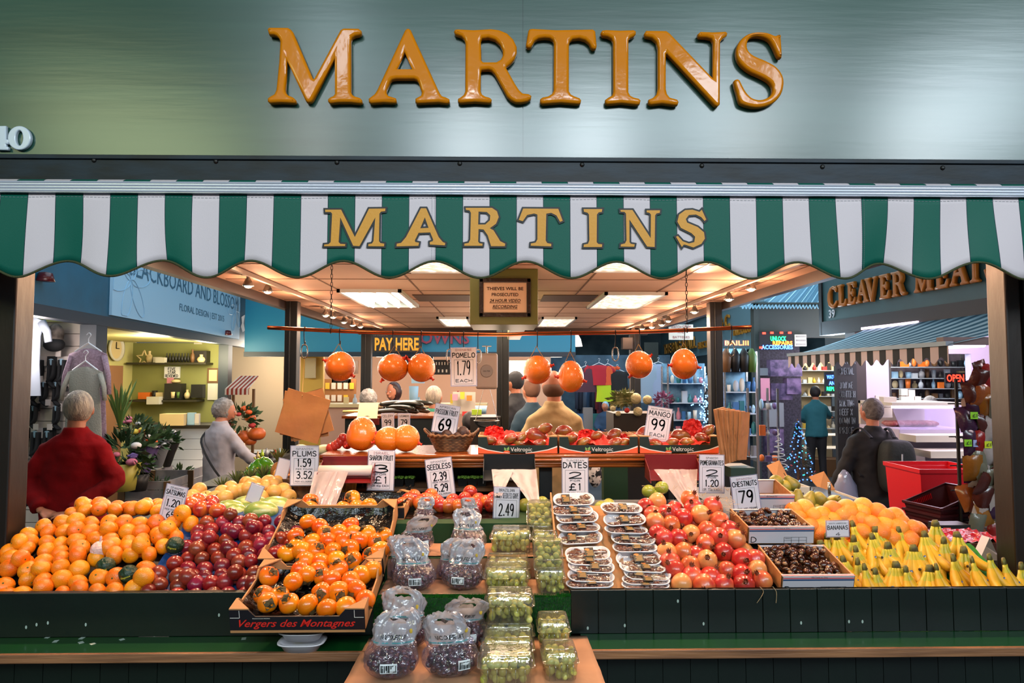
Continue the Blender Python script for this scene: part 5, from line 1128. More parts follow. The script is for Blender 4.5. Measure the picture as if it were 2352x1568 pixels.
# -- basket of passion fruit
c = P(1037, 1042, YR + .14); e = empty('wicker_basket', (c.x, c.y, zsh + .001), 'small wicker basket with loop handles on the wooden shelf', 'basket')
m_wick = mat('wicker', '#7d5430', .6, col2='#4f3018', vscale=30, bump=.3)
b = MB()
for k in range(9):
  t = k / 8; rx, ry = .075 + .032 * t, .055 + .02 * t
  b.tube([Vector((math.cos(a) * rx * (1 + .025 * (1 if (j + k) % 2 else -1)), math.sin(a) * ry * (1 + .025 * (1 if (j + k) % 2 else -1)), .006 + .008 * k)) for j, a in enumerate([2 * math.pi * j / 40 for j in range(41)])], .0048, 6)
b.build('woven_side', m_wick, e, smooth=True)
b = MB(); b.tube([Vector((math.cos(a) * .112 + .002 * math.sin(a * 20), math.sin(a) * .08, .078 + .004 * math.sin(a * 20))) for a in [2 * math.pi * j / 80 for j in range(81)]], .007, 6); b.build('rim', m_wick, e, smooth=True)
for s in (-1, 1):
  b = MB(); b.tube(cr([(s * .1, -.03, .075), (s * .128, -.025, .1), (s * .132, 0, .108), (s * .128, .025, .1), (s * .1, .03, .075)], 4), .005, 6); b.build('handle', m_wick, e, smooth=True)
m_pf = mat('passion_skin', '#3a1d14', .5, bump=.6, bscale=70, var=.3)
KPf = Kind([(lambda m: (m.ball((0, 0, 0), (.026, .026, .024), 16, 10, fn=lambda q: 1 + .03 * noise.noise(q * 5)), fbuild('passion_fruit', m, m_pf))[1])(MB())])
for i, (dx, dy, dz, s) in enumerate(((-.06, -.01, .085, 1.05), (-.02, -.035, .08, 1.15), (.055, -.01, .09, 1.3), (.015, .01, .092, 1.05), (.03, -.04, .075, .85), (-.045, -.045, .068, .8))):
  KPf.put(0, (c.x + dx, c.y + dy, zsh + dz), rr(), s, 'dark wrinkled passion fruit in the wicker basket, %s' % ('back left', 'large front left', 'large right', 'centre back', 'small front right', 'small front left')[i], 'passion fruit in the basket')
# -- mango boxes
m_vg = mat('box_green', '#0f1f18', .45); m_vo = mat('box_orange', '#d8552a', .5); m_vw = mat('box_white', '#dcdad6', .5); m_vl = mat('leaf_green', '#6f9a55', .5); m_tis = mat('red_tissue', '#d92a20', .6, bump=.5, bscale=30)
m_mango = mat('mango_skin', '#8e2a1a', .3, col2='#8a7a30', vscale=7, var=.3, coat=.25, thr=(.5, .75))
KMg = Kind([(lambda m: (m.ball((0, 0, 0), (.052, .036, .034), 20, 12, fn=lambda q: 1 + .10 * q.x * (1 if q.z > 0 else -.5)), fbuild('mango', m, m_mango))[1])(MB())])
mgl = [[(215,235,.85),(375,225,.9),(460,220,.8),(575,200,1.35),(640,150,1.0),(310,275,.9),(440,262,.9),(600,265,.9)], [(785,165,1.05),(840,225,.95),(1040,200,.8),(1175,195,1.05),(940,258,.95),(1180,265,1.0),(1250,255,.8)], [(1405,185,1.2),(1690,205,1.3),(1900,165,1.0),(1855,220,.9),(1500,265,.9),(1620,262,.9),(1740,255,.9)]]
tis = [[(1095, 985), (1165, 985), (1200, 990), (1283, 1000)], [(1345, 990), (1300, 985), (1430, 1000)], [(1560, 975), (1590, 980), (1625, 1000)]]
for k, (a0, a1) in enumerate(((1097, 1281), (1284, 1466), (1469, 1652))):
  X0, X1 = P(a0, 1040, YR + .02).x, P(a1, 1040, YR + .02).x; w = X1 - X0 - .004; h = .078; nm = ('left', 'middle', 'right')[k]
  e = empty('mango_box', ((X0 + X1) / 2, YR + .02, zsh + .001), 'dark green fruit box printed Veltropic on the shelf, %s one of three' % nm, 'box', 'mango boxes on the shelf')
  b = MB(); b.bx((-w / 2, 0, 0), (w / 2, .29, .004)); b.build('base', m_card, e)
  b = MB(); pts = [(-w / 2, 0), (w / 2, 0), (w / 2, h), (w * .4, h), (w * .39, h * .5), (-w * .37, h * .5), (-w * .39, h), (-w / 2, h)]; b.prism([(x, 0, z) for x, z in pts], (0, .004, 0)); fp = b.build('front_panel', m_vg, e)
  b = MB()
  for s in (-1, 1):
    b.add([(s * w / 2, -.0006, .001), (s * w / 2, -.0006, h * .38), (s * w * .38, -.0006, h * .2), (s * w * .2, -.0006, h * .06), (s * w * .1, -.0006, .001)], [(0, 1, 2, 3, 4)], 0)
    b.add([(s * w / 2, -.0005, h * .38), (s * w / 2, -.0005, h * .46), (s * w * .38, -.0005, h * .25), (s * w * .2, -.0005, h * .1), (s * w * .1, -.0005, .003), (s * w * .1, -.0005, .001), (s * w * .2, -.0005, h * .06), (s * w * .38, -.0005, h * .2)], [(0, 1, 2, 3, 4, 5, 6, 7)], 1)
  b.add([(-.052 + .016 * math.cos(a), -.0007, .003 + .010 * math.sin(a) + .002) for a in [math.pi * q / 10 for q in range(11)]], [tuple(range(11))], 0); b.build('printed_band', [m_vo, m_vw], fp)
  b = MB(); type_text(b, 'Veltropic', -.034, .068, .0045, .029, y=-.0009, bold=.0); b.build('lettering', m_vw, fp)
  b = MB()
  for (x0, z0, x1, z1) in ((-.055, .012, -.064, .030), (-.05, .012, -.041, .033)):
    d = Vector((x1 - x0, 0, z1 - z0)); n_ = Vector((-d.z, 0, d.x)) * .3; p0 = Vector((x0, -.001, z0)); b.add([p0, p0 + d * .5 + n_, p0 + d, p0 + d * .5 - n_], [(0, 1, 2, 3)])
  b.build('leaf_mark', m_vl, fp)
  for s in (-1, 1):
    b = MB(); b.bx((s * w / 2, .002, 0), (s * (w / 2 - .004), .29, h)); b.build('side_panel', m_card, e)
    b = MB(); z = h; b.prism([(s * w / 2, 0, z), (s * w / 2, .07, z), (s * (w / 2 - .05), 0, z)], (0, 0, .005)); b.build('corner_flap', m_card, e)
  b = MB(); b.bx((-w / 2, .286, 0), (w / 2, .29, h)); b.build('back_panel', m_card, e)
  for i, (x, y, s) in enumerate(sorted(mgl[k])):
    p = P(1060 + x / 3.36, 940 + y / 3.36, YR + .07 + .10 * (1 if y < 215 else 0)); KMg.put(0, p, (R.uniform(-.5, .5), R.uniform(-.5, .5), R.uniform(-.6, .6)), s * .78, 'red green mango in the %s box on the shelf, %s from the left' % (nm, ORD[i]), 'mangoes in the shelf boxes')
  b = MB()
  b.grid(26, 16, lambda u, v: Vector(((u - .5) * w * .9, .02 + .25 * v, .032 + .02 * noise.noise(Vector((u * 5, v * 5, k))) + .045 * max(0, noise.noise(Vector((u * 4 + k * 5, v * 3, 7)))) + .03 * v + .004 * math.sin(u * 60))))
  tag_ = b.build('tissue_paper', m_tis, smooth=False, loc=None); tag_.location = e.location; tag(tag_, 'crumpled red tissue paper among the mangoes of the %s box' % nm, 'tissue paper', 'red tissue in the mango boxes')
for (px, py, w, h, lab, k) in ((1135, 995, .12, .07, 'left', 0), (1200, 1000, .08, .04, 'left', 3), (1348, 998, .11, .06, 'middle', 1), (1435, 1005, .06, .05, 'middle', 4), (1590, 988, .12, .09, 'right', 2)):
  p = P(px, py + 14, YR + .2); b = MB(); b.grid(14, 10, lambda u, v: Vector(((u - .5) * w * (1 - .3 * v), .02 * noise.noise(Vector((u * 6, v * 6, k))), v * h * (1 - .25 * abs(u - .5)) + .01 * noise.noise(Vector((u * 9, v * 9, k + 3)))))); o = b.build('tissue_paper', m_tis, solid=.0006); o.location = p
  tag(o, 'upright sheet of red tissue in the %s mango box, %s' % (lab, ('widest', 'wide one', 'tallest', 'short one', 'narrow one')[k]), 'tissue paper', 'red tissue in the mango boxes')
# -- paper bags
m_kraft = mat('kraft', '#a4672f', .7, bump=.25, bscale=14, col2='#96592a', vscale=5); m_kraftl = mat('kraft_light', '#95623a', .7, bump=.5, bscale=14)
def bagslab(mb, w, h, M_, th=.003, seed=0):
  n0 = len(mb.v)
  for s in (0, 1):
    pass
  def f(u, v, y): return Vector(((u - .5) * w, y + .005 * noise.noise(Vector((u * 3, v * 3, seed))), (v - .5) * h))
  a = [[f(i / 8, j / 8, -th / 2) for i in range(9)] for j in range(9)]; bk = [[f(i / 8, j / 8, th / 2) for i in range(9)] for j in range(9)]
  mb.grid(8, 8, lambda u, v: M_ @ f(u, v, -th / 2)); mb.grid(8, 8, lambda u, v: M_ @ f(u, v, th / 2))
  c = [f(0, 0, -th / 2), f(1, 0, -th / 2), f(1, 1, -th / 2), f(0, 1, -th / 2)]; d = [f(0, 0, th / 2), f(1, 0, th / 2), f(1, 1, th / 2), f(0, 1, th / 2)]
  for i in range(4): mb.add([M_ @ q for q in (c[i], c[(i + 1) % 4], d[(i + 1) % 4], d[i])], [(0, 1, 2, 3)])
c0 = P(697, 955, 2.98); hung = []
for i, (dx, dz, ang, w, h, Yo) in enumerate(((-.002, .0, .28, .20, .205, 0), (.02, .005, -.28, .185, .2, .008), (-.015, .006, .1, .17, .2, .016), (.01, .0, -.14, .17, .21, .024))):
  b = MB(); bagslab(b, w, h, Matrix.Rotation(ang, 4, 'Y'), .006, i); o = b.build('paper_bag', m_kraft, smooth=True); o.location = c0 + Vector((dx, Yo, dz))
  tag(o, 'brown paper bag hung by a string, %s' % ('front one tilted left', 'second one tilted right', 'third one, mostly hidden', 'rearmost one')[i], 'paper bag', 'brown paper bags hung on the left')
b = MB(); b.tube([c0 + Vector((-.005, -.006, .09)), rodz(700) + Vector((0, 0, -.14))], .0015, 5); tag(b.build('bag_string', mat('string', '#a9854e', .7)), 'thin string holding the hung brown paper bags', 'string')
for i in range(6):
  px0 = 1662 + i * 9; p = P(px0, 1062, 2.92 + i * .006); b = MB(); bagslab(b, .085, .245 - i * .006, Matrix.Translation((0, 0, .12)) @ Matrix.Rotation(-.13 + i * .045, 4, 'Y') @ Matrix.Rotation(.75, 4, 'Z'), .012, i + 9); o = b.build('paper_bag', m_kraftl); o.location = p
  tag(o, 'light brown paper bag standing at the right end of the shelf, %s from the left' % ORD[i], 'paper bag', 'brown paper bags standing on the right')
b = MB(); a_ = P(1668, 1066, 2.92); b.bx((a_.x, 2.86, a_.z - .05), (P(1722, 1066, 2.92).x, 3.02, a_.z - .008)); tag(b.build('bag_stand', mat('stand_green', '#0c2a20', .5)), 'dark green block carrying the standing paper bags', 'block')
# -- carrier bag rolls
m_redm = mat('red_holder', '#6d0f12', .35, coat=.3); m_milk = film('milky_bag', '#e6d8da', milk=.66, rough=.2, gloss=.2, bump=.5, bscale=14)
def holder(px0, px1, py, label, col, sheetpx=None, roll=True, Yh=2.98):
  a, d = P(px0, py, Yh), P(px1, py, Yh); w = d.x - a.x; e = empty('bag_holder', ((a.x + d.x) / 2, Yh, a.z), label, 'bag holder', 'carrier bag holders under the rail')
  b = MB(); b.bx((-w / 2, .06, -.015), (w / 2, .066, .075)); b.build('back_plate', col, e)
  b = MB(); b.quadslab([(-w / 2, .06, -.0), (w / 2, .06, -.0), (w / 2, -.05, -.045), (w * .1, -.05, .01), (-w / 2, -.05, -.045)][:2] + [(w / 2, -.05, -.03), (-w / 2, -.05, -.03)], (0, 0, 1), .003); b.build('front_flap', col, e)
  for s in (-1, 1):
    b = MB(); b.prism([(s * w / 2, .066, .06), (s * w / 2, .066, -.03), (s * w / 2, -.055, -.04), (s * w / 2, -.03, .01)], (-s * .003, 0, 0)); b.build('end_plate', col, e)
  if roll:
    b = MB(); b.tube([(-w * .49, .0, .018), (w * .47, .0, .018)], .024, 20); b.build('roll', mat('roll_white', '#dcc6bc', .5), e, smooth=True)
  for i, (q, tp, L, seed, lab) in enumerate(sheetpx or []):
    b = MB()
    def sf(u, v):
      wd = (tp[0] * (1 - v) + tp[1] * v); return Vector((q + (u - .5) * wd + tp[2] * v, -.026 - .26 * v + .012 * noise.noise(Vector((u * 4, v * 5, seed))) + .006 * math.sin(u * 14 + v * 3), .018 - v * L))
    b.grid(16, 24, sf); b.build('hanging_bag', m_milk, e, smooth=True)
  return e
holder(732, 858, 1090, 'red metal holder with a white roll of bags hanging down, beside the plums price card', m_redm, [(-.06, (.15, .11, .0), .19, 3, ''), (-.03, (.06, .05, -.02), .18, 8, '')])
holder(1488, 1610, 1085, 'red metal holder with a bag hanging over the pomegranates', m_redm, [(.0, (.2, .04, -.01), .13, 5, ''), (.02, (.1, .03, -.0), .12, 6, '')], roll=False)
holder(1110, 1230, 1085, 'black metal holder with milky sheets under the middle of the rail', mat('black_holder', '#0f1012', .35), [(-.03, (.10, .03, -.02), .07, 2, ''), (.05, (.14, .04, .05), .10, 4, '')], roll=False)
# -- cress shelf
m_tub = mat('black_tub', '#0d0f0e', .4); m_cress = mat('cress', '#5d8a22', .6, col2='#86ad3a', vscale=80)
a_ = P(745, 1135, 3.25); z_ = P(900, 1118, 3.2).z
b = MB(); b.bx((P(800, 870, 3.2).x, 3.16, z_ - .016), (P(1230, 870, 3.2).x, 3.42, z_)); tag(b.build('cress_shelf', m_wood_edge), 'thin wooden shelf under the rail with the cress tubs', 'shelf')
b = MB(); b.bx((P(800, 870, 3.4).x, 3.43, z_ - .3), (P(1225, 870, 3.4).x, 3.45, z_ + .13)); tag(b.build('crate_back', mat('deep_green', '#0c2412', .5)), 'dark green board behind the cress tubs', 'board')
def mk_cress():
  e = empty('cress_tub', (0, 0, 0)); b = MB(); b.rings([[Vector((x * s, y * s, z)) for x, y in ((-.024, -.02), (.024, -.02), (.024, .02), (-.024, .02))] for s, z in ((.8, 0), (1, .035))]); b.build('tub', m_tub, e)
  b = MB()
  for _ in range(60): b.ball((R.uniform(-.022, .022), R.uniform(-.018, .018), .042 + R.uniform(-.004, .006)), (.0045, .0045, .003), 6, 4)
  b.build('cress', m_cress, e, fix=False); return e
KCr = Kind([mk_cress()])
for i, px in enumerate((822, 846, 870, 893, 917, 942, 1063, 1085, 1107)): KCr.put(0, (P(px, 1100, 3.22).x, 3.22, z_ + .001), (0, 0, 0), 1, 'black tub of green cress on the low shelf, %s from the left' % ORD[i], 'cress tubs')
b = MB(); p = P(795, 1130, 3.1)
e = empty('bamboo_basket', p, 'small yellow slatted wood basket below the bag roll', 'basket'); b.rings([[Vector((math.cos(t) * r, math.sin(t) * r * .8, z)) for t in [2 * math.pi * i / 16 for i in range(16)]] for r, z in ((.04, -.02), (.045, .0), (.05, .05))], cap=False); b.build('slatted_side', mat('bamboo', '#b27c2c', .5, col2='#7c5018', vscale=30, stretch=(3, 3, .3)), e)
for px, py in ((660, 1125), (700, 1130)):
  p = P(px, py, 3.15); e = empty('wooden_basket', p, 'brown wooden basket behind the melons, %s one' % ('left' if px < 680 else 'right'), 'basket', 'brown baskets behind the melons'); b = MB(); b.rings([[Vector((math.cos(t) * r, math.sin(t) * r * .8, z)) for t in [2 * math.pi * i / 16 for i in range(16)]] for r, z in ((.05, -.02), (.06, .02), (.07, .06))], cap=False); b.build('side', m_wick, e, solid=.006)
b = MB();
# grapefruit by the plums card
KGf = Kind([(lambda m: (m.ball((0, 0, 0), (.042, .042, .04), 16, 10), fbuild('grapefruit', m, mat('grapefruit_skin', '#d99a2c', .35, col2='#c9762a', vscale=6)))[1])(MB())])
for i, (px, py) in enumerate(((660, 1075), (645, 1090), (667, 1098), (652, 1108))): KGf.put(0, P(px, py, 3.3), rr(), .95, 'grapefruit in the brown basket behind the plums card, %s one' % ('top', 'left', 'right', 'lowest')[i], 'grapefruit left of the plums card')
# tomatoes and white bowls behind the shelf
KTo = Kind([(lambda m: (m.ball((0, 0, 0), (.03, .03, .026), 14, 9), fbuild('tomato', m, mat('tomato_skin', '#c23a2c', .3, coat=.3)))[1])(MB())])
for i, (px, py) in enumerate(((775, 1022), (788, 1008), (768, 1026), (798, 1022), (782, 1016), (760, 1030))): KTo.put(0, P(px, py - 2, 3.3), rr(), .85, 'red tomato in the small heap left of the shelf pomelos, %s one' % ORD[i], 'tomatoes on the shelf')
for i, px in enumerate((690, 745)):
  m = MB(); m.ball((0, 0, 0), (.045, .045, .03), 16, 10); o = fbuild('cabbage', m, mat('cabbage', '#b9bf9a', .5, bump=.4, bscale=20)); o.location = P(px, 1034, 3.35); tag(o, 'pale round cabbage on the shelf, %s one' % ('left' if i == 0 else 'right'), 'cabbage', 'pale cabbages')
# green peppers and pineapple leaves at the back left
m_pep = mat('pepper_skin', '#3a7a14', .22, col2='#5a9a1a', vscale=8, coat=.4)
def mk_pep():
  m = MB(); m.ball((0, 0, 0), (.03, .03, .042), 20, 12, fn=lambda q: (1 + .12 * math.cos(3 * math.atan2(q.y, q.x)) * (1 - q.z * q.z)) * (1 - .2 * math.exp(-(1 - q.z) / .06))); o = fbuild('green_pepper', m, m_pep)
  s = MB(); s.tube([(0, 0, .033), (.004, 0, .052)], .004, 6); fbuild('stem', s, m_bang, parent=o); return o
KPe = Kind([mk_pep()])
for i, (px, py) in enumerate(((582, 1078), (598, 1070), (612, 1065), (592, 1090), (610, 1085), (622, 1078), (578, 1092))): KPe.put(0, P(px, py, 3.6), (R.uniform(.5, 1.6), R.uniform(-.5, .5), R.uniform(-1, 1)), 1.15, 'shiny green pepper at the back left, %s of the pile' % ORD[i], 'green peppers')
m_pin = mat('pine_leaf', '#5f6430', .6, col2='#3c4a1c', vscale=20)
for i, (px, py) in enumerate(((512, 1128), (545, 1112), (575, 1108), (605, 1100), (640, 1062))):
  p = P(px, py, 3.35); m = MB()
  for k in range(22):
    a = k * 2.4; t = .3 + .9 * (k / 22); m.tube(cr([(0, 0, 0), (math.cos(a) * .02 * t, math.sin(a) * .02 * t, .03), (math.cos(a) * .055 * t, math.sin(a) * .055 * t, .06 + .02 * (1 - t))], 2), [(.0012, .006), (.0012, .006), (.001, .005), (.001, .003), (.0004, .0006)], 4)
  e = empty('pineapple', p, 'spiky pineapple crown behind the asian pears, %s from the left' % ORD[i], 'pineapple', 'pineapples at the back left'); m.build('leaf_crown', m_pin, e); m = MB(); m.ball((0, 0, -.05), (.04, .04, .055), 14, 9); m.build('fruit', mat('pine_skin', '#8a5a20', .6, bump=1, bscale=70), e, smooth=True)
b = MB(); b.bx((-1.62, 3.5, FLOOR), (-1.2, 3.9, 1.12)); tag(b.build('side_bench', m_liner), 'dark side bench carrying peppers and pineapples at the back left', 'bench')
# -- scale and inner counter
p = P(1118, 852, 4.2); e = empty('hanging_scale', p, 'white hanging dial scale with steel pan right of the pomelo card', 'scale')
b = MB(); b.box((0, 0, 0), (.14, .06, .23)); b.build('body', mat('scale_white', '#b9ad9f', .4), e, bevel=.015)
b = MB(); b.lathe([(.0, -.034), (.042, -.034), (.045, -.028)], M=Matrix.Rotation(-math.pi / 2, 3, 'X') @ Matrix.Rotation(math.pi, 3, 'X') if False else Matrix.Rotation(math.pi / 2, 3, 'X'), n=28);
b = MB(); b.lathe([(0, .036), (.038, .036), (.041, .03)], M=Matrix.Rotation(math.pi / 2, 3, 'X'), n=28); dl = b.build('dial', mat('dial', '#8d857c', .3), e)
b = MB(); type_text(b, 'SALTER', -.022, .022, -.004, .004, y=-.037, bold=.01); b.build('lettering', m_inkb, dl)
b = MB(); b.tube([(0, 0, .115), (0, 0, .16)], .006, 8); b.tube([(-.03, 0, .16), (.03, 0, .16)], .004, 6); b.build('hanger', m_steel, e)
b = MB(); zp = -.36; b.lathe([(.0, zp), (.05, zp + .004), (.075, zp + .025), (.08, zp + .045), (.083, zp + .045)], n=28); b.build('pan', m_steel, e, smooth=True)
for s in (-1, 1):
  b = MB(); b.tube([(s * .02, 0, -.115), (s * .07, 0, -.31)], .002, 5); b.build('pan_wire', m_steel, e)
cz = P(900, 955, 5.3).z
e = empty('inner_counter', (P(905, 955, 5.3).x, 5.3, cz), 'inner counter with wooden edge in the middle of the stall', 'counter')
b = MB(); b.bx((-.42, 0, -.02), (.42, .6, .0)); b.build('counter_top', m_rail, e); b = MB(); b.bx((-.40, .03, -1.6), (.40, .58, -.02)); b.build('counter_body', mat('dark_teal', '#12262a', .5), e)
e = empty('bag_holder', P(845, 960, 5.2), 'red holder with cream paper sheets on the inner counter', 'bag holder', 'carrier bag holders under the rail'); b = MB(); b.bx((-.09, -.03, -.05), (.09, .0, .0)); b.prism([(-.09, -.03, .0), (.09, -.03, 0), (0, -.03, .02)], (0, .03, 0)); b.build('holder', m_redm, e); b = MB(); b.quadslab([(-.08, -.035, .0), (.08, -.035, .0), (.075, .04, .12), (-.075, .04, .12)], (0, -1, 0), .004); b.build('paper_sheet', mat('cream_paper', '#e8c9a0', .7), e)
KCu = Kind([(lambda m: (m.tube(cr([(-.13, 0, 0), (-.06, 0, .012), (.03, 0, .014), (.13, 0, 0)], 4), [.008, .018, .021, .021, .021, .021, .021, .021, .021, .021, .021, .018, .008][:13], 10), fbuild('cucumber', m, mat('cucumber', '#14180f', .3, coat=.4)))[1])(MB())])
for i in range(12): KCu.put(0, (P(905 + 5 * (i % 4) + (i % 3) * 18, 940, 5.45).x, 5.36 + .05 * (i % 4), cz + .025 + .03 * (i // 4)), (0, 0, R.uniform(-.3, .3)), 1, 'dark wrapped cucumber on the inner counter, %s of the pile' % ORD[i], 'cucumbers on the inner counter')
for i in range(5):
  p = P(815 + i * 20, 948, 5.5); m = MB()
  for k in range(5): m.tube([(-.10, .01 * k, .01), (.1, .012 * k, .015 + .004 * (k % 2))], .010, 7)
  o = m.build('celery', mat('celery', '#b9b56a', .5), smooth=True); o.location = p; tag(o, 'pale head of celery lying on the inner counter, %s from the left' % ORD[i], 'celery', 'celery on the inner counter')
# ================================================================ people helper
m_skin = mat('skin', '#b9785a', .5, col2='#a8664a', vscale=9); m_shoe = mat('shoe_black', '#141110', .5)
def hand_mesh(mb, w, d, s, side, curl=.5, up=Vector((0, 0, 1))):
  """palm, four bent fingers and a thumb from wrist w along direction d"""
  d = Vector(d).normalized(); n = d.cross(up); n = n.normalized() if n.length > .01 else Vector((1, 0, 0)); pn = n.cross(d).normalized()
  w = Vector(w); mb.tube([w - d * .01 * s, w + d * .03 * s, w + d * .075 * s, w + d * .09 * s], [(.018 * s, .026 * s), (.017 * s, .036 * s), (.015 * s, .040 * s), (.011 * s, .036 * s)], 10)
  for k in range(4):
    b = w + d * (.082 - .004 * abs(k - 1.3)) * s + n * (k - 1.5) * .019 * s; L = (.062, .075, .07, .055)[k] * s; pts = [b]; dd = d.copy();
    for j in range(3): dd = (dd - pn * curl * (.35 + .2 * j)).normalized(); pts.append(pts[-1] + dd * L / 3 * (1.2, 1, .8)[j])
    mb.tube(pts, [.0088 * s, .0085 * s, .0078 * s, .006 * s], 8)
  b = w + d * .03 * s + n * side * .03 * s; mb.tube([b, b + (d * .6 + n * side * .7) * .03 * s, b + (d * .9 + n * side * .6 - pn * .3) * .055 * s], [.011 * s, .0095 * s, .007 * s], 8)
def person(loc, H, yaw, label, top, bottom, hair, arms, coat_len=.48, bulk=1.0, hairtype='short', skin=m_skin, vox=.012, lean=0, collar=True, headturn=0, sleeve=True, extra=None, stance=0, headdrop=0):
  e = empty('person', loc, label, 'person', rz=yaw); e.rotation_euler = (lean, 0, yaw); k = H
  hc = Vector((0, .015 + headdrop * .5, .928 - headdrop * .5)) * k; Mh = Matrix.Rotation(headturn, 3, 'Z') @ Matrix.Rotation(-headdrop * 5, 3, 'X')
  b = MB()
  def hf(q):
    f = 1 - .10 * max(0, -q.z) * (1 - .6 * max(0, q.y)); f += .05 * math.exp(-((q.x / .22) ** 2 + ((q.z + .05) / .3) ** 2)) * (1 if q.y > .6 else 0); return f
  b.ball(hc, (.046 * k, .057 * k, .067 * k), 24, 16, M=Mh, fn=hf)
  b.tube([hc + Mh @ Vector((0, .053, .01)) * k, hc + Mh @ Vector((0, .066, -.014)) * k], [.005 * k, .010 * k], 8)
  for s in (-1, 1): b.ball(hc + Mh @ Vector((s * .047, -.002, -.004)) * k, (.006 * k, .012 * k, .018 * k), 8, 6, M=Mh)
  b.tube([hc + Mh @ Vector((-.016, .052, -.034)) * k, hc + Mh @ Vector((0, .057, -.033)) * k, hc + Mh @ Vector((.016, .052, -.034)) * k], .004 * k, 6)
  b.tube([hc + Vector((0, -.012, -.03)) * k, Vector((0, 0, .85)) * k, Vector((0, 0, .80)) * k], [.031 * k, .031 * k, .05 * k], 14)
  b.tube([Vector((0, 0, z)) * k for z in (.83, .78, .65, .55, .48)], [(.02 * k, .05 * k)] + [(.05 * k, .08 * k)] * 3 + [(.05 * k, .07 * k)], 14)
  J = []
  for s, (el, wr_, hd, cu) in zip((-1, 1), arms):
    sh = Vector((s * .09 * bulk, 0, .785)) * k; el = Vector(el) * k; wv = Vector(wr_) * k; J.append((s, sh, el, wv))
    b.tube([sh, el, wv], [.02 * k, .016 * k, .012 * k], 10); b.ball(el, .016 * k, 8, 6)
    hand_mesh(b, wv, hd, k / 1.75 * 1.02, -s, cu)
  fe = []
  for s in (-1, 1):
    hp, kn, an = Vector((s * .05, 0, .5)) * k, Vector((s * .055, .01 + stance * s * .03, .28)) * k, Vector((s * .06, -.01 + stance * s * .06, .045)) * k; fe.append((s, hp, kn, an))
    b.tube([hp, kn, an], [.045 * k, .032 * k, .02 * k], 10)
  o = b.build('body', skin, e, smooth=True, fix=False); md = o.modifiers.new('r', 'REMESH'); md.mode = 'VOXEL'; md.voxel_size = min(vox, .007 if vox < .01 else vox); md.use_smooth_shade = True
  # eyes
  for s in (-1, 1):
    g = MB(); g.ball(hc + Mh @ Vector((s * .018, .0525, .006)) * k, (.007 * k, .003 * k, .0045 * k), 8, 6); g.ball(hc + Mh @ Vector((s * .018, .0552, .006)) * k, (.003 * k, .002 * k, .003 * k), 8, 6, mi=1); g.build('eye', [mat('eye_white', '#d9d2cc', .3), mat('iris', '#2a1c14', .3)], e, smooth=True)
  # upper garment
  g = MB(); q = bulk
  prof = [(.852, .034, .034), (.835, .055, .045), (.822, .075 * q, .05), (.80, .104 * q, .058 * q), (.76, .112 * q, .066 * q), (.66, .104 * q, .07 * q), (.58, .102 * q, .072 * q), (.52, .11 * q, .076 * q), (coat_len, .114 * q, .078 * q)]
  g.rings([[Vector((math.cos(a) * rx, math.sin(a) * ry, z + .006 * noise.noise(Vector((a, z * 9, 0))))) * k + Vector((0, .006 * noise.noise(Vector((a * 2, z * 14, 5))), 0)) for a in [2 * math.pi * i / 28 for i in range(28)]] for z, rx, ry in prof])
  for s, sh, el, wv in J:
    sh2 = sh + Vector((-s * .012, 0, -.008)) * k; end = el.lerp(wv, .93 if sleeve else .1)
    mid = sh2.lerp(el, .5); pts = [sh2, mid, el, el.lerp(end, .5), end]
    pts2 = cr(pts, 4); n = len(pts2); g.tube(pts2, [((.039 * (1 - i / n) + .027 * i / n) * q + .0022 * math.sin(i * 2.1)) * k for i in range(n)], 12)
  if collar: g.tube([Vector((0, -.002, .838)) * k, Vector((0, -.002, .860)) * k], [.046 * k, .041 * k], 16)
  o = g.build('top', top, e, smooth=True, fix=False); md = o.modifiers.new('r', 'REMESH'); md.mode = 'VOXEL'; md.voxel_size = vox * 1.15; md.use_smooth_shade = True
  sm = o.modifiers.new('s', 'SMOOTH'); sm.iterations = 3; sm.factor = .6
  dt = bpy.data.textures.get('cloth_folds') or bpy.data.textures.new('cloth_folds', 'CLOUDS'); dt.noise_scale = .14
  dm = o.modifiers.new('d', 'DISPLACE'); dm.texture = dt; dm.strength = .035; dm.mid_level = .5
  g = MB()
  g.rings([[Vector((math.cos(a) * .098 * q, math.sin(a) * .068, z)) * k for a in [2 * math.pi * i / 20 for i in range(20)]] for z in (.56, .5, .47)])
  for s, hp, kn, an in fe: g.tube([hp + Vector((0, 0, 0)), hp.lerp(kn, .5), kn, kn.lerp(an, .6), an], [.056 * k * q, .05 * k * q, .04 * k, .036 * k, .035 * k], 14)
  o = g.build('trousers', bottom, e, smooth=True, fix=False); md = o.modifiers.new('r', 'REMESH'); md.mode = 'VOXEL'; md.voxel_size = vox * 1.3; md.use_smooth_shade = True
  for s, hp, kn, an in fe:
    g = MB(); g.tube([Vector((an.x, an.y - .03, .02)), Vector((an.x, an.y + .02, .03)), Vector((an.x, an.y + .12, .022)), Vector((an.x, an.y + .17, .015))], [(.02, .03), (.032, .035), (.024, .036), (.012, .022)], 10); g.build('shoe', m_shoe, e, smooth=True)
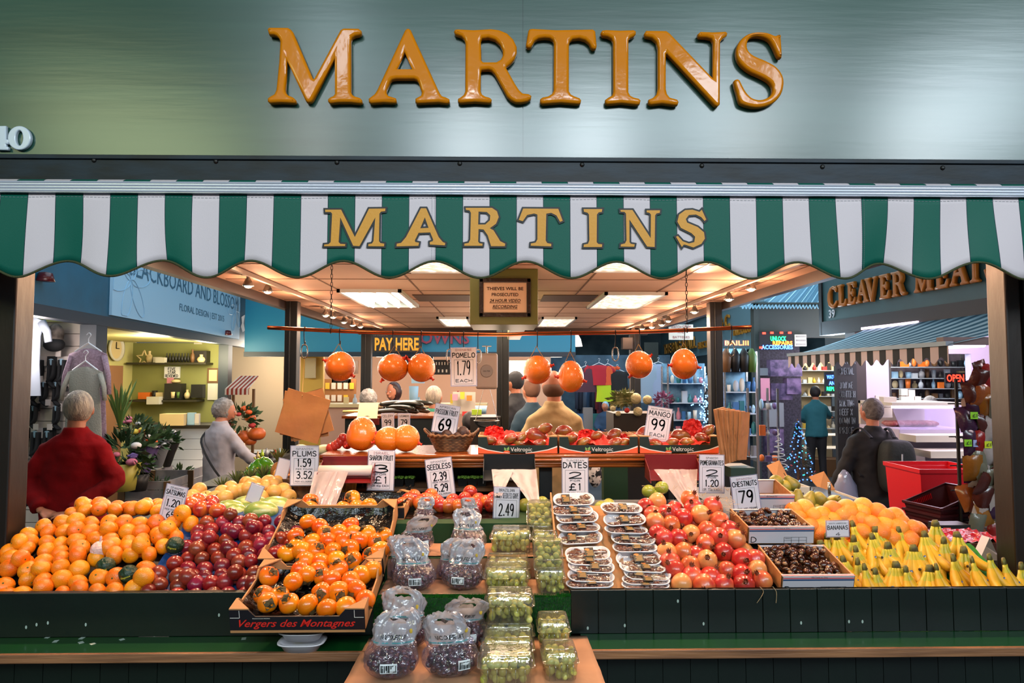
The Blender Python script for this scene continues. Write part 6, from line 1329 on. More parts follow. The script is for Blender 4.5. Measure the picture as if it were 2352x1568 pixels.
  if hair is not None:
    g = MB(); cur = {'short': .03, 'curly': .1, 'bob': .03, 'bald': .01}[hairtype]; fr = 4 if hairtype != 'curly' else 6
    off = Vector((0, -.012, .012)) * k
    rad = {'short': (.051, .058, .064), 'curly': (.060, .062, .066), 'bob': (.058, .06, .074), 'bald': (.0485, .052, .040)}[hairtype]
    if hairtype == 'bald': off = Vector((0, -.013, -.016)) * k
    if hairtype == 'bob': off = Vector((0, -.012, .0)) * k
    g.ball(hc + Mh @ off, [r * k for r in rad], 40, 26, M=Mh, fn=lambda v: (1 + cur * noise.noise(v * fr) + cur * .7 * noise.noise(v * fr * 3)) * (.86 if v.y > .55 and v.z < .45 else 1))
    g.build('hair', hair, e, smooth=True, fix=False)
  if extra: extra(e, k)
  return e
def WLp(px, py): return PPL(px, py, WLa, WLb)
WLa, WLb = (-3.85, 5.23), (-4.84, 14.5)
# ================================================================ hall floor and far surroundings
b = MB(); b.bx((-14, -3, FLOOR - .05), (16, 32, FLOOR)); structure('floor', b, mat('floor_tiles', '#2b3036', .4, col2='#3a4048', vscale=1.2, bump=.05, bscale=6))
b = MB(); b.bx((-14, 31.9, FLOOR), (16, 32, 7)); structure('wall_back', b, mat('far_hall', '#3d5560', .8, col2='#6f8791', vscale=.7))
m_truss = mat('truss', '#a9b6bf', .6)
for i in range(4):
  y = 13 + i * 4.2; b = MB()
  b.bx((-13, y, 3.9), (15, y + .12, 4.02)); b.bx((-13, y, 4.9), (15, y + .12, 5.0))
  for k in range(24): b.tube([(-13 + k * 1.17, y + .06, 3.95), (-12.4 + k * 1.17, y + .06, 4.95), (-11.83 + k * 1.17, y + .06, 3.95)], .035, 4)
  tag(b.build('roof_truss', m_truss), 'pale steel lattice truss under the hall roof, %s from the front' % ORD[i], 'roof truss', 'roof trusses of the hall')
m_hallroof = mat('hall_roof', '#5d7482', .7, col2='#8fa7b3', vscale=.6, stretch=(1, .15, 1))
b = MB(); b.bx((-14, 9.5, 5.6), (16, 32, 5.7)); structure('roof', b, m_hallroof)
# ================================================================ left side: flower shop and sock shop
m_teal = mat('teal_fascia', '#0a5470', .5, bump=.06, bscale=20, col2='#0c4a62', vscale=2); m_beamb = mat('beam_blue', '#0c1c2a', .5); m_signb = mat('sign_blue', '#9cc3dc', .45); m_signt = mat('sign_text', '#35617c', .5)
WA = Vector((*WLa, 0)); WD = (Vector((*WLb, 0)) - WA).normalized(); WN = Vector((WD.y, -WD.x, 0))
def sw(px): return (WLp(px, 800) - WA).dot(WD)
def wallbox(mb, s0, s1, z0, z1, d0, d1, mi=None):
  q = [WA + WD * s + WN * d + Vector((0, 0, z)) for z in (z0, z1) for s, d in ((s0, d0), (s1, d0), (s1, d1), (s0, d1))]; mb.hexa(q, mi)
b = MB(); wallbox(b, -3.5, 9.3, 2.3, 3.24, -.12, 0); structure('fascia_wall', b, m_teal)
b = MB(); wallbox(b, -3.5, 9.3, 2.2, 2.3, -.12, .015); wallbox(b, -3.5, 9.3, 3.24, 3.30, -.14, .06); structure('beam', b, m_beamb)
b = MB(); Mw = Matrix.Translation(WA) @ Matrix.Rotation(math.atan2(WD.y, WD.x), 4, 'Z')
s0, s1 = sw(247), sw(545)
e = empty('shop_sign', WA + WD * (s0 + s1) / 2 + Vector((0, 0, 2.32)), 'pale blue shop sign reading BLACKBOARD AND BLOSSOM', 'shop sign', rz=math.atan2(WD.y, WD.x)); hw = (s1 - s0) / 2
b.bx((-hw, -.03, 0), (hw, -.002, .90)); b.build('panel', m_signb, e)
b = MB(); type_text(b, 'BLACKBOARD AND BLOSSOM', -hw * .84, hw * .95, .47, .68, y=-.034); type_text(b, 'FLORAL DESIGN | EST 2015', -hw * .2, hw * .62, .2, .32, y=-.034); b.build('lettering', m_signt, e)
for cx_, cz_, r_ in ((-hw * .82, .42, .5), (hw * .88, .5, .4)):
  b = MB()
  for k in range(6):
    a = k * math.pi / 3 + .2; pts = []
    for t in range(17):
      u = t / 16 * 2 * math.pi; x, z = (math.cos(u) * .5 + .5) * r_, math.sin(u) * r_ * .2; pts.append(Vector((cx_ + x * math.cos(a) - z * math.sin(a), -.0325, cz_ + x * math.sin(a) + z * math.cos(a))))
    pts = [Vector((max(-hw + .01, min(hw - .01, p.x)), p.y, max(.02, min(.88, p.z)))) for p in pts]; b.tube(pts, .004, 4)
  b.build('flower_drawing', mat('sign_pattern', '#86b0cc', .5), e)
b = MB(); s = sw(556); b.add([WA + WD * (s + x) + WN * .004 + Vector((0, 0, z)) for x, z in ((-.1, 2.72), (.12, 2.78), (.05, 2.62), (.14, 2.5), (0, 2.46), (-.12, 2.55), (-.05, 2.62))], [tuple(range(7))]); tag(b.build('sticker', m_white_gloss), 'small white sticker on the teal fascia right of the sign', 'sticker')
for px in (228, 527):
  b = MB(); s = sw(px); wallbox(b, s - .09, s + .13, FLOOR, 2.2, -.14, .01); tag(b.build('shop_post', m_beamb), 'dark blue post %s the olive flower shop' % ('left of' if px < 300 else 'right of'), 'post', 'posts of the flower shop')
for px, py in ((90, 632), (515, 762)):
  b = MB(); p = WLp(px, py); p = p + WN * .05; b.lathe([(0, .03), (.05, .02), (.07, -.05), (0, -.05)], c=p, n=12); tag(b.build('alarm_lamp', mat('lamp_red', '#4a1016', .3), smooth=True), 'small dark red dome lamp %s' % ('at the left end of the teal fascia' if px < 200 else 'under the right end of the blue sign'), 'lamp', 'red dome lamps')
# sock shop
YS1 = 6.65; xw = WLp(232, 900).x; b = MB()
m_slat = mat('slatwall', '#c6b8ac', .5); z = FLOOR
while z < 2.15: b.bx((xw - 2.6, YS1, z), (xw - .02, YS1 + .05, z + .118)); z += .125
b.bx((xw - 2.6, YS1 + .045, FLOOR), (xw - .02, YS1 + .08, 2.2)); structure('wall_left_slatted', b, m_slat)
m_sock = mat('sock_black', '#14161a', .8); m_sock2 = mat('sock_blue', '#1e4a66', .8); m_tagw = mat('tag_white', '#c4bab4', .6); m_badge = mat('badge', '#8fb0c4', .5)
def mk_sock(kind):
  e = empty('sock_pack', (0, 0, 0)); s = 1.0
  b = MB(); b.bx((-.06, -.02, -.10), (.06, 0, 0)); b.build('header_card', m_tagw if kind == 1 else m_sock, e)
  b = MB(); b.tube(cr([(-.02, -.02, -.04), (-.02, -.025, -.18), (-.015, -.03, -.27), (.05, -.03, -.33)], 4), [(.045, .02)] * 12 + [(.03, .016)], 8); b.tube(cr([(.03, -.035, -.04), (.03, -.04, -.16), (.02, -.045, -.22), (-.03, -.045, -.27)], 4), [(.04, .018)] * 12 + [(.028, .014)], 8); b.build('sock', m_sock2 if kind == 2 else m_sock, e, smooth=True)
  b = MB(); b.ball((0, -.05, -.06), (.035, .006, .035), 12, 6); b.build('badge', m_badge, e); return e
KSo = Kind([mk_sock(i) for i in range(3)]); n = 0
for ri, (py, xs_, sc_) in enumerate(((818, (66, 95, 125, 148), 1.0), (872, (57, 82, 106, 134), .82), (926, (40, 50, 82, 134), .82), (982, (38, 56, 88, 116), 1.05))):
  for ci, px in enumerate(xs_):
    p = P(px, py, YS1 - .06); KSo.put((2 if ri == 3 and ci == 1 else (ri + ci) % 2), p, (0, 0, 0), sc_ * .95, 'pack of dark socks on the slatted wall, %s row down, %s from the left' % (ORD[ri], ORD[ci]), 'sock packs on the slatted wall')
for i, (px, py) in enumerate(((60, 816), (88, 816), (134, 812), (92, 870), (64, 924), (110, 924), (82, 980), (114, 980))):
  b = MB(); p = P(px, py, YS1 - .14); b.box(p, (.05, .004, .06)); tag(b.build('price_tag', m_tagw), 'small white price tag on the sock rack, %s counting down the rows' % ORD[i], 'price tag', 'price tags on the sock rack')
def garment(name, c, w, h, m, label, cat, group=None, sleeves=.5, flare=1.2, open_=False, hanger=True, ry=0):
  e = empty(name, c, label, cat, group, rz=ry); b = MB()
  prof = [(0, .09, .03), (-.02, .25, .05), (-.06, .5, .07), (-.25, .42, .09), (-.6, .42 * flare, .1), (-1, .46 * flare, .11)]
  b.rings([[Vector((math.cos(a) * rx * w, math.sin(a) * ry_ * w + .012 * math.sin(a * 6 + z * 4) * w, z * h)) for a in [2 * math.pi * i / 24 for i in range(24)]] for z, rx, ry_ in prof], cap=False)
  for s in (-1, 1):
    b.tube([(s * .42 * w, 0, -.08 * h), (s * .56 * w, -.01, -.08 * h - sleeves * h * .5), (s * .6 * w, -.015, -.08 * h - sleeves * h)], [(.10 * w, .06 * w), (.085 * w, .05 * w), (.08 * w, .045 * w)], 10)
  b.build('cloth', m, e, smooth=True)
  if hanger: g = MB(); g.tube([(-.35 * w, 0, -.03), (0, 0, .05), (.35 * w, 0, -.03)], .008, 5); g.tube(cr([(0, 0, .05), (0, 0, .09), (.02, 0, .12), (0, 0, .14), (-.02, 0, .12)], 3), .004, 5); g.build('hanger', mat('hanger', '#c9ccd2', .3), e)
  return e
garment('t_shirt', P(48, 725, 6.2), .46, .75, mat('tee_white', '#8f97a5', .8), 'white t shirt hanging by the left front post', 't shirt', sleeves=.25, flare=1)
garment('cardigan', P(203, 800, 5.9), .34, .82, mat('cardigan_pink', '#9b8496', .9, bump=.5, bscale=90, col2='#86707f', vscale=60), 'pale pink long cardigan hanging at the corner of the sock shop', 'cardigan', sleeves=.42, flare=1.2)
garment('cardigan', P(196, 842, 5.6), .3, .75, mat('cardigan_grey', '#8b8d86', .9, bump=.5, bscale=90), 'grey green cardigan hanging below the pink one', 'cardigan', sleeves=.3, flare=1.2)
b = MB(); p = P(127, 768, 6.5); b.ball(p, (.08, .06, .11), 16, 12); o = b.build('printed_mask', [mat('mask_grey', '#4b453f', .8, col2='#8a8078', vscale=14)], smooth=True); tag(o, 'grey knitted face mask on the slatted wall above the socks', 'mask')
b = MB(); b.ball(p + Vector((0, -.01, -.10)), (.10, .07, .07), 16, 10); b.build('dark_scarf', m_sock, o, smooth=True)
b = MB(); a_ = P(30, 1062, 6.5); d_ = P(96, 1100, 6.5); b.bx((a_.x - .5, 6.5, d_.z), (d_.x, 6.52, a_.z)); o = tag(b.build('red_banner', mat('banner_red', '#7a2028', .6)), 'dark red sock banner low on the slatted wall', 'banner')
b = MB(); type_text(b, 'MENS/LADIES', d_.x - .42, d_.x - .03, a_.z - .07, a_.z - .03, y=6.497); type_text(b, 'TOP SOCKS', d_.x - .4, d_.x - .03, a_.z - .15, a_.z - .09, y=6.497); b.build('lettering', m_sock, o)
b = MB(); p = P(62, 1150, 6.0); b.tube(cr([p + Vector((.12, 0, .16)), p + Vector((.10, 0, .05)), p + Vector((0, 0, 0)), p + Vector((-.14, 0, -.02))], 4), [(.07, .05)] * 5 + [(.05, .05)] * 7 + [(.03, .04)], 10); tag(b.build('boot', m_shoe, smooth=True), 'black ankle boot on the bottom shelf of the sock shop', 'boot')
# flower shop interior
YO = 10.85; xo1 = WLp(527, 900).x - .02; xo0 = P(304, 850, YO).x
m_olive = mat('olive_wall', '#8a8a4e', .7, col2='#83824a', vscale=1); m_yellow = mat('yellow_wall', '#c9c07e', .7)
b = MB(); b.bx((xo0, YO, FLOOR), (xo1 - .1, YO + .1, 2.24)); structure('wall_olive', b, m_olive)
b = MB(); b.bx((xo0 - .1, 7.4, FLOOR), (xo0, YO + .1, 2.3)); structure('wall_yellow', b, m_yellow)
b = MB(); wallbox(b, sw(240), sw(527), 2.24, 2.29, -.13, -1.6); structure('ceiling_shop', b, m_yellow)
b = MB(); b.bx((xw - 2.6, YS1 + .08, FLOOR), (xw - .16, YS1 + .18, 2.2)); structure('wall_partition', b, m_yellow)
def PO(px, py, d=.0): return P(px, py, YO - d)
m_shelf = mat('dark_shelf', '#2e2a1c', .5)
for i, (x0, x1, py) in enumerate(((307, 492, 777), (312, 490, 833), (316, 470, 917))):
  a_, d_ = PO(x0, py), PO(x1, py); b = MB(); b.bx((a_.x, YO - .28, a_.z - .03), (d_.x, YO - .002, a_.z)); tag(b.build('wall_shelf', m_shelf), 'dark wall shelf in the olive flower shop, %s from the top' % ORD[i], 'shelf', 'wall shelves of the flower shop')
def item(name, px, py, w, h, m, label, cat, d=.16, dep=None, shape='box', group=None, Y=None):
  """small object whose base centre shows at px, py; w and h in pixels"""
  Yv = Y if Y else YO - d; p = P(px, py, Yv); W, H = w / F * Yv, h / F * Yv; D = dep or W * .6; e_ = MB()
  if shape == 'box': e_.box((0, 0, H / 2), (W, D, H))
  elif shape == 'vase': e_.lathe([(0, 0), (W * .35, 0), (W * .5, H * .35), (W * .4, H * .6), (W * .18, H * .75), (W * .22, H)], n=16)
  elif shape == 'pot': e_.lathe([(0, 0), (W * .38, 0), (W * .5, H), (W * .42, H), (W * .4, H * .9), (0, H * .85)], n=18)
  elif shape == 'ball': e_.ball((0, 0, H / 2), (W / 2, W / 2, H / 2), 14, 9)
  elif shape == 'disc': e_.lathe([(0, -.03), (W / 2, -.03), (W / 2, .0), (0, .0)], M=Matrix.Rotation(-math.pi / 2, 3, 'X'), n=24);
  o = e_.build(name, m, smooth=shape in ('vase', 'pot', 'ball')); o.location = p; return tag(o, label, cat, group)
C_ = {k: mat('c_' + k, v, .5) for k, v in dict(white='#c9c2b4', cream='#d0b888', dark='#1d1a18', brown='#6a4a2c', green='#4c6a2a', grey='#77777a', blue='#2c5a86', pink='#c07a8a', red='#a82420', orange='#d2691e', yellow='#c9a92c', purple='#5c4a7a', teal='#1e6a70', silver='#a5abb2', lime='#9ab82c', lightblue='#8fb3c9', black='#0f0e10').items()}
item('lampshade', 337, 776, 22, 20, C_['white'], 'white lampshade on the top shelf of the flower shop', 'lampshade', shape='pot')
item('file_box', 362, 776, 22, 20, C_['yellow'], 'yellow box on the top shelf of the flower shop', 'box'); item('file_box', 410, 776, 70, 16, C_['orange'], 'long orange cardboard box on the top shelf', 'box')
p = P(331, 822, YO - .2); b = MB(); pts = [Vector((math.sin(a) * r, 0, math.cos(a) * r)) for i in range(10) for a, r in [(i * math.pi / 5, .125 if i % 2 == 0 else .055)]]; b.tube([p + q for q in pts] + [p + pts[0]], .012, 5); tag(b.build('star_ornament', C_['cream']), 'outlined wooden star on the middle shelf', 'star')
item('glass_jar', 343, 832, 14, 26, C_['cream'], 'round glass jar beside the star', 'jar', shape='vase'); item('plant_pot', 362, 832, 16, 12, C_['white'], 'white planter on the middle shelf', 'pot'); item('gift_box', 370, 833, 20, 12, C_['white'], 'small white box on the middle shelf', 'box', d=.25)
for i in range(9): item('bottle', 383 + i * 7, 831, 6, 20, C_['black'], 'black bottle in the row on the middle shelf, %s from the left' % ORD[i], 'bottle', shape='vase', group='black bottles on the shelf')
item('tall_vase', 442, 832, 10, 30, C_['brown'], 'tall brown vase right of the black bottles', 'vase', shape='vase'); item('teddy_figure', 462, 832, 18, 18, C_['cream'], 'pale seated figurine at the right end of the middle shelf', 'figurine', shape='vase'); item('dark_box', 462, 832, 32, 26, C_['dark'], 'dark display box behind the figurine', 'box', d=.08)
b = MB(); a_, d_ = PO(379, 868, .02), PO(414, 842, .02); b.bx((a_.x, YO - .05, a_.z), (d_.x, YO - .01, d_.z)); o = tag(b.build('light_box_sign', mat('lightbox', '#cfcabc', .5, emit=.25)), 'white letter board reading FIVE STAR REVIEWED on the olive wall', 'letter board')
b = MB(); w_ = d_.x - a_.x
for i, t in enumerate(('FIVE', 'STAR', 'REVIEWED')): z_ = d_.z - (d_.z - a_.z) * (.2 + .3 * i); hand_text(b, t, a_.x + w_ * (.25 if i < 2 else .08), d_.x - w_ * (.25 if i < 2 else .08), z_ - .022, z_ + .022, .2, y=YO - .052)
b.build('lettering', m_inkb, o)
item('wooden_frame_box', 402, 917, 38, 36, C_['dark'], 'dark open box with candles on the lowest shelf', 'box'); item('candle', 397, 914, 9, 14, C_['cream'], 'cream candle in the dark open box', 'candle', d=.28, shape='pot'); item('candle', 409, 914, 7, 14, C_['green'], 'green candle in the dark open box', 'candle', d=.28, shape='pot')
item('teapot', 404, 880, 20, 9, C_['cream'], 'cream teapot on top of the dark open box', 'teapot', shape='ball'); item('pink_box', 391, 880, 12, 13, C_['pink'], 'pink box beside the teapot', 'box'); item('paper_label', 355, 928, 28, 17, C_['white'], 'white card with yellow note hanging from the lowest shelf', 'card', d=.3)
item('book_pile', 333, 916, 24, 15, C_['orange'], 'pile of orange and white books on the lowest shelf', 'books'); item('mug', 355, 915, 12, 18, C_['dark'], 'dark mug on the lowest shelf', 'mug', shape='pot'); item('small_box', 368, 915, 16, 14, C_['cream'], 'cream box on the lowest shelf', 'box'); item('bear_figure', 430, 915, 14, 20, C_['cream'], 'pale bear figurine right of the dark box', 'figurine', shape='vase'); item('chalk_sign', 455, 913, 26, 30, C_['black'], 'small chalkboard at the right of the lowest shelf', 'sign')
for px, py, w, h, fc, ic, lab in ((490, 868, 28, 34, 'brown', 'cream', 'brown framed mirror on the olive wall'), (489, 905, 24, 38, 'white', 'white', 'white framed notice below the mirror'), (455, 782, 18, 28, 'white', 'cream', 'white framed card above the middle shelf')):
  a_ = PO(px - w / 2, py + h / 2 - 6, .02); d_ = PO(px + w / 2, py - h / 2 - 6, .02); b = MB(); b.bx((a_.x, YO - .03, a_.z), (d_.x, YO - .005, d_.z)); o = tag(b.build('picture_frame', C_[fc]), lab, 'frame'); b = MB(); b.bx((a_.x + .03, YO - .035, a_.z + .03), (d_.x - .03, YO - .031, d_.z - .03)); b.build('glass_pane', C_[ic], o)
c = PX(263, 800, xo0 + .03); e = empty('wall_clock', c, 'round white wall clock on the pale yellow wall', 'clock'); Mr = Matrix.Rotation(math.pi / 2, 3, 'Y'); b = MB(); b.lathe([(.16, 0), (.19, .02), (.2, .05), (.17, .05), (.16, .02)], M=Mr, n=28); b.build('rim', C_['white'], e, smooth=True); b = MB(); b.lathe([(0, .02), (.165, .02)], M=Mr, n=28); b.build('face', C_['cream'], e); b = MB(); b.box((.03, .0, .05), (.006, .012, .1)); b.box((.03, .04, .0), (.006, .08, .012)); b.build('hands', C_['black'], e)
a_ = PX(240, 1000, xo0 + .02); d_ = PX(290, 840, xo0 + .02); b = MB(); b.bx((xo0, a_.y - .1, FLOOR), (xo0 + .03, d_.y - .1, d_.z)); structure('door_1', b, mat('door_brown', '#9a6c4c', .6))
# counter of the flower shop
a_ = P(340, 1130, 9.4); e = empty('shop_counter', (P(405, 870, 9.6).x, 9.5, FLOOR), 'pale blue grey panelled counter of the flower shop', 'counter'); b = MB(); hz_ = P(405, 985, 9.4).z - FLOOR
for k in range(8): b.bx((-.5, 0, k * hz_ / 8 + .004), (.62, .5, (k + 1) * hz_ / 8))
b.build('panelled_front', mat('grey_blue', '#7f8ea4', .6), e); b = MB(); b.bx((-.55, -.04, hz_), (.66, .54, hz_ + .05)); b.build('worktop', C_['dark'], e)
item('till', 402, 976, 54, 26, C_['cream'], 'cream cash till on the flower shop counter', 'till', Y=9.5); item('card_stand', 440, 978, 16, 30, C_['lightblue'], 'light blue leaflet stand right of the till', 'leaflet stand', Y=9.5); item('leaflet_frame', 452, 978, 12, 28, C_['white'], 'white leaflet frame at the counter end', 'frame', Y=9.5)
# flowers
m_leafd = mat('leaf_dark', '#1f3a1c', .6, col2='#37562a', vscale=30); m_leafl = mat('leaf_light', '#5a7a34', .6)
FM = {k: mat('fl_' + k, v, .6) for k, v in dict(white='#d6d0cc', pink='#c46a84', orange='#dd5a1c', yellow='#d8c24a', purple='#8468b0', red='#b5302c').items()}
def leafcloud(mb, c, r, n, L, up=.4):
  for _ in range(n):
    d = Vector((R.gauss(0, 1), R.gauss(0, 1), R.gauss(0, 1) + up)).normalized(); p = Vector(c) + Vector((d.x * r[0], d.y * r[1], d.z * r[2])) * R.uniform(.3, 1); s = d.cross(Vector((R.random(), R.random(), .3))).normalized() * L * .22
    mb.add([p, p + d * L * .5 + s, p + d * L, p + d * L * .5 - s], [(0, 1, 2, 3)])
def bouquet(px, py, Y, r, cols, n, label, pot=None, leaf=None, wrap=False):
  c = P(px, py, Y); e = empty('bouquet', c, label, 'bouquet', 'bouquets outside the flower shop'); b = MB(); leafcloud(b, (0, 0, 0), (r, r, r * .8), 120, r * .55); b.build('foliage', leaf or m_leafd, e, fix=False)
  for i in range(n):
    d = Vector((R.gauss(0, 1), -abs(R.gauss(0, 1)), R.gauss(0, 1) + .6)).normalized(); g = MB(); rr_ = r * R.uniform(.14, .24)
    g.ball(d * r * R.uniform(.75, 1), (rr_, rr_, rr_ * .7), 12, 7, fn=lambda q: 1 + .25 * math.sin(math.atan2(q.y, q.x) * 6)); g.build('flower', FM[cols[i % len(cols)]], e, smooth=True)
  if wrap or pot: g = MB(); g.lathe([(r * .25, -r * 1.9), (r * .55, -r * .9), (r * .85, -r * .1)] if wrap else [(0, -r * 1.6), (r * .5, -r * 1.6), (r * .7, -r * .5), (r * .6, -r * .5)], n=14); g.build('wrapper' if wrap else 'pot', pot or C_['purple'], e, smooth=True)
bouquet(283, 1035, 6.0, .22, ['pink', 'white', 'yellow'], 7, 'tall leafy arrangement with pink and yellow flowers in a yellow pot', mat('pot_yellow', '#b5a94a', .5))
bouquet(310, 985, 6.6, .14, ['pink', 'white'], 5, 'bouquet with pink blooms wrapped in brown behind the tall arrangement', C_['brown'], wrap=True)
bouquet(335, 1015, 6.4, .16, ['orange', 'white', 'yellow'], 9, 'orange and white bouquet in the middle of the flower stand', C_['purple'], wrap=True)
bouquet(365, 1010, 6.9, .15, ['orange', 'white', 'pink'], 7, 'orange and pink bouquet at the right of the flower stand', C_['grey'], wrap=True)
bouquet(385, 1015, 7.2, .14, ['white', 'purple'], 6, 'white and purple bouquet in a dark bucket nearest the counter', C_['dark'], wrap=True)
bouquet(318, 1070, 6.1, .14, ['purple'], 4, 'purple flowers low beside the yellow pot', C_['dark']); bouquet(410, 1100, 7.6, .16, ['white'], 3, 'dark leafy plant on the floor near the counter', C_['dark']); bouquet(365, 1130, 6.6, .14, ['white'], 2, 'green plant with white card in front of the crate', C_['lightblue'])
p = P(275, 985, 6.1); m = MB()
for k in range(26):
  a, t = R.uniform(0, 6.28), R.uniform(.5, 1); m.tube(cr([p, p + Vector((math.cos(a) * .05 * t, math.sin(a) * .05, .22 * t)), p + Vector((math.cos(a) * .16 * t, math.sin(a) * .1, .46 * t))], 3), [(.002, .008)] * 6 + [(.0006, .001)], 4)
tag(m.build('reed_plant', m_leafl), 'tall thin reeds rising behind the flower stand', 'reeds')
def slat_crate(px, py, Y, w, h, label):
  p = P(px, py, Y); e = empty('wooden_crate', p, label, 'crate', 'wooden crates of the flower stand'); b = MB()
  for k in range(4): b.bx((-w / 2, 0, k * h / 4 + .008), (w / 2, .012, (k + 1) * h / 4)); b.bx((w / 2 - .012, 0, k * h / 4 + .008), (w / 2, .4, (k + 1) * h / 4)); b.bx((-w / 2, 0, k * h / 4 + .008), (-w / 2 + .012, .4, (k + 1) * h / 4))
  b.build('slats', mat('crate_grey', '#77757a', .7, col2='#8d8684', vscale=8), e)
  for s in (-1, 1): b = MB(); b.bx((s * w / 2 - .03, -.012, 0), (s * w / 2 + .03, .0, h)); b.build('corner_post', C_['brown'], e)
slat_crate(330, 1190, 6.2, .42, .34, 'greyish slatted crate carrying the yellow pot'); slat_crate(392, 1172, 7.0, .40, .42, 'greyish slatted crate right of the flower pot crate')
# cream brick wall and pumpkin stand
YC = 13.6; b = MB(); b.bx((P(530, 870, YC).x - .6, YC, FLOOR), (WLp(655, 900).x + .4, YC + .1, 2.6)); ml = mat('cream_brick', '#cbb494', .8, bump=.1, bscale=20); structure('wall_cream', b, ml)
YPm = 8.6
e = empty('pumpkin_stall', P(562, 1040, YPm), 'small market barrow with striped awning beside the cream wall', 'stall'); b = MB(); b.bx((-.3, 0, -.05), (.3, .4, .0)); b.build('table', C_['dark'], e)
a_ = P(532, 893, YPm) - Vector(e.location); d_ = P(586, 868, YPm) - Vector(e.location); b = MB(); b.quadslab([(a_.x, -.2, a_.z), (d_.x, -.2, a_.z), (d_.x - .05, .25, d_.z + .02), (a_.x, .25, d_.z + .02)], (0, 0, 1), .01); b.bx((a_.x, -.21, a_.z - .07), (d_.x, -.2, a_.z)); b.build('awning', stripes('stripe_red', ('#8c2f22', '#c9b8a8'), .055, 'X'), e)
for x in (a_.x + .02, d_.x - .02): b = MB(); b.bx((x - .015, 0, -.8), (x + .015, .03, a_.z)); b.build('post', C_['brown'], e)
KPu = Kind([(lambda m: (m.ball((0, 0, 0), (.11, .11, .085), 30, 12, fn=lambda q: 1 + .07 * abs(math.cos(5 * math.atan2(q.y, q.x))) - .2 * math.exp(-(1 - abs(q.z)) / .06)), fbuild('pumpkin', m, mat('pumpkin_skin', '#c0581a', .4)))[1])(MB())])
g = MB(); g.tube([(0, 0, .06), (.01, 0, .12)], .012, 6); g.build('stem', C_['green'], KPu.p[0])
for i, (px, py, s) in enumerate(((562, 1002, 1.0), (588, 996, 1.0), (547, 1000, .8), (574, 1012, .7), (575, 960, .6))): KPu.put(0, P(px, py, YPm - .3), (0, 0, i), s, 'ribbed orange pumpkin on the barrow, %s' % ('large middle one', 'large right one', 'left one', 'small front one', 'small one above the others')[i], 'pumpkins on the barrow')
bouquet(553, 965, 8.2, .2, ['orange', 'red'], 9, 'orange and red flowers above the pumpkins')
for i, px in enumerate(range(592, 650, 10)): item('preserve_jar', px, 1055 - (i % 3) * 4, 9, 18, C_[['cream', 'lime', 'silver', 'dark', 'red', 'lightblue'][i % 6]], 'small jar on the low side bench by the cream wall, %s from the left' % ORD[i], 'jar', Y=5.2 + .2 * (i % 2), shape='vase', group='jars on the side bench')
b = MB(); b.bx((P(585, 870, 5.0).x, 5.0, FLOOR), (P(650, 870, 5.4).x, 5.7, P(600, 1054, 5.3).z)); tag(b.build('side_counter', C_['dark']), 'dark side counter behind the peppers with small jars', 'counter')
# customers on the left
m_fleece = mat('red_fleece', '#84060c', .95, spec=.2, bump=.15, bscale=60, col2='#6c0509', vscale=5); m_hairw = mat('hair_white', '#b5a48e', .6, bump=.9, bscale=60, col2='#8d8074', vscale=22, stretch=(2, 2, .5)); m_hairg = mat('hair_grey', '#77706a', .7, bump=1.0, bscale=50, col2='#a39c96', vscale=18); m_blk = mat('cloth_black', '#111115', .8); m_jean = mat('cloth_jeans', '#18202e', .8)
yR = 4.75; pr = P(178, 900, yR)
person((pr.x, yR, FLOOR), 1.84, .05, 'white haired person in a red fleece seen from behind, hands clasped at the back', m_fleece, m_blk, m_hairw,
     [((-.16, -.02, .655), (-.06, -.10, .562), (.8, -.1, -.2), .5), ((.16, -.02, .655), (.05, -.115, .552), (-.8, -.1, -.05), .5)], bulk=1.08, vox=.011, coat_len=.46, headturn=.25)
yG = 6.7; pr = P(507, 920, yG)
def strap(e, k):
  b = MB(); b.tube(cr([(-.09 * k, -.02 * k, .80 * k), (-.05 * k, -.085 * k, .74 * k), (.06 * k, -.10 * k, .62 * k), (.13 * k, -.05 * k, .50 * k)], 4), [(.003, .012)] * 13, 6); b.build('bag_strap', m_blk, e)
person((pr.x, yG, FLOOR), 1.74, -.5, 'grey haired person in a pale grey jacket reaching right towards the stall', mat('jacket_grey', '#a09aa0', .8, bump=.1, bscale=50), mat('trousers_grey', '#8c8580', .8), m_hairg,
     [((-.14, .03, .66), (-.12, .10, .52), (0, .6, -.5), .6), ((.165, .05, .66), (.24, .17, .56), (.7, .5, -.4), .5)], bulk=1.0, hairtype='curly', vox=.012, coat_len=.44, headturn=-.7, extra=strap, headdrop=.03)
# ================================================================ centre: stalls seen through the back of the kiosk
YT = 11.0
m_tealb = mat('teal_bright', '#0c6f8a', .5); m_cafe = mat('cafe_wall', '#c9a48c', .7); m_lt = mat('strip_light', '#fff0e0', .5, emit=6)
zt0 = P(1000, 808, YT).z
xt0, xt1 = P(560, 870, YT).x, P(1322, 870, YT).x
b = MB(); b.bx((xt0, YT, zt0), (xt1, YT + .12, 3.3)); structure('fascia_back', b, m_tealb)
b = MB(); b.bx((xt0, YT - .03, zt0 - .08), (xt1, YT + .1, zt0)); structure('beam', b, m_beamb)
b = MB(); b.bx((P(688, 870, 14).x, 14, FLOOR), (P(1265, 870, 14).x, 14.1, 3)); structure('wall_cafe', b, m_cafe)
b = MB(); b.bx((P(690, 870, 11.6).x, 11.6, FLOOR), (P(742, 870, 11.6).x, 11.7, zt0)); structure('wall_ochre', b, mat('ochre_wall', '#b99540', .7))
b = MB(); b.bx((xt0, YT + .12, zt0 + .02), (xt1 - .6, 14, zt0 + .08)); structure('ceiling_cafe', b, mat('cafe_ceiling', '#d9c6b0', .7))
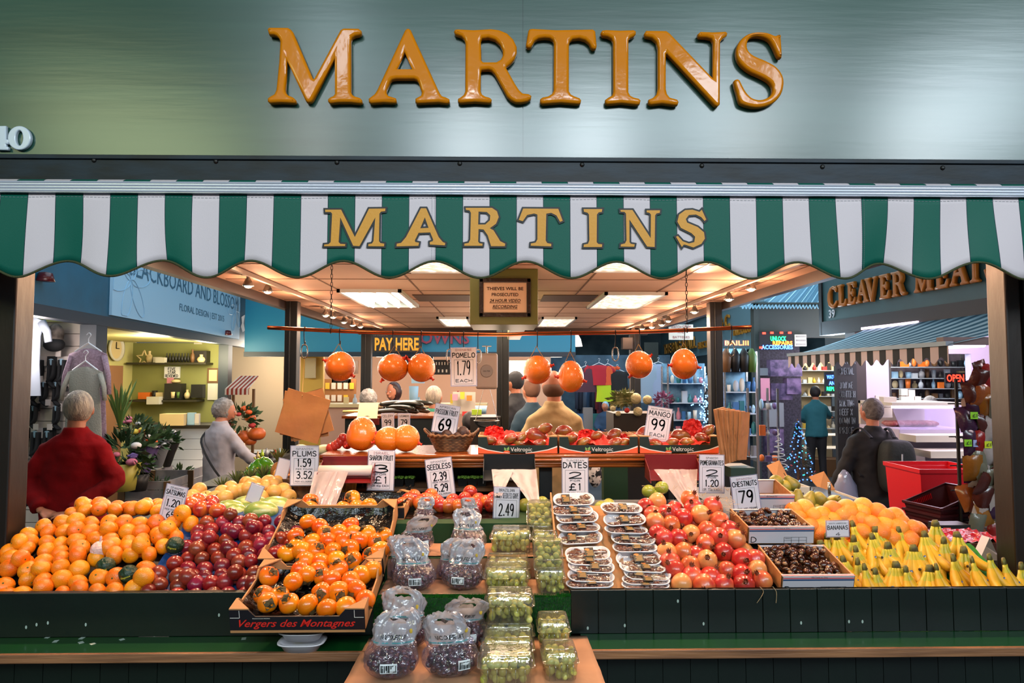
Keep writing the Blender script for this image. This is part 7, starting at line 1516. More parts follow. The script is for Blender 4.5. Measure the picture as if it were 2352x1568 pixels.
b = MB(); type_text(b, 'OWNS', P(965, 870, YT).x, P(1078, 870, YT).x, P(1176, 790, YT).z, P(1176, 762, YT).z, y=YT - .05, ext=.04, bold=.02); tag(b.build('fascia_letters', mat('red_letters', '#8c2438', .5)), 'dark red raised letters OWNS on the teal fascia behind the rod', 'sign letters')
a_, d_ = P(855, 808, 10.4), P(966, 766, 10.4); e = empty('pay_sign', ((a_.x + d_.x) / 2, 10.4, a_.z), 'dark hanging sign reading PAY HERE in orange', 'sign'); hw = (d_.x - a_.x) / 2; h = d_.z - a_.z
b = MB(); b.bx((-hw, 0, 0), (hw, .03, h + .1)); b.build('board', mat('sign_brown', '#2a1c12', .5), e); b = MB(); type_text(b, 'PAY HERE', -hw * .9, hw * .93, h * .08, h * .78, y=-.004, bold=.03); b.build('lettering', mat('pay_orange', '#e8981c', .5, emit=.35), e); b = MB(); type_text(b, 'Please', -hw * .9, -hw * .35, h * .86, h * 1.15, y=-.004, shear=.3); b.build('small_lettering', mat('pay_dim', '#7a3c20', .5), e)
for i, (x0, x1, y) in enumerate(((737, 800, 813), (862, 940, 817), (1170, 1222, 815))):
  b = MB(); a_, d_ = P(x0, y + 2, 12), P(x1, y - 3, 12); b.bx((a_.x, 12, a_.z), (d_.x, 12.2, d_.z)); tag(b.build('strip_light', m_lt), 'bright strip light in the cafe behind, %s from the left' % ORD[i], 'strip light', 'strip lights of the cafe')
def flat(name, x0, y0, x1, y1, Y, m, label, cat, d=.03, group=None, txt=None, tm=None):
  a_, d_ = P(x0, y1, Y), P(x1, y0, Y); b = MB(); b.bx((a_.x, Y, a_.z), (d_.x, Y + d, d_.z)); o = tag(b.build(name, m), label, cat, group)
  if txt:
    b = MB(); W, H = d_.x - a_.x, d_.z - a_.z; n = len(txt)
    for i, t in enumerate(txt):
      t, f, hh = t if isinstance(t, tuple) else (t, .85, .6); zc_ = a_.z + H * (1 - (i + .5) / n); type_text(b, t, a_.x + W * (1 - f) / 2, d_.x - W * (1 - f) / 2, zc_ - H / n * hh / 2, zc_ + H / n * hh / 2, y=Y - .006, bold=.01)
    b.build('lettering', tm or m_inkb, o)
  return o
o = flat('notice_board', 741, 870, 818, 932, 12.6, mat('cork', '#8a5c30', .8), 'brown cork notice board pinned with papers in the cafe', 'notice board')
for k in range(9):
  b = MB(); p = P(752 + (k % 5) * 14, 886 + (k // 5) * 28, 12.58); b.box(p, (.08, .01, .12)); b.build('pinned_paper', C_['white'] if k % 4 else C_['yellow'], o)
flat('framed_print', 700, 822, 725, 868, 11.5, mat('print_grey', '#a89878', .6), 'pale framed print on the ochre wall', 'picture'); flat('framed_print', 798, 828, 822, 858, 12.6, mat('print_dark', '#3a2a1c', .5), 'dark framed print behind the first pomelo', 'picture')
flat('wall_sign', 762, 868, 806, 880, 12.6, C_['white'], 'white wall sign reading meister above the notice board', 'sign', txt=[('meister', .8, .8)])
flat('television', 912, 804, 995, 842, 12.0, mat('tv_black', '#10141c', .3), 'dark screen with white letters ad behind the pomelos', 'screen', txt=[('ad', .25, .5)], tm=C_['lightblue']); flat('menu_board', 990, 826, 1034, 860, 12.2, C_['black'], 'black menu board with chalk lines left of the pomelo card', 'menu board', txt=[('TEA COFFEE', .8, .4), ('ROLLS 2.50', .8, .4), ('SOUP 3.00', .8, .4)] if False else [('||||||', .8, .4), ('||||', .7, .4)], tm=C_['white'])
flat('glowing_screen', 1168, 828, 1216, 862, 12.2, mat('lightpanel', '#fff2e2', .5, emit=3.0), 'glowing white panel between the rear posts', 'light panel')
flat('poster', 1165, 872, 1192, 900, 11, C_['white'], 'white price poster behind the dark coated people', 'poster', txt=[('9', .4, .8)]); flat('wall_frame', 945, 856, 975, 880, 12.5, C_['lightblue'], 'pale blue square sign above the white haired customer', 'sign')
e = empty('cafe_counter', (P(935, 870, 10).x, 10, FLOOR), 'long pale cafe counter behind the customers', 'counter'); b = MB(); b.bx((-1.3, 0, 0), (1.2, .5, P(900, 935, 10).z - FLOOR)); b.build('counter_body', mat('counter_pink', '#b08a78', .6), e); b = MB(); z_ = P(900, 935, 10).z - FLOOR; b.bx((-1.32, -.04, z_), (1.22, .54, z_ + .05)); b.build('worktop', C_['cream'], e)
for i, px in enumerate((795, 815, 945, 962, 1040, 1052, 1068, 1082)): item('counter_jar', px, 932, 11, 20 + (i % 3) * 7, C_[['cream', 'silver', 'white', 'lightblue', 'yellow', 'red', 'silver', 'lime'][i]], 'small container on the cafe counter, %s from the left' % ORD[i], 'container', Y=10.2, shape='vase' if i % 2 else 'box', group='containers on the cafe counter')
item('paper_cone', 950, 935, 22, 48, C_['lightblue'], 'pale blue cone of paper on the cafe counter', 'cone', Y=9.9, shape='pot')
flat('glass_cabinet', 1040, 900, 1092, 950, 8.8, mat('cab_clear', '#b0a698', .3), 'pale display case under the pomelo card', 'display case');
for i, (px, py, w, h, k) in enumerate(((1045, 905, 12, 14, 'pink'), (1062, 900, 10, 16, 'yellow'), (1078, 908, 12, 12, 'orange'), (1048, 940, 14, 14, 'lime'), (1070, 945, 16, 10, 'red'))): item('pack', px, py + h, w, h, C_[k], '%s pack in the display case under the pomelo card' % k, 'pack', Y=8.7)
# scale table, blue tub
item('blue_tub', 1105, 950, 28, 18, C_['lightblue'], 'pale blue tub below the hanging scale', 'tub', Y=6.2, shape='pot'); e = empty('till_bench', P(1115, 955, 5.6), 'bench behind the basket with the till and tubs', 'bench'); b = MB(); b.bx((-.13, 0, -1.6), (.13, .4, -.01)); b.build('bench_body', C_['dark'], e)
item('green_punnet', 1095, 952, 22, 12, C_['lime'], 'lime green tub beside the blue tub', 'tub', Y=5.9)
# people in the centre
mk = lambda n, c: mat(n, c, .85, bump=.1, bscale=40)
pb = P(1272, 850, 5.2)
person((pb.x, 5.2, -.05), 1.80, 0, 'balding person in a beige jacket seen from behind in the stall', mk('jacket_beige', '#a98d62'), mk('trousers_beige', '#9c8a70'), mat('hair_brown', '#5a3a28', .8), [((-.15, .02, .64), (-.15, .12, .52), (0, .8, -.4), .5), ((.15, .03, .64), (.17, .14, .54), (.2, .8, -.4), .5)], bulk=1.0, hairtype='bald', headturn=-.1, coat_len=.44)
def P_at(px, Y, **k): return (P(px, 860, Y).x, Y, k.get('z', FLOOR))
ARM = [((-.14, .02, .64), (-.13, .08, .52), (0, .4, -.7), .4), ((.14, .02, .64), (.13, .08, .52), (0, .4, -.7), .4)]
ARM2 = [((-.13, .05, .65), (-.05, .15, .6), (.4, .9, 0), .5), ((.13, .05, .65), (.06, .15, .6), (-.4, .9, 0), .5)]
person(P_at(1185, 7.6, z=-.05), 1.80, 1.1, 'person in a black coat and cap facing away left of the beige jacket', mk('coat_black', '#17171b'), m_blk, mat('cap_black', '#1a1a1e', .8), ARM, bulk=1.0, vox=.016)
person(P_at(1222, 6.9, z=-.05), 1.72, .6, 'person in a dark blue padded jacket half hidden by the beige jacket', mk('coat_blue', '#16303f'), m_blk, mat('hair_brown', '#5a3a28', .8), ARM, vox=.016)
person(P_at(845, 8.2), 1.78, .5, 'grey haired customer in dark green behind the inner counter', mk('coat_green', '#1c3a38'), m_blk, m_hairg, ARM2, hairtype='curly', vox=.016, headturn=.5)
person(P_at(908, 9.2), 1.88, 2.6, 'brown haired woman in a grey cardigan looking down behind the pomelos', mk('cardigan_lilac', '#948690'), m_blk, mat('hair_auburn', '#2e1512', .4), ARM2, hairtype='bob', vox=.014, headdrop=.02)
person(P_at(996, 7.6), 1.83, -.4, 'white haired customer in a green coat facing the cafe counter', mk('coat_mint', '#2f8068'), m_blk, m_hairw, ARM2, bulk=1.05, vox=.014)
person(P_at(1080, 6.7), 1.58, .3, 'dark haired child in dark clothes behind the wicker basket', m_blk, m_blk, mat('hair_dark', '#1a1214', .6), ARM, vox=.016)
person(P_at(1390, 13.5), 1.42, 2.7, 'child in a blue padded coat and pale hat beyond the stall', mk('coat_navy', '#1b3a5a'), m_blk, C_['lightblue'], ARM2, vox=.02, bulk=1.2)
person(P_at(1278, 10.6), 1.7, 0, 'person in brown beyond the beige jacket', mk('coat_brown', '#4a3a34'), m_blk, m_hairg, ARM, vox=.02)
# pendant lamps
for i, (px, py, Y) in enumerate(((1274, 812, 15), (1291, 800, 13.2), (1316, 785, 11.6))):
  p = P(px, py, Y); e = empty('pendant_lamp', p, 'white pendant lamp in the hall beyond, %s from the left' % ORD[i], 'pendant lamp', 'pendant lamps in the hall'); b = MB(); b.lathe([(.03, .22), (.07, .17), (.14, .05), (.17, -.08), (.16, -.08), (.05, .1)], n=18); b.build('shade', mat('shade_glow', '#fff1e2', .5, emit=1.6), e, smooth=True); b = MB(); b.tube([(0, 0, .2), (0, 0, 4.9 - p.z)], .012, 5); b.build('cord', m_blk, e)
# hall floor stalls: hanging clothes
gcols = ['#2c3c58', '#1e2c44', '#38506e', '#50607c', '#24324a', '#6a2a3a', '#2e4660', '#1d2836']
b = MB(); b.tube([P(1330, 868, 15.2), P(1460, 868, 15.2)], .02, 6); b.tube([P(1330, 868, 15.2), P(1330, 1000, 15.2)], .02, 6); tag(b.build('clothes_rail', m_steel), 'steel rail of dark jackets in the far clothing stall', 'clothes rail')
for i in range(9):
  px = 1335 + i * 9; garment('hung_jacket', P(px, 872, 14.8 - .1 * (i % 3)), .55, .95, mat('g%d' % (i % 8), gcols[i % 8], .9), 'dark hung jacket on the far rail, %s from the left' % ORD[i], 'jacket', 'jackets on the far rail', sleeves=.6, flare=1.05, hanger=False, ry=1.1)
for px, py, c, w, h, lab, sl in ((1376, 838, '#a31f2c', .5, .42, 'red sweater hung high in the clothing stall', .3), (1396, 840, '#c8502a', .4, .4, 'orange waistcoat beside the red sweater', .1), (1391, 876, '#a8c020', .45, .42, 'bright yellow safety vest below the orange waistcoat', .05), (1418, 852, '#161618', .5, .4, 'black top hung right of the orange waistcoat', .2), (1490, 836, '#8899ac', .62, .8, 'pale blue shirt hung near the right rear post, left one', .35), (1512, 836, '#8c99b4', .6, .78, 'pale blue shirt hung near the right rear post, right one', .35), (1345, 845, '#4a2a38', .5, .5, 'maroon top at the left of the clothing stall', .3)): garment('hung_shirt', P(px, py, 13.6), w, h, mat('ht' + c[1:], c, .9), lab, 'top', 'tops in the clothing stall', sleeves=sl, flare=1.0)
for i, px in enumerate((1330, 1350, 1372, 1395, 1420, 1445, 1475, 1500)): item('folded_clothes', px, 1000 - (i % 2) * 14, 22, 50, C_[['blue', 'grey', 'teal', 'dark', 'purple', 'grey', 'lightblue', 'blue'][i]], 'pile of folded clothes on the far stall, %s from the left' % ORD[i], 'clothes', Y=13.9, group='folded clothes on the far stall')
flat('dark_screen', 1480, 786, 1512, 832, 14.5, mat('panel_black', '#10180f', .6), 'dark green square panel above the hung shirts', 'panel'); b = MB(); b.box(P(1440, 789, 8.7), (.14, .12, .16)); tag(b.build('loudspeaker', m_blk, bevel=.01), 'small black loudspeaker under the rear ceiling edge', 'loudspeaker')
b = MB(); b.bx((P(1215, 870, 16).x, 16, FLOOR), (P(1540, 870, 16).x, 16.1, P(1176, 815, 16).z)); tag(b.build('stall_backdrop', mat('backdrop_slate', '#4a6478', .8, col2='#2f4150', vscale=2)), 'slate coloured back panel of the clothing stall', 'panel')
# vegetable stand right of the beige jacket
vs_ = P(1475, 940, 5.0); e = empty('vegetable_stand', vs_, 'dark stand with cauliflowers and leeks behind the mango boxes', 'stand'); b = MB(); b.bx((-.22, 0, -1.5), (.24, .35, -.03)); b.build('stand_body', C_['dark'], e)
m_cau = mat('cauliflower', '#b9b48a', .7, bump=1, bscale=60)
for i, (px, py, r, c, lab) in enumerate(((1460, 915, .042, 'cream', 'pale green cabbage on the vegetable stand'), (1487, 918, .035, 'white', 'white cauliflower in the middle of the vegetable stand'), (1465, 945, .035, 'white', 'white cauliflower in a bag below the cabbage'), (1408, 938, .022, 'white', 'small white turnip at the left of the stand'), (1420, 950, .02, 'white', 'small white turnip below the first'), (1440, 942, .02, 'red', 'red radish bunch on the stand'))):
  m = MB(); m.ball((0, 0, 0), (r, r, r), 16, 10, fn=lambda q: 1 + .08 * noise.noise(q * 4)); o = fbuild('cauliflower' if c == 'white' and r > .03 else 'vegetable', m, m_cau if c != 'red' else C_['red']); o.location = P(px, py, 4.95); tag(o, lab, 'vegetable')
m = MB(); leafcloud(m, P(1523, 918, 4.95), (.07, .06, .05), 160, .03); tag(m.build('purple_kale', mat('kale', '#7a4a7a', .7)), 'ruffled purple kale at the right of the vegetable stand', 'kale')
m = MB(); leafcloud(m, P(1432, 918, 5.0), (.09, .05, .04), 120, .06); [m.tube([P(1415, 905 + 6 * k, 5.0), P(1455, 903 + 5 * k, 4.95)], .012, 6) for k in range(5)]; tag(m.build('leek_bundle', mat('leek', '#4a5a2a', .6, col2='#8a8a5a', vscale=20)), 'bundle of leeks lying across the vegetable stand', 'leeks')
# THE BAG STALL
SA, SB_ = Vector((4.26, 11.8, 0)), Vector((4.95, 19.9, 0)); SD = (SB_ - SA).normalized(); SN = Vector((-SD.y, SD.x, 0))
def sbox(mb, s0, s1, z0, z1, d0, d1, mi=None): mb.hexa([SA + SD * s + SN * d + Vector((0, 0, z)) for z in (z0, z1) for s, d in ((s0, d0), (s1, d0), (s1, d1), (s0, d1))], mi)
def ss(px): return (PPL(px, 800, SA, SB_) - SA).dot(SD)
m_bagf = mat('bag_fascia', '#55747f', .5); b = MB(); sbox(b, ss(1742), 8.4, 2.15, 3.0, 0, -.1); structure('fascia_bag_stall', b, m_bagf)
b = MB(); sbox(b, ss(1742), 8.4, 3.0, 3.06, .04, -.2); structure('beam', b, mat('fascia_cap', '#9fb4bd', .5))
def stext(t, px0, px1, z0, z1, m, label, ext=.03):
  b = MB(); L0, L1 = ss(px0), ss(px1); type_text(b, t, -L0, -L1, z0, z1, y=-.045, ext=ext, bold=.02)
  b.xf(Matrix.Translation(SA) @ Matrix.Rotation(math.atan2(-SD.y, -SD.x), 4, 'Z')); return tag(b.build('fascia_letters', m), label, 'sign letters', 'gold letters of the stalls on the right')
m_goldl2 = mat('gold_letters', '#a8701c', .4, metal=.3)
stext('THE BAG STALL', 1527, 1602, 2.34, 2.62, m_goldl2, 'raised gold letters THE BAG STALL on the grey blue fascia'); stext('ELECTRICAL', 1607, 1652, 2.3, 2.45, m_goldl2, 'raised gold letters ELECTRICAL right of the bag stall name')
stext('& C', 1656, 1680, 2.6, 2.85, m_goldl2, 'large gold letter C at the top of the grey blue fascia'); stext('FANCY GOODS', 1690, 1740, 2.42, 2.52, m_goldl2, 'small gold letters FANCY GOODS at the near end of the fascia')
flat('paper_sign', 1537, 745, 1592, 780, 9.4, C_['white'], 'white paper sign reading WATCH STRAPS hung beyond the rod', 'paper sign', txt=[('WATCH STRAPS', .85, .6), ('AND', .3, .5), ('BATTERIES', .7, .5)], tm=mat('dull_red', '#8a4a4a', .6))
m_led = {k: mat('led_' + k, v, .5, emit=7) for k, v in dict(red='#ff2a1a', green='#12e060', blue='#3a6cff', orange='#ff6a1a').items()}
flat('led_strip', 1662, 780, 1722, 795, 9.5, m_blk, 'thin dark LED strip reading BAILIII under the gold letters', 'led sign', txt=[('BAILIII', .9, .7)], tm=m_led['orange'])
# wire shelves of goods, right of centre
def shelf_unit(x0, x1, ys, Y, label, name='display_shelves', back=None, glass=False, dep=.35):
  e = empty(name, (P((x0 + x1) / 2, 870, Y).x, Y, FLOOR), label, 'shelves'); o = Vector(e.location); a_, d_ = P(x0, 870, Y).x - o.x, P(x1, 870, Y).x - o.x; zt_ = P(1176, ys[0], Y).z - FLOOR
  for x in (a_, d_):
    for y in (0, dep): b = MB(); b.bx((x - .012, y - .012, 0), (x + .012, y + .012, zt_ + .25)); b.build('upright', m_steel, e)
  for y_ in ys: b = MB(); z_ = P(1176, y_, Y).z - FLOOR; b.bx((a_, 0, z_ - .012), (d_, dep, z_)); b.build('shelf_plate', C_['silver'] if not glass else m_sleeve, e)
  if back: b = MB(); b.bx((a_, dep, 0), (d_, dep + .02, zt_ + .3)); b.build('back_panel', back, e)
  return e
def stock(x0, x1, ys, Y, step, cols, what, where, hmax=22, shapes=('box', 'vase', 'ball', 'pot')):
  for r, y in enumerate(ys):
    n = 0; x = x0 + 6
    while x < x1 - 4:
      w = R.uniform(.6, .95) * step; h = R.uniform(.45, 1) * hmax; item(what, x + w / 2, y, w, h, C_[R.choice(cols)], 'small %s %s, %s shelf, %s from left' % (what.replace('_', ' '), where, ORD[r], ORD[n % 26]), what.replace('_', ' '), Y=Y + R.uniform(.05, .2), shape=R.choice(shapes), group='%s %s' % (what.replace('_', ' '), where)); x += step; n += 1
m_bluepan = mat('blue_panel', '#24485e', .6, col2='#6f9cb4', vscale=5)
shelf_unit(1534, 1636, (880, 925, 965, 1005, 1045), 9.6, 'steel display shelves with ornaments beyond the right rear post', back=m_bluepan); stock(1534, 1636, (880, 925, 965, 1005, 1045), 9.6, 13, ['silver', 'lightblue', 'teal', 'white', 'dark', 'grey', 'blue', 'pink'], 'ornament', 'on the steel display shelves', 30)
shelf_unit(1664, 1738, (850, 900, 950, 1000, 1050), 8.6, 'steel shelves of household goods right of the stall post', back=m_bluepan); stock(1664, 1738, (850, 900, 950, 1000, 1050), 8.6, 14, ['lightblue', 'silver', 'teal', 'white', 'blue', 'dark', 'grey'], 'household_item', 'on the shelves right of the post', 34)
for i, px in enumerate((1668, 1688, 1708, 1726)): b = MB(); p = P(px, 800, 8.2); b.tube([p, p + Vector((0, 0, -.1)), p + Vector((.0, 0, -.3))], [.02, .07, .05], 8); tag(b.build('hung_handbag', C_[['brown', 'black', 'dark', 'green'][i]], smooth=True), 'dark handbag hung under the gold letters, %s from the left' % ORD[i], 'handbag', 'handbags hung on the right')
m = MB()
for k in range(110): p = P(1622, 930, 8.9) + Vector((R.gauss(0, .07), R.gauss(0, .05), R.gauss(0, .22))); m.ball(p, .010, 6, 4)
tag(m.build('blue_light_tree', mat('led_paleblue', '#6fb4ff', .4, emit=4), fix=False), 'small tree of pale blue fairy lights left of the stall post', 'light tree')
e = empty('zebra_bag', P(1367, 1090, 4.4), 'black and white patterned bag seen below the rail', 'bag'); b = MB(); b.ball((0, 0, 0), (.045, .03, .085), 16, 10); b.build('bag_body', mat('zebra', '#d8d0c8', .6, col2='#0c0c0c', vscale=26, thr=(.48, .52)), e, smooth=True)
b = MB(); b.bx((P(1385, 870, 4.6).x, 4.6, FLOOR), (P(1440, 870, 4.6).x, 4.7, P(1176, 1068, 4.6).z)); tag(b.build('green_bin', mat('bin_green', '#183a20', .5)), 'dark green bin below the rail beside the patterned bag', 'bin')
b = MB(); b.bx((P(1550, 870, 5).x, 5, FLOOR), (P(1720, 870, 5).x, 5.5, P(1176, 1050, 5).z)); tag(b.build('floor_cabinet', C_['dark']), 'dark low cabinet behind the pomegranates', 'cabinet')
b = MB(); b.bx((-1.3, 5.9, FLOOR), (.4, 6.3, P(1176, 1010, 6).z)); tag(b.build('stall_counter', C_['dark']), 'dark rear counter of the stall behind the shelf pomelos', 'counter')
# ================================================================ right side
WRa, WRb = (3.85, 7.7), (4.02, 5.23)
RA = Vector((*WRa, 0)); RD = (Vector((*WRb, 0)) - RA).normalized(); RN = Vector((RD.y, -RD.x, 0))    # RN points to the aisle
def WRp(px, py): return PPL(px, py, WRa, WRb)
def rs(px): return (WRp(px, 760) - RA).dot(RD)
def rbox(mb, s0, s1, z0, z1, d0, d1, mi=None): mb.hexa([RA + RD * s + RN * d + Vector((0, 0, z)) for z in (z0, z1) for s, d in ((s0, d0), (s1, d0), (s1, d1), (s0, d1))], mi)
m_cleav = mat('cleaver_green', '#27545a', .45, bump=.05, bscale=20, col2='#224a50', vscale=2)
b = MB(); rbox(b, 0, 4.4, 2.34, 3.6, 0, -.12); structure('fascia_butcher', b, m_cleav)
b = MB(); rbox(b, -.03, 4.4, 2.18, 2.34, .02, -.12); rbox(b, -.06, .0, 2.18, 3.6, .02, -.14); structure('beam', b, mat('near_black', '#0e1216', .5))
# serif letters of the butcher sign
SER = {'C': [[(.98,.74),(.93,.98),(.86,.93),(.6,1.02),(.3,.95),(.06,.7),(.02,.4),(.15,.12),(.45,-.02),(.75,.03),(.98,.22),(.92,.3),(.7,.14),(.5,.12),(.32,.26),(.26,.5),(.32,.76),(.52,.9),(.74,.86),(.88,.72)]],
 'L': [[(.02,1),(.5,1),(.5,.93),(.4,.9),(.4,.12),(.72,.12),(.88,.3),(.95,.3),(.9,0),(.02,0),(.02,.07),(.14,.1),(.14,.9),(.02,.93)]],
 'E': [[(.02,1),(.86,1),(.9,.74),(.82,.74),(.7,.88),(.4,.88),(.4,.57),(.6,.57),(.66,.68),(.73,.68),(.73,.36),(.66,.36),(.6,.46),(.4,.46),(.4,.12),(.72,.12),(.88,.3),(.95,.3),(.9,0),(.02,0),(.02,.07),(.14,.1),(.14,.9),(.02,.93)]],
 'V': [[(0,1),(.42,1),(.42,.94),(.34,.9),(.58,.3),(.8,.9),(.7,.94),(.7,1),(1,1),(1,.94),(.92,.9),(.58,-.02),(.48,-.02),(.1,.9),(0,.94)]]}
def norm_loops(ch):
  if ch in SER: return SER[ch]
  lp = LOOPS[ch]; xs_ = [p[0] for l in lp for p in l]; ys_ = [p[1] for l in lp for p in l]; x0, x1, y0, y1 = min(xs_), max(xs_), min(ys_), max(ys_)
  return [[((x - x0) / (x1 - x0), 1 - (y - y0) / (y1 - y0)) for x, y in l] for l in lp]
xpos = [('C', 1911, 1933), ('L', 1935, 1955), ('E', 1957, 1976), ('A', 1978, 2006), ('V', 1999, 2026), ('E', 2032, 2056), ('R', 2060, 2092), ('M', 2113, 2157), ('E', 2162, 2194), ('A', 2197, 2240), ('T', 2238, 2270), ('S', 2278, 2320)]
ang = math.atan2(RD.y, RD.x)
for i, (ch, a, d) in enumerate(xpos):
  s0, s1 = rs(a), rs(d); w = s1 - s0; z0, z1 = 2.48, 2.725
  me = outline_letter([[(x * w, y * (z1 - z0)) for x, y in l] for l in norm_loops(ch)], .012, .012, -.008, 2)
  for v in me.vertices: x, y, z = v.co; v.co = (x, -z, y)
  me.materials.append(mat('butcher_gold', '#a8641a', .35, metal=.1)); o = bpy.data.objects.new('sign_letter', me); C.objects.link(o); o.location = RA + RD * s0 + RN * .03 + Vector((0, 0, z0)); o.rotation_euler = (0, 0, ang)
  tag(o, 'golden raised letter %s of the butcher sign, %s letter of CLEAVER MEATS' % (ch, ORD[i]), 'sign letter', 'letters of the butcher sign')
b = MB(); type_text(b, '39', rs(1906), rs(1920), 2.37, 2.47, y=-.01, ext=.006, bold=.02); b.xf(Matrix.Translation(RA) @ Matrix.Rotation(ang, 4, 'Z')); tag(b.build('door_number', m_white_gloss), 'white number 39 at the corner of the butcher fascia', 'sign number')
# awning of the butcher
XF = 2.92; y0_, y1_ = 4.2, 6.57; zf_, zh_ = 1.905, 2.2
e = empty('butcher_awning', (3.4, 5.4, 2.05), 'blue grey striped awning of the butcher with scalloped edge', 'awning'); O_ = Vector((3.4, 5.4, 2.05))
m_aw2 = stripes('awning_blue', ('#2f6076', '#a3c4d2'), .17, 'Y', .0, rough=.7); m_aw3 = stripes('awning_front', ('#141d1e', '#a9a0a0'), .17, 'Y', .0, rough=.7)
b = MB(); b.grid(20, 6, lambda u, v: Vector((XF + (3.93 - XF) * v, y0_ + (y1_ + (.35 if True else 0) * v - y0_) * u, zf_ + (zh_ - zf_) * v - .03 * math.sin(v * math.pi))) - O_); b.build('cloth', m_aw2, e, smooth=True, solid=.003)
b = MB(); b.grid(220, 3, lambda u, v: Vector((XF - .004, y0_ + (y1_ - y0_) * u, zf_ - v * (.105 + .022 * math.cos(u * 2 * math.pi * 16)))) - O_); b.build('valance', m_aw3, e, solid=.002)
b = MB(); b.bx(Vector((XF - .02, y0_, zf_ - .01)) - O_, Vector((XF + .03, y1_, zf_ + .02)) - O_); b.build('front_bar', mat('bar_blue', '#5f7f90', .4), e)
b = MB(); b.bx(Vector((XF, y0_ + .05, zf_ - .0)) - O_, Vector((4.0, y0_ + .12, zf_ + .05)) - O_) ; b.build('arm', mat('arm_dark', '#4a3a3a', .5), e)
b = MB(); rbox(b, rs(1988), rs(2118), 2.19, 2.215, .03, .05); tag(b.build('strip_light', mat('pink_tube', '#ffdff4', .5, emit=2)), 'thin pinkish tube above the butcher awning', 'strip light')
# chalkboard at the corner
flat('chalkboard', 1927, 800, 1966, 1105, 7.0, mat('chalk_black', '#121a1c', .6), 'tall chalkboard listing butcher offers at the corner', 'chalkboard', d=.05)
ck = C.objects[-1]; b = MB()
for i, t in enumerate(('EXTRA', 'SPECIAL', '21 DAY AGE', 'SCOTTISH', 'ROASTING', 'BEEF X', 'DOWN IN', 'PRICE')):
  yy = (828, 852, 884, 905, 926, 946, 966, 988)[i]; a_ = P(1929, yy + 7, 6.99); d_ = P(1964 - (i % 3) * 3, yy - 7, 6.99); hand_text(b, t, a_.x, d_.x, a_.z, d_.z, .1, y=6.99)
b.build('chalk_lettering', mat('chalk', '#7f9096', .8), [o for o in C.objects if o.name == 'chalkboard'][0], fix=False)
b = MB(); b.bx((P(1966, 870, 7.1).x, 7.1, FLOOR), (P(1990, 870, 7.1).x, 7.3, 2.2)); structure('wall_corner', b, mat('corner_dark', '#2c2420', .5))
# butcher interior
m_bw = mat('butcher_white', '#c9bcd0', .5); YBt = 7.6; b = MB()
X0, X1, X2 = P(1986, 870, YBt).x, P(2042, 870, YBt).x, P(2232, 870, YBt).x; zw0, zw1 = P(1700, 925, YBt).z, P(1700, 812, YBt).z
b.bx((X0, YBt, FLOOR), (X1, YBt + .1, 2.5)); b.bx((X2, YBt, FLOOR), (X2 + .16, YBt + .1, 2.5)); b.bx((X1, YBt, FLOOR), (X2, YBt + .1, zw0)); b.bx((X1, YBt, zw1 + .0), (X2, YBt + .1, 2.5)); b.bx((X2 + .16, YBt, FLOOR), (9.5, YBt + .1, 2.5)); structure('wall_butcher', b, m_bw)
b = MB(); b.bx((X0, 4.0, 2.5), (9.5, YBt + .7, 2.55)); structure('ceiling_butcher', b, m_bw)
flat('wall_plate', 2012, 908, 2034, 920, 7.58, C_['white'], 'small white label on the white butcher wall', 'label')
for i, (x0, y, x1) in enumerate(((2120, 795, 2260), (2190, 765, 2300))): b = MB(); a_, d_ = P(x0, y + 3, 6.6), P(x1, y - 4, 6.0); b.tube([a_, d_], .025, 8); tag(b.build('tube_light', mat('white_tube', '#fdf0ff', .5, emit=4)), 'bright white tube light in the butcher shop, %s one' % ('lower' if i == 0 else 'upper'), 'tube light', 'tube lights in the butcher shop')
# stall seen through the butcher's window
b = MB(); b.bx((P(2030, 870, 10.6).x, 10.6, FLOOR), (X2 + 2.2, 10.7, 3)); structure('wall_tool_stall', b, mat('stall_brown', '#3c3238', .7, col2='#6a5a60', vscale=5))
shelf_unit(2044, 2240, (842, 868, 892, 915), 10.2, 'crowded shelves of the tool stall seen through the butcher window', dep=.3); stock(2044, 2240, (842, 868, 892, 915), 10.2, 15, ['silver', 'lightblue', 'brown', 'cream', 'dark', 'grey', 'black', 'orange'], 'tool_pack', 'in the stall through the butcher window', 24)
flat('orange_ticket', 2070, 830, 2088, 842, 10.0, C_['orange'], 'orange paper ticket over the tool stall shelves', 'ticket'); flat('led_sign', 2172, 856, 2216, 880, 9.6, m_blk, 'red glowing sign reading OPEN in the tool stall', 'led sign', txt=[('OPEN', .88, .7)], tm=m_led['red'])
for px, H, lab, col in ((2135, 1.66, 'grey haired person in a brown coat bending beyond the meat counter', '#5a4a40'), (2092, 1.6, 'person in a black hat beyond the meat counter', '#18181c')): person(P_at(px, 9.3), H, .3, lab, mk('c' + col[1:], col), m_blk, m_hairg if px > 2100 else mat('cap_black', '#1a1a1e', .8), ARM2, vox=.018)
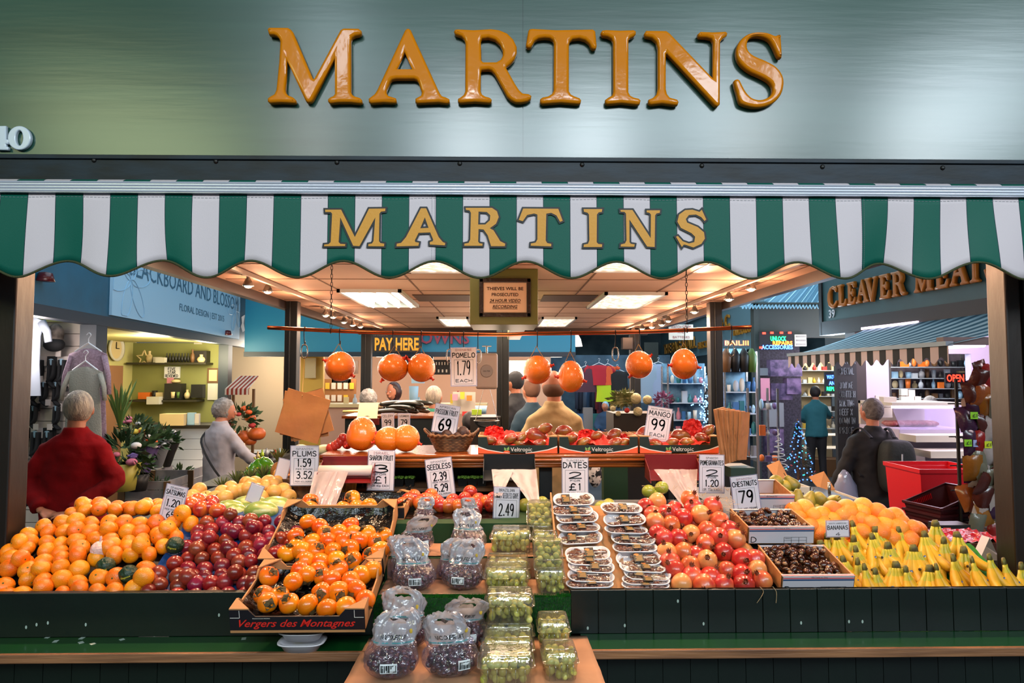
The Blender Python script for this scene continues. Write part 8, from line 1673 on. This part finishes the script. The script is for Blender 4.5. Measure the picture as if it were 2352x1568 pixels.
# meat counter
Ym = 6.2; a_, d_ = P(2065, 985, Ym), P(2225, 925, Ym); e = empty('meat_counter', ((a_.x + d_.x) / 2, Ym, FLOOR), 'white refrigerated meat counter with curved glass top', 'meat counter'); hw = (d_.x - a_.x) / 2; z0 = a_.z - FLOOR; z1 = d_.z - FLOOR
b = MB(); b.bx((-hw, 0, 0), (hw, .7, z0)); b.build('cabinet', m_bw, e, bevel=.01); b = MB(); b.bx((-hw, .1, z1 - .03), (hw, .7, z1)); b.bx((-hw, .66, z0), (hw, .7, z1)); b.build('canopy', C_['white'], e); b = MB(); b.bx((-hw + .05, .14, z1 - .06), (hw - .05, .2, z1 - .032)); b.build('tube', mat('white_tube', '#fdf0ff', .5, emit=4), e)
b = MB(); b.quadslab([(-hw, -.02, z0), (hw, -.02, z0), (hw, .12, z1 - .03), (-hw, .12, z1 - .03)], (0, -1, 0), .006); b.build('glass_front', film('counter_glass', '#f2f0ff', milk=.04, rough=.04, gloss=.25, bump=0), e); b = MB()
for k in range(3): b.bx((-hw, -.25 - .2 * k, z0 - .1 - .12 * k), (hw, -.2 * k, z0 - .04 - .12 * k))
b.build('stepped_front', C_['white'], e)
for i in range(7): b = MB(); p = Vector((-hw + .12 + i * (2 * hw - .2) / 7, .35, z0 + .03)); b.ball(p, (.05, .12, .03), 12, 8); o = b.build('meat_piece', mat('meat', '#8a3a3a', .4, col2='#c08a80', vscale=14), smooth=True); o.location = Vector(e.location); tag(o, 'cut of meat behind the counter glass, %s from the left' % ORD[i], 'meat', 'meat behind the counter glass')
for i, (px, py) in enumerate(((2075, 925), (2090, 925), (2106, 925), (2075, 908), (2092, 910), (2040, 935), (2030, 958))): item('white_carton', px, py, 15 if i < 5 else 30, 15 if i < 5 else 24, C_['white'], 'white carton near the meat counter, %s counting from the window' % ORD[i], 'carton', Y=6.9 if i < 5 else 6.5, group='white cartons near the meat counter')
m_wbin = mat('white_bin', '#bdb6cc', .45); b = MB(); p = P(2185, 1095, 6.0); e = empty('white_bin', p, 'large white plastic bin with printed labels beside the customer', 'bin'); b.rings([[Vector((x * s, y, z)) for x, y in ((-.24, 0), (.34, -.1), (.34, .5), (-.24, .5))] for s, z in ((.9, -.3), (1, .24), (1.04, .25))], cap=False); b.build('tub', m_wbin, e, solid=.008)
for i in range(4): b = MB(); x = -.16 + i * .12; b.quadslab([(x, -.03 - .1 * (x + .24) / .58, .03), (x + .09, -.045 - .1 * (x + .24) / .58, .03), (x + .09, -.045 - .1 * (x + .24) / .58, .14), (x, -.03 - .1 * (x + .24) / .58, .14)], (0, -1, 0), .004); b.build('printed_label', C_['lightblue'], e)
m_rb = mat('red_bin', '#c81220', .35, coat=.2)
p = P(2158, 1200, 4.6); e = empty('red_bin', p, 'large bright red plastic bin behind the black shopping baskets', 'bin'); b = MB(); b.rings([[Vector((x * s, y * s, z)) for x, y in ((-.22, -.15), (.24, -.15), (.24, .25), (-.22, .25))] for s, z in ((.84, -.45), (1, .36), (1.05, .37), (1.05, .395))], cap=False); b.build('tub', m_rb, e, solid=.01)
b = MB(); b.bx((-.21, -.12, .28), (.23, .22, .33)); b.build('inner_bin_rim', m_rb, e)
for i in range(5):
  p = P(2168, 1142 + i * 17, 4.15); e = empty('shopping_basket', p, 'dark red shopping basket in the stack, %s from the top' % ORD[i], 'shopping basket', 'stacked shopping baskets'); e.rotation_euler = (0, -.28 if i == 0 else 0, .25)
  mm = mat('basket_red', '#3c0a10', .4); b = MB(); W_b, D_b, H_b = .175, .13, .13 if i == 0 else .12
  b.rings([[Vector((x * s * W_b, y * s * D_b, z)) for x, y in ((-1, -1), (1, -1), (1, 1), (-1, 1))] for s, z in ((.8, -H_b), (1, 0), (1.06, .002), (1.06, .014), (1.0, .014))], cap=False); b.add([Vector((x * .8 * W_b, y * .8 * D_b, -H_b)) for x, y in ((-1, -1), (1, -1), (1, 1), (-1, 1))], [(0, 1, 2, 3)]); b.build('basket_body', mm, e, solid=.004)
  if i == 0:
    b = MB(); [b.bx((-.13 + k * .014, D_b * .93, -.05), (-.124 + k * .014, D_b * .95, -.005)) for k in range(12)]; b.build('slots', m_rb, e)
# snack rack
m_rack = C_['black']; Yk = 3.9; xk0, xk1 = P(2222, 870, Yk).x, P(2330, 870, Yk).x; e = empty('snack_rack', ((xk0 + xk1) / 2, Yk, FLOOR), 'tall wire rack of bagged snacks behind the right post', 'rack'); hw = (xk1 - xk0) / 2; levels = (930, 1010, 1080, 1140, 1205)
for x in (-hw, hw): b = MB(); b.tube([(x, .1, 0), (x, .1, P(1700, 870, Yk).z - FLOOR)], .01, 6); b.build('upright', m_rack, e)
for y_ in levels: b = MB(); z_ = P(1700, y_, Yk).z - FLOOR; [b.tube([(-hw, y, z_ + dz), (hw, y, z_ + dz)], .004, 5) for y, dz in ((0, 0), (0, .05), (.06, 0), (.12, 0), (.18, 0))]; b.build('wire_shelf', m_rack, e)
pk = {k: mat('pk_' + k, v, .25, bump=.6, bscale=20, coat=.3) for k, v in dict(brown='#4a2018', gold='#8a5a20', purple='#3a1c38', red='#8a1c18', clear='#6a6a5a', white='#a59c98', orange='#8a4a1c').items()}
n = 0
def mk_pack(m_):
  b = MB(); b.grid(8, 10, lambda u, v: Vector(((u - .5) * .085, -.022 * math.sin(u * math.pi) * math.sin(v * math.pi) ** .6, v * .13 + .003 * math.sin(u * 30) * (v > .9)))); b.grid(8, 10, lambda u, v: Vector(((u - .5) * .085, .022 * math.sin(u * math.pi) * math.sin(v * math.pi) ** .6, v * .13)))
  return b.build('snack_bag', m_, smooth=True)
KSn = [Kind([mk_pack(m_)]) for m_ in pk.values()]
pks = [(2240, 975, 2), (2262, 965, 0), (2290, 972, 3), (2312, 968, 1), (2250, 925, 2), (2275, 905, 1), (2295, 920, 4), (2316, 905, 1), (2240, 930, 0), (2262, 880, 0), (2250, 1020, 4), (2275, 1015, 5), (2300, 1020, 0), (2232, 1050, 2), (2248, 1082, 4), (2275, 1085, 4), (2302, 1090, 6), (2322, 1085, 3), (2245, 1120, 5), (2268, 1130, 4), (2295, 1135, 4), (2318, 1128, 1), (2250, 1180, 0), (2275, 1190, 2), (2300, 1185, 3), (2320, 1180, 0), (2228, 990, 2), (2236, 1110, 2)] + [(2236 + (i % 4) * 26 + (i // 4 % 2) * 10, 900 + i // 4 * 34, (i * 3 + i // 4) % 7) for i in range(52)]
for i, (px, py, k) in enumerate(pks): KSn[k].put(0, P(px, py, Yk - .03 - .02 * (i % 3)), (R.uniform(-.3, .3), R.uniform(-.35, .35), R.uniform(-.4, .4)), R.uniform(1.05, 1.35), 'shiny bag of snacks, %s in the %s cluster down the wire rack' % (ORD[i % 8], ORD[i // 8]), 'bags of snacks on the rack')
for i, (px, py, c) in enumerate(((2238, 954, 'lime'), (2285, 956, 'orange'), (2306, 950, 'pink'), (2224, 1017, 'lime'), (2244, 1018, 'lightblue'), (2270, 1021, 'yellow'), (2311, 1023, 'pink'), (2265, 1098, 'orange'), (2318, 1106, 'orange'))): flat('price_ticket', px - 8, py - 8, px + 8, py + 8, Yk - .09, mat('neon_' + c, {'lime': '#8fe02a', 'orange': '#ff4a2a', 'pink': '#ff4a8a', 'lightblue': '#a8b8f0', 'yellow': '#c8e02a'}[c], .5), 'neon %s price ticket on the snack rack, %s from the top' % (c, ORD[i]), 'price ticket', d=.002, group='neon price tickets', txt=[('£1', .6, .5)])
# goods on the bench at right behind the bananas
e = empty('sweet_tray', P(2240, 1262, 3.2), 'open box of red wrapped sweets beside the right post', 'box'); b = MB(); b.bx((-.13, 0, -.1), (.2, .3, .03)); b.build('carton', mat('sweet_card', '#5a3020', .6), e); b = MB(); b.grid(20, 10, lambda u, v: Vector((-.12 + .31 * u, .01 + .27 * v, .03 + .035 * abs(noise.noise(Vector((u * 8, v * 6, 4))))))); b.build('red_wrappers', mat('red_foil', '#b01420', .15, bump=1, bscale=40, coat=.6), e)
p = P(2275, 1285, 3.0); b = MB(); b.prism([p + Vector(q) for q in ((-.05, 0, 0), (.05, -.02, 0), (.03, 0, .03), (.0, .0, .10), (-.02, 0, .06))], (0, .05, 0)); tag(b.build('plastic_bag', mat('bag_white', '#b9bcc8', .5)), 'small crumpled white plastic bag behind the bananas', 'plastic bag')
b = MB(); b.bx((P(2120, 870, 3.2).x, 3.12, FLOOR), (P(2420, 870, 3.2).x, 3.6, P(2200, 1285, 3.2).z)); tag(b.build('side_bench', C_['black']), 'black side bench carrying the sweets and baskets on the right', 'bench')
item('basket_tray', 2180, 1215, 70, 14, C_['dark'], 'low dark crate with red price tag under the baskets', 'crate', Y=3.7); flat('price_ticket', 2168, 1212, 2184, 1226, 3.5, mat('neon_orange', '#ff4a2a', .5), 'orange price ticket on the low dark crate behind the oranges', 'price ticket', d=.002)
# cardboard boxes behind the pears
for i, (x0, y0, x1, y1, Y, lab, t) in enumerate(((1782, 1118, 1862, 1148, 3.35, 'white cardboard box reading Fresh Produce with pears', 'Fresh Produce'), (1880, 1145, 1975, 1180, 3.4, 'open white cardboard box with scoop behind the oranges', None))):
  a_, d_ = P(x0, y1, Y), P(x1, y0, Y); e = empty('produce_box', (a_.x, Y, a_.z), lab, 'box'); W, H = d_.x - a_.x, d_.z - a_.z; b = MB(); b.bx((0, 0, 0), (W, .005, H)); b.bx((0, .25, 0), (W, .255, H)); b.bx((0, 0, 0), (.005, .25, H)); b.bx((W - .005, 0, 0), (W, .25, H)); b.build('carton', C_['white'], e)
  b = MB(); b.quadslab([(W * .6, .25, H), (W, .25, H), (W * .9, .33, H + .09), (W * .5, .33, H + .06)], (0, 0, 1), .004); b.build('flap', m_card, e)
  if t: b = MB(); type_text(b, t, W * .1, W * .8, H * .35, H * .7, y=-.002, bold=.015); b.build('lettering', m_inkb, e)
b = MB(); p = P(1905, 1135, 3.4); b.tube([p + Vector((0, 0, .06)), p], .008, 8); b.tube([p, p + Vector((-.01, -.02, -.04))], [(.012, .012), (.035, .02)], 10); tag(b.build('metal_scoop', m_steel, smooth=True), 'steel scoop standing in the open box behind the oranges', 'scoop')
b = MB(); b.bx((1.0, 3.2, FLOOR), (1.75, 3.6, 1.09)); tag(b.build('rear_bench', m_liner), 'dark bench behind the oranges and pears', 'bench')
# repair stall and far shops
YU = 10.4; a_, d_ = P(1742, 800, YU), P(1905, 705, YU); b = MB(); b.bx((a_.x, YU, P(1700, 775, YU).z), (d_.x + .3, YU + .1, d_.z)); b.bx((a_.x - .08, YU - .04, FLOOR), (a_.x, YU + .1, d_.z + .05)); b.bx((a_.x - .08, YU - .04, d_.z), (d_.x + .3, YU + .1, d_.z + .07)); structure('fascia_repair', b, mat('repair_dark', '#2c3432', .7))
m_corr = mat('roof_sheet', '#8ab4c8', .5); b = MB(); p0, p1, p2, p3 = P(1700, 705, YU - .1), P(1905, 705, YU - .1), P(1905, 640, YU + 2.5), P(1740, 695, YU + 2.5)
b.grid(120, 1, lambda u, v: p0.lerp(p1, u).lerp(P(1790 + 140 * u, 640, YU + 2.2), v) + Vector((0, 0, .03 * math.sin(u * 2 * math.pi * 26)))); structure('roof', b, m_corr, solid=.01)
o = flat('led_sign', 1745, 762, 1822, 804, 10.2, m_blk, 'LED sign reading UNLOCK REPAIRS ACCESSORIES above the repair stall', 'led sign')
for t, c, x0, x1, y0, y1 in (('UNLOCK', 'green', 1770, 1806, 772, 784), ('REPAIRS', 'orange', 1775, 1820, 783, 793), ('ACCESSORIES', 'blue', 1749, 1821, 792, 803)):
  b = MB(); A, D = P(x0, y1, 10.19), P(x1, y0, 10.19); type_text(b, t, A.x, D.x, A.z + .008, D.z, y=10.19, bold=.03); b.build('lettering', m_led[c], o)
b = MB(); [b.box(P(x, y, 10.19), (.05, .005, .03)) for x, y in ((1755, 765), (1773, 764), (1795, 764), (1814, 764), (1748, 798))]; b.build('red_dots', m_led['red'], o)
o = flat('led_sign', 1896, 854, 1926, 904, 9.0, m_blk, 'narrow LED sign reading WATCH AND REPLACE by the chalkboard', 'led sign')
for t, c, y in (('WATCH', 'blue', 866), ('AND', 'blue', 880), ('REPLA', 'green', 893)):
  b = MB(); A, D = P(1899 + (5 if t == 'AND' else 0), y + 4, 8.99), P(1924, y - 5, 8.99); type_text(b, t, A.x, D.x, A.z, D.z, y=8.99, bold=.03); b.build('lettering', m_led[c], o)
flat('printed_notice', 1826, 768, 1852, 795, 10.3, C_['white'], 'white printed notice right of the LED sign', 'notice', txt=[('||||||||', .8, .5)] * 3)
m_purp = mat('poster_purple', '#6d5676', .4, col2='#2f2440', vscale=9); b = MB(); b.bx((P(1735, 870, 10.9).x, 10.9, FLOOR), (P(1838, 870, 10.9).x, 11.0, P(1700, 770, 10.9).z)); structure('wall_repair', b, mat('repair_wall', '#3a3544', .7, col2='#1d1b26', vscale=30))
for i, (x0, y0, x1, y1) in enumerate(((1770, 826, 1842, 864), (1748, 868, 1768, 920), (1772, 880, 1820, 918), (1762, 925, 1800, 980), (1808, 868, 1840, 905), (1736, 845, 1764, 862), (1762, 985, 1800, 1040))): flat('boxed_toy', x0, y0, x1, y1, 10.3 + .05 * (i % 3), m_purp if i % 2 == 0 else C_['pink' if i == 1 else 'grey'], 'purple tinted boxed goods in the repair stall window, %s from the top' % ORD[i], 'boxed goods', d=.15, group='boxed goods of the repair stall')
shelf_unit(1838, 1928, (850, 880, 910, 945, 985), 13.2, 'lit shelves behind the teal jumper', back=C_['cream']); stock(1838, 1928, (850, 880, 910, 945, 985), 13.2, 11, ['cream', 'white', 'red', 'yellow', 'dark', 'silver'], 'shelf_box', 'on the lit shelves behind the teal jumper', 18, ('box', 'vase'))
e = empty('glass_showcase', P(1895, 1055, 12.6), 'glass showcase counter beside the person in teal', 'showcase'); b = MB(); b.bx((-.4, 0, -.45), (.5, .4, .0)); b.build('base', C_['brown'], e); b = MB(); b.bx((-.4, 0, 0), (.5, .4, .75)); b.build('glass_box', m_sleeve, e); b = MB(); [b.bx((-.38, .05, z), (.48, .38, z + .02)) for z in (.2, .45)]; b.build('shelf', mat('lit_shelf', '#e8dcc8', .5, emit=.6), e)
person((P(1872, 870, 12).x, 12.0, FLOOR), 1.76, -.15, 'person in a teal jumper and black trousers leaning on the showcase', mk('jumper_teal', '#1c5f6a'), m_blk, mat('hair_dark', '#1a1214', .6), [((-.13, .05, .66), (-.05, .2, .62), (.4, .9, 0), .5), ((.15, .08, .70), (.2, .22, .66), (.6, .6, 0), .5)], vox=.018, coat_len=.47)
# christmas tree, spiral tree
ct = P(1835, 1110, 7.6); e = empty('christmas_tree', (ct.x, 7.6, ct.z), 'small dark christmas tree with blue lights behind the pears', 'tree'); b = MB(); Ht = P(1700, 962, 7.6).z - ct.z
b2 = MB(); b2.tube([(0, 0, 0), (0, 0, Ht)], [.02, .005], 6); b2.build('trunk', C_['brown'], e)
for _ in range(1500):
  t = R.random() ** .8; r = .20 * (1 - t) + .01; a = R.uniform(0, 6.283); p = Vector((math.cos(a) * r * R.uniform(.2, 1), math.sin(a) * r * R.uniform(.2, 1), .05 + t * (Ht - .08))); d = Vector((math.cos(a), math.sin(a), -.3)) * .05; s = Vector((-math.sin(a), math.cos(a), 0)) * .006; b.add([p - s, p + s, p + d], [(0, 1, 2)])
b.build('needles', mat('needle_dark', '#122420', .7), e, fix=False)
for k, c in ((60, 'blue'), (22, 'teal'), (14, 'red')):
  b = MB()
  for _ in range(k): t = R.random(); r = .20 * (1 - t) + .01; a = R.uniform(3.14, 6.28); b.ball((math.cos(a) * r, math.sin(a) * r, .05 + t * (Ht - .08)), .0085, 6, 4)
  b.build('fairy_lights', {'blue': mat('tree_blue', '#4a7dff', .4, emit=3), 'teal': mat('tree_teal', '#2ab0c0', .4, emit=1.5), 'red': mat('bauble', '#7a2030', .2, metal=.5)}[c], e, fix=False)
sp = P(1790, 1100, 7.4); b = MB(); Hs = P(1700, 985, 7.4).z - sp.z; b.tube([sp + Vector((math.cos(t * .55) * .10 * (1 - t / 90), math.sin(t * .55) * .10 * (1 - t / 90), .1 + t / 90 * (Hs - .1))) for t in range(90)], .006, 5); b.tube([sp, sp + Vector((0, 0, Hs))], .008, 5); tag(b.build('spiral_tree', C_['silver']), 'white wire spiral tree left of the christmas tree', 'spiral tree')
shelf_unit(1738, 1785, (940, 1000, 1060), 7.9, 'glass display tower left of the spiral tree', glass=True, dep=.3); stock(1738, 1785, (940, 1000, 1060), 7.9, 15, ['purple', 'silver', 'lightblue', 'orange', 'pink'], 'ornament', 'in the glass tower', 26)
# customer with rucksack
def ruck(e, k):
  b = MB(); b.ball((.05 * k, -.12 * k, .665 * k), (.088 * k, .065 * k, .155 * k), 32, 20, fn=lambda q: .93 / (abs(q.x) ** 4 + abs(q.y) ** 4 + abs(q.z) ** 4) ** .25 * (1 - .12 * max(0, q.z))); r_ = b.build('rucksack', mat('rucksack', '#151a17', .75, bump=.4, bscale=30), e, smooth=True)
  b = MB(); b.ball((.055 * k, -.18 * k, .61 * k), (.065 * k, .03 * k, .075 * k), 18, 12); b.build('front_pocket', m_blk, r_, smooth=True)
  for s in (-1, 1): b = MB(); b.tube(cr([(s * .06 * k, -.09 * k, .80 * k), (s * .075 * k, -.01 * k, .845 * k), (s * .08 * k, .06 * k, .79 * k), (s * .09 * k, .06 * k, .68 * k), (s * .1 * k, -.06 * k, .6 * k)], 4), [(.008, .02)] * 17, 6); b.build('strap', m_blk, r_)
  b = MB(); b.tube([(.03 * k, -.20 * k, .73 * k), (.02 * k, -.212 * k, .62 * k)], .006, 6); b.build('reflective_strip', C_['silver'], r_)
pk_ = P(2003, 925, 6.0)
person((pk_.x, 6.0, FLOOR), 1.74, .0, 'grey haired person in a black coat with a dark rucksack seen from behind', mat('coat_black2', '#0e0d10', .85), m_jean, mat('hair_dkgrey', '#4a4442', .7, bump=1, bscale=60, col2='#6f6966', vscale=20), [((-.165, .0, .62), (-.215, .03, .46), (-.1, .1, -1), .9), ((.15, .02, .64), (.13, .08, .52), (0, .5, -.6), .5)], bulk=1.1, coat_len=.40, extra=ruck, headturn=.3)
p = P(1940, 1078, 5.95); m = MB(); m.rings([[p + Vector((math.cos(a) * r * (1 + .2 * math.sin(a * 5 + z * 30)), math.sin(a) * r * .5, z)) for a in [2 * math.pi * i / 30 for i in range(30)]] for z, r in ((.0, .015), (-.05, .05), (-.14, .09), (-.26, .11), (-.32, .09), (-.34, .03))]); tag(m.build('carrier_bag', film('carrier', '#c8cce4', milk=.8, rough=.2, gloss=.2, bump=.6, bscale=8), smooth=True), 'white plastic carrier bag held by the person with the rucksack', 'carrier bag')
# ================================================================ lights
def area(name, loc, rot, size, power, col, sy=None, spread=None):
  l = bpy.data.lights.new(name, 'AREA'); l.energy = power; l.color = col; l.size = size
  if sy: l.shape = 'RECTANGLE'; l.size_y = sy
  if spread: l.spread = math.radians(spread)
  o = bpy.data.objects.new(name, l); C.objects.link(o); o.location = loc; o.rotation_euler = rot; return o
def aim(o, t):
  o.rotation_euler = (Vector(t) - o.location).to_track_quat('-Z', 'Y').to_euler(); return o
def spotl(name, loc, t, power, col, ang=100, r=.05, blend=.8):
  l = bpy.data.lights.new(name, 'SPOT'); l.energy = power; l.color = col; l.spot_size = math.radians(ang); l.spot_blend = blend; l.shadow_soft_size = r
  o = bpy.data.objects.new(name, l); C.objects.link(o); o.location = loc; return aim(o, t)
def point(name, loc, power, col, r=.1):
  l = bpy.data.lights.new(name, 'POINT'); l.energy = power; l.color = col; l.shadow_soft_size = r
  o = bpy.data.objects.new(name, l); C.objects.link(o); o.location = loc; return o
W_ = bpy.data.worlds.new('world'); bpy.context.scene.world = W_; W_.use_nodes = True
bg = W_.node_tree.nodes['Background']; bg.inputs[0].default_value = (.50, .66, .78, 1); bg.inputs[1].default_value = .13
WARM = (1, .62, .36); COOL = (.62, .85, 1); DAY = (.75, .9, 1)
# skylights in the hall roof behind the camera
for x, z, w_, h_, p, c in ((-.7, 6.0, 1.7, 1.5, 140, DAY), (1.7, 6.2, 1.7, 1.3, 160, DAY), (4.0, 6.7, 1.0, 1.9, 110, DAY), (5.6, 6.9, .6, 1.8, 45, DAY), (8.9, 6.8, 2.6, 2.2, 270, DAY), (-3.2, 8.0, .7, 1.4, 40, DAY), (-6.8, 6.0, 3.4, 2.0, 130, (.85, .95, .5))):  # yellow-green one is an added light, tinting the fascia's left end olive
  aim(area('skylight', (x, -7.6, z), (0, 0, 0), w_, p, c, h_), (x * .25, 2.4, 2.3))
for x in (-2.4, -.4, 1.2, 3.2, 5.5):  # unseen strip lights added for crisp glints on the raised letters
  aim(area('glint_light', (x, -3.5, 4.6), (0, 0, 0), .08, 16, (1, .97, .95), 1.3), (x * .3, 2.4, 2.2))
aim(area('hall_daylight', (0, -4.5, 7.5), (0, 0, 0), 9, 45, DAY, 4), (0, 2.2, 1.2))
# stall spot lamps
for x in (-1.55, -.75, 0, .8, 1.6):
  spotl('stall_spot', (x, 2.72, 2.3), (x * 1.02, 2.4, 1.0), 42, WARM, 130, .05)
for x in (-1.3, 0, 1.3):
  spotl('stall_spot', (x, 4.2, 2.3), (x, 3.2, 1.3), 70, WARM, 140, .06)
  area('stall_fill', (x * .9, 5.6, 2.32), (0, 0, 0), .6, 40, (1, .8, .62), 1.2)
  area('stall_fill', (x * .9, 7.8, 2.32), (0, 0, 0), .6, 34, (1, .8, .62), 1.0)
for X_, k in ((1.75, 1), (-1.66, .5)):
  for Y_ in (3.1, 4.4, 5.2, 6.2, 7.4, 8.5): point('track_spot', (X_ * .97, Y_, 2.22), 9 * k, (1, .52, .30), .03)
for x, y, p, c in ((-.9, 4.6, 10, (1, .7, .5)), (.9, 4.0, 10, (1, .66, .45)), (0, 3.2, 8, (1, .7, .5)), (0, 6.6, 14, (1, .75, .58))): point('bounce_lamp', (x, y, 1.75), p, c, .3)
# shops on the left
aim(area('aisle_left', (-2.6, 6.0, 4.8), (0, 0, 0), 3, 110, COOL, 6), (-3.4, 6.5, 1.2))
point('sock_shop', (-4.3, 5.9, 2.0), 26, (1, .88, .84), .2); point('sock_shop', (-3.5, 5.0, 2.1), 7, (1, .88, .84), .2)
point('flower_shop', (-4.75, 9.0, 2.1), 48, (1, .9, .62), .2); point('flower_shop', (-4.5, 10.2, 2.0), 36, (1, .86, .55), .2); point('flower_floor', (-4.1, 9.0, .3), 26, (1, .62, .35), .1)
point('cream_shop', (-4.5, 12.4, 2.1), 90, (1, .88, .72), .3)
# cafe and hall beyond
for x in (-2.6, -1.0, .4): point('cafe', (x, 12.3, 1.95), 42, (1, .8, .66), .3)
area('hall_lamp', (0, 10.2, 3.6), (0, 0, 0), 5, 45, (.8, .92, 1), 2)
aim(area('hall_skylight', (4.0, 13.5, 5.2), (0, 0, 0), 6, 300, COOL, 5), (3.2, 14, 0))
aim(area('aisle_right', (2.6, 9.0, 4.8), (0, 0, 0), 3, 110, COOL, 6), (4.2, 9.5, 1.2))
# butcher and stalls on the right
for x, y, p in ((4.6, 6.6, 70), (5.6, 5.6, 70), (4.4, 5.2, 25)): point('butcher_shop', (x, y, 2.3), p, (1, .84, 1), .25)
point('tool_stall', (6.0, 9.6, 2.4), 80, (1, .92, .85), .25); point('repair_stall', (5.0, 9.8, 2.0), 26, (.85, .75, 1), .25)
point('lit_shelves', (6.6, 12.6, 2.2), 80, (1, .92, .78), .25); point('shelf_glow', (3.4, 9.0, 2.1), 60, (.55, .8, 1), .25); point('shelf_glow', (4.0, 8.0, 2.0), 50, (.6, .82, 1), .25)
point('rack_lamp', (3.6, 3.4, 2.2), 20, (1, .8, .85), .2)
sc = bpy.context.scene
sc.view_settings.view_transform = 'Standard'; sc.view_settings.look = 'None'; sc.view_settings.exposure = .3; sc.view_settings.gamma = 1
sc.view_settings.use_curve_mapping = False
sc.cycles.max_bounces = 6; sc.cycles.transparent_max_bounces = 16; sc.cycles.diffuse_bounces = 3; sc.cycles.glossy_bounces = 3; sc.cycles.transmission_bounces = 4
sc.cycles.use_denoising = True; sc.cycles.sample_clamp_indirect = 4; sc.cycles.caustics_reflective = False; sc.cycles.caustics_refractive = False
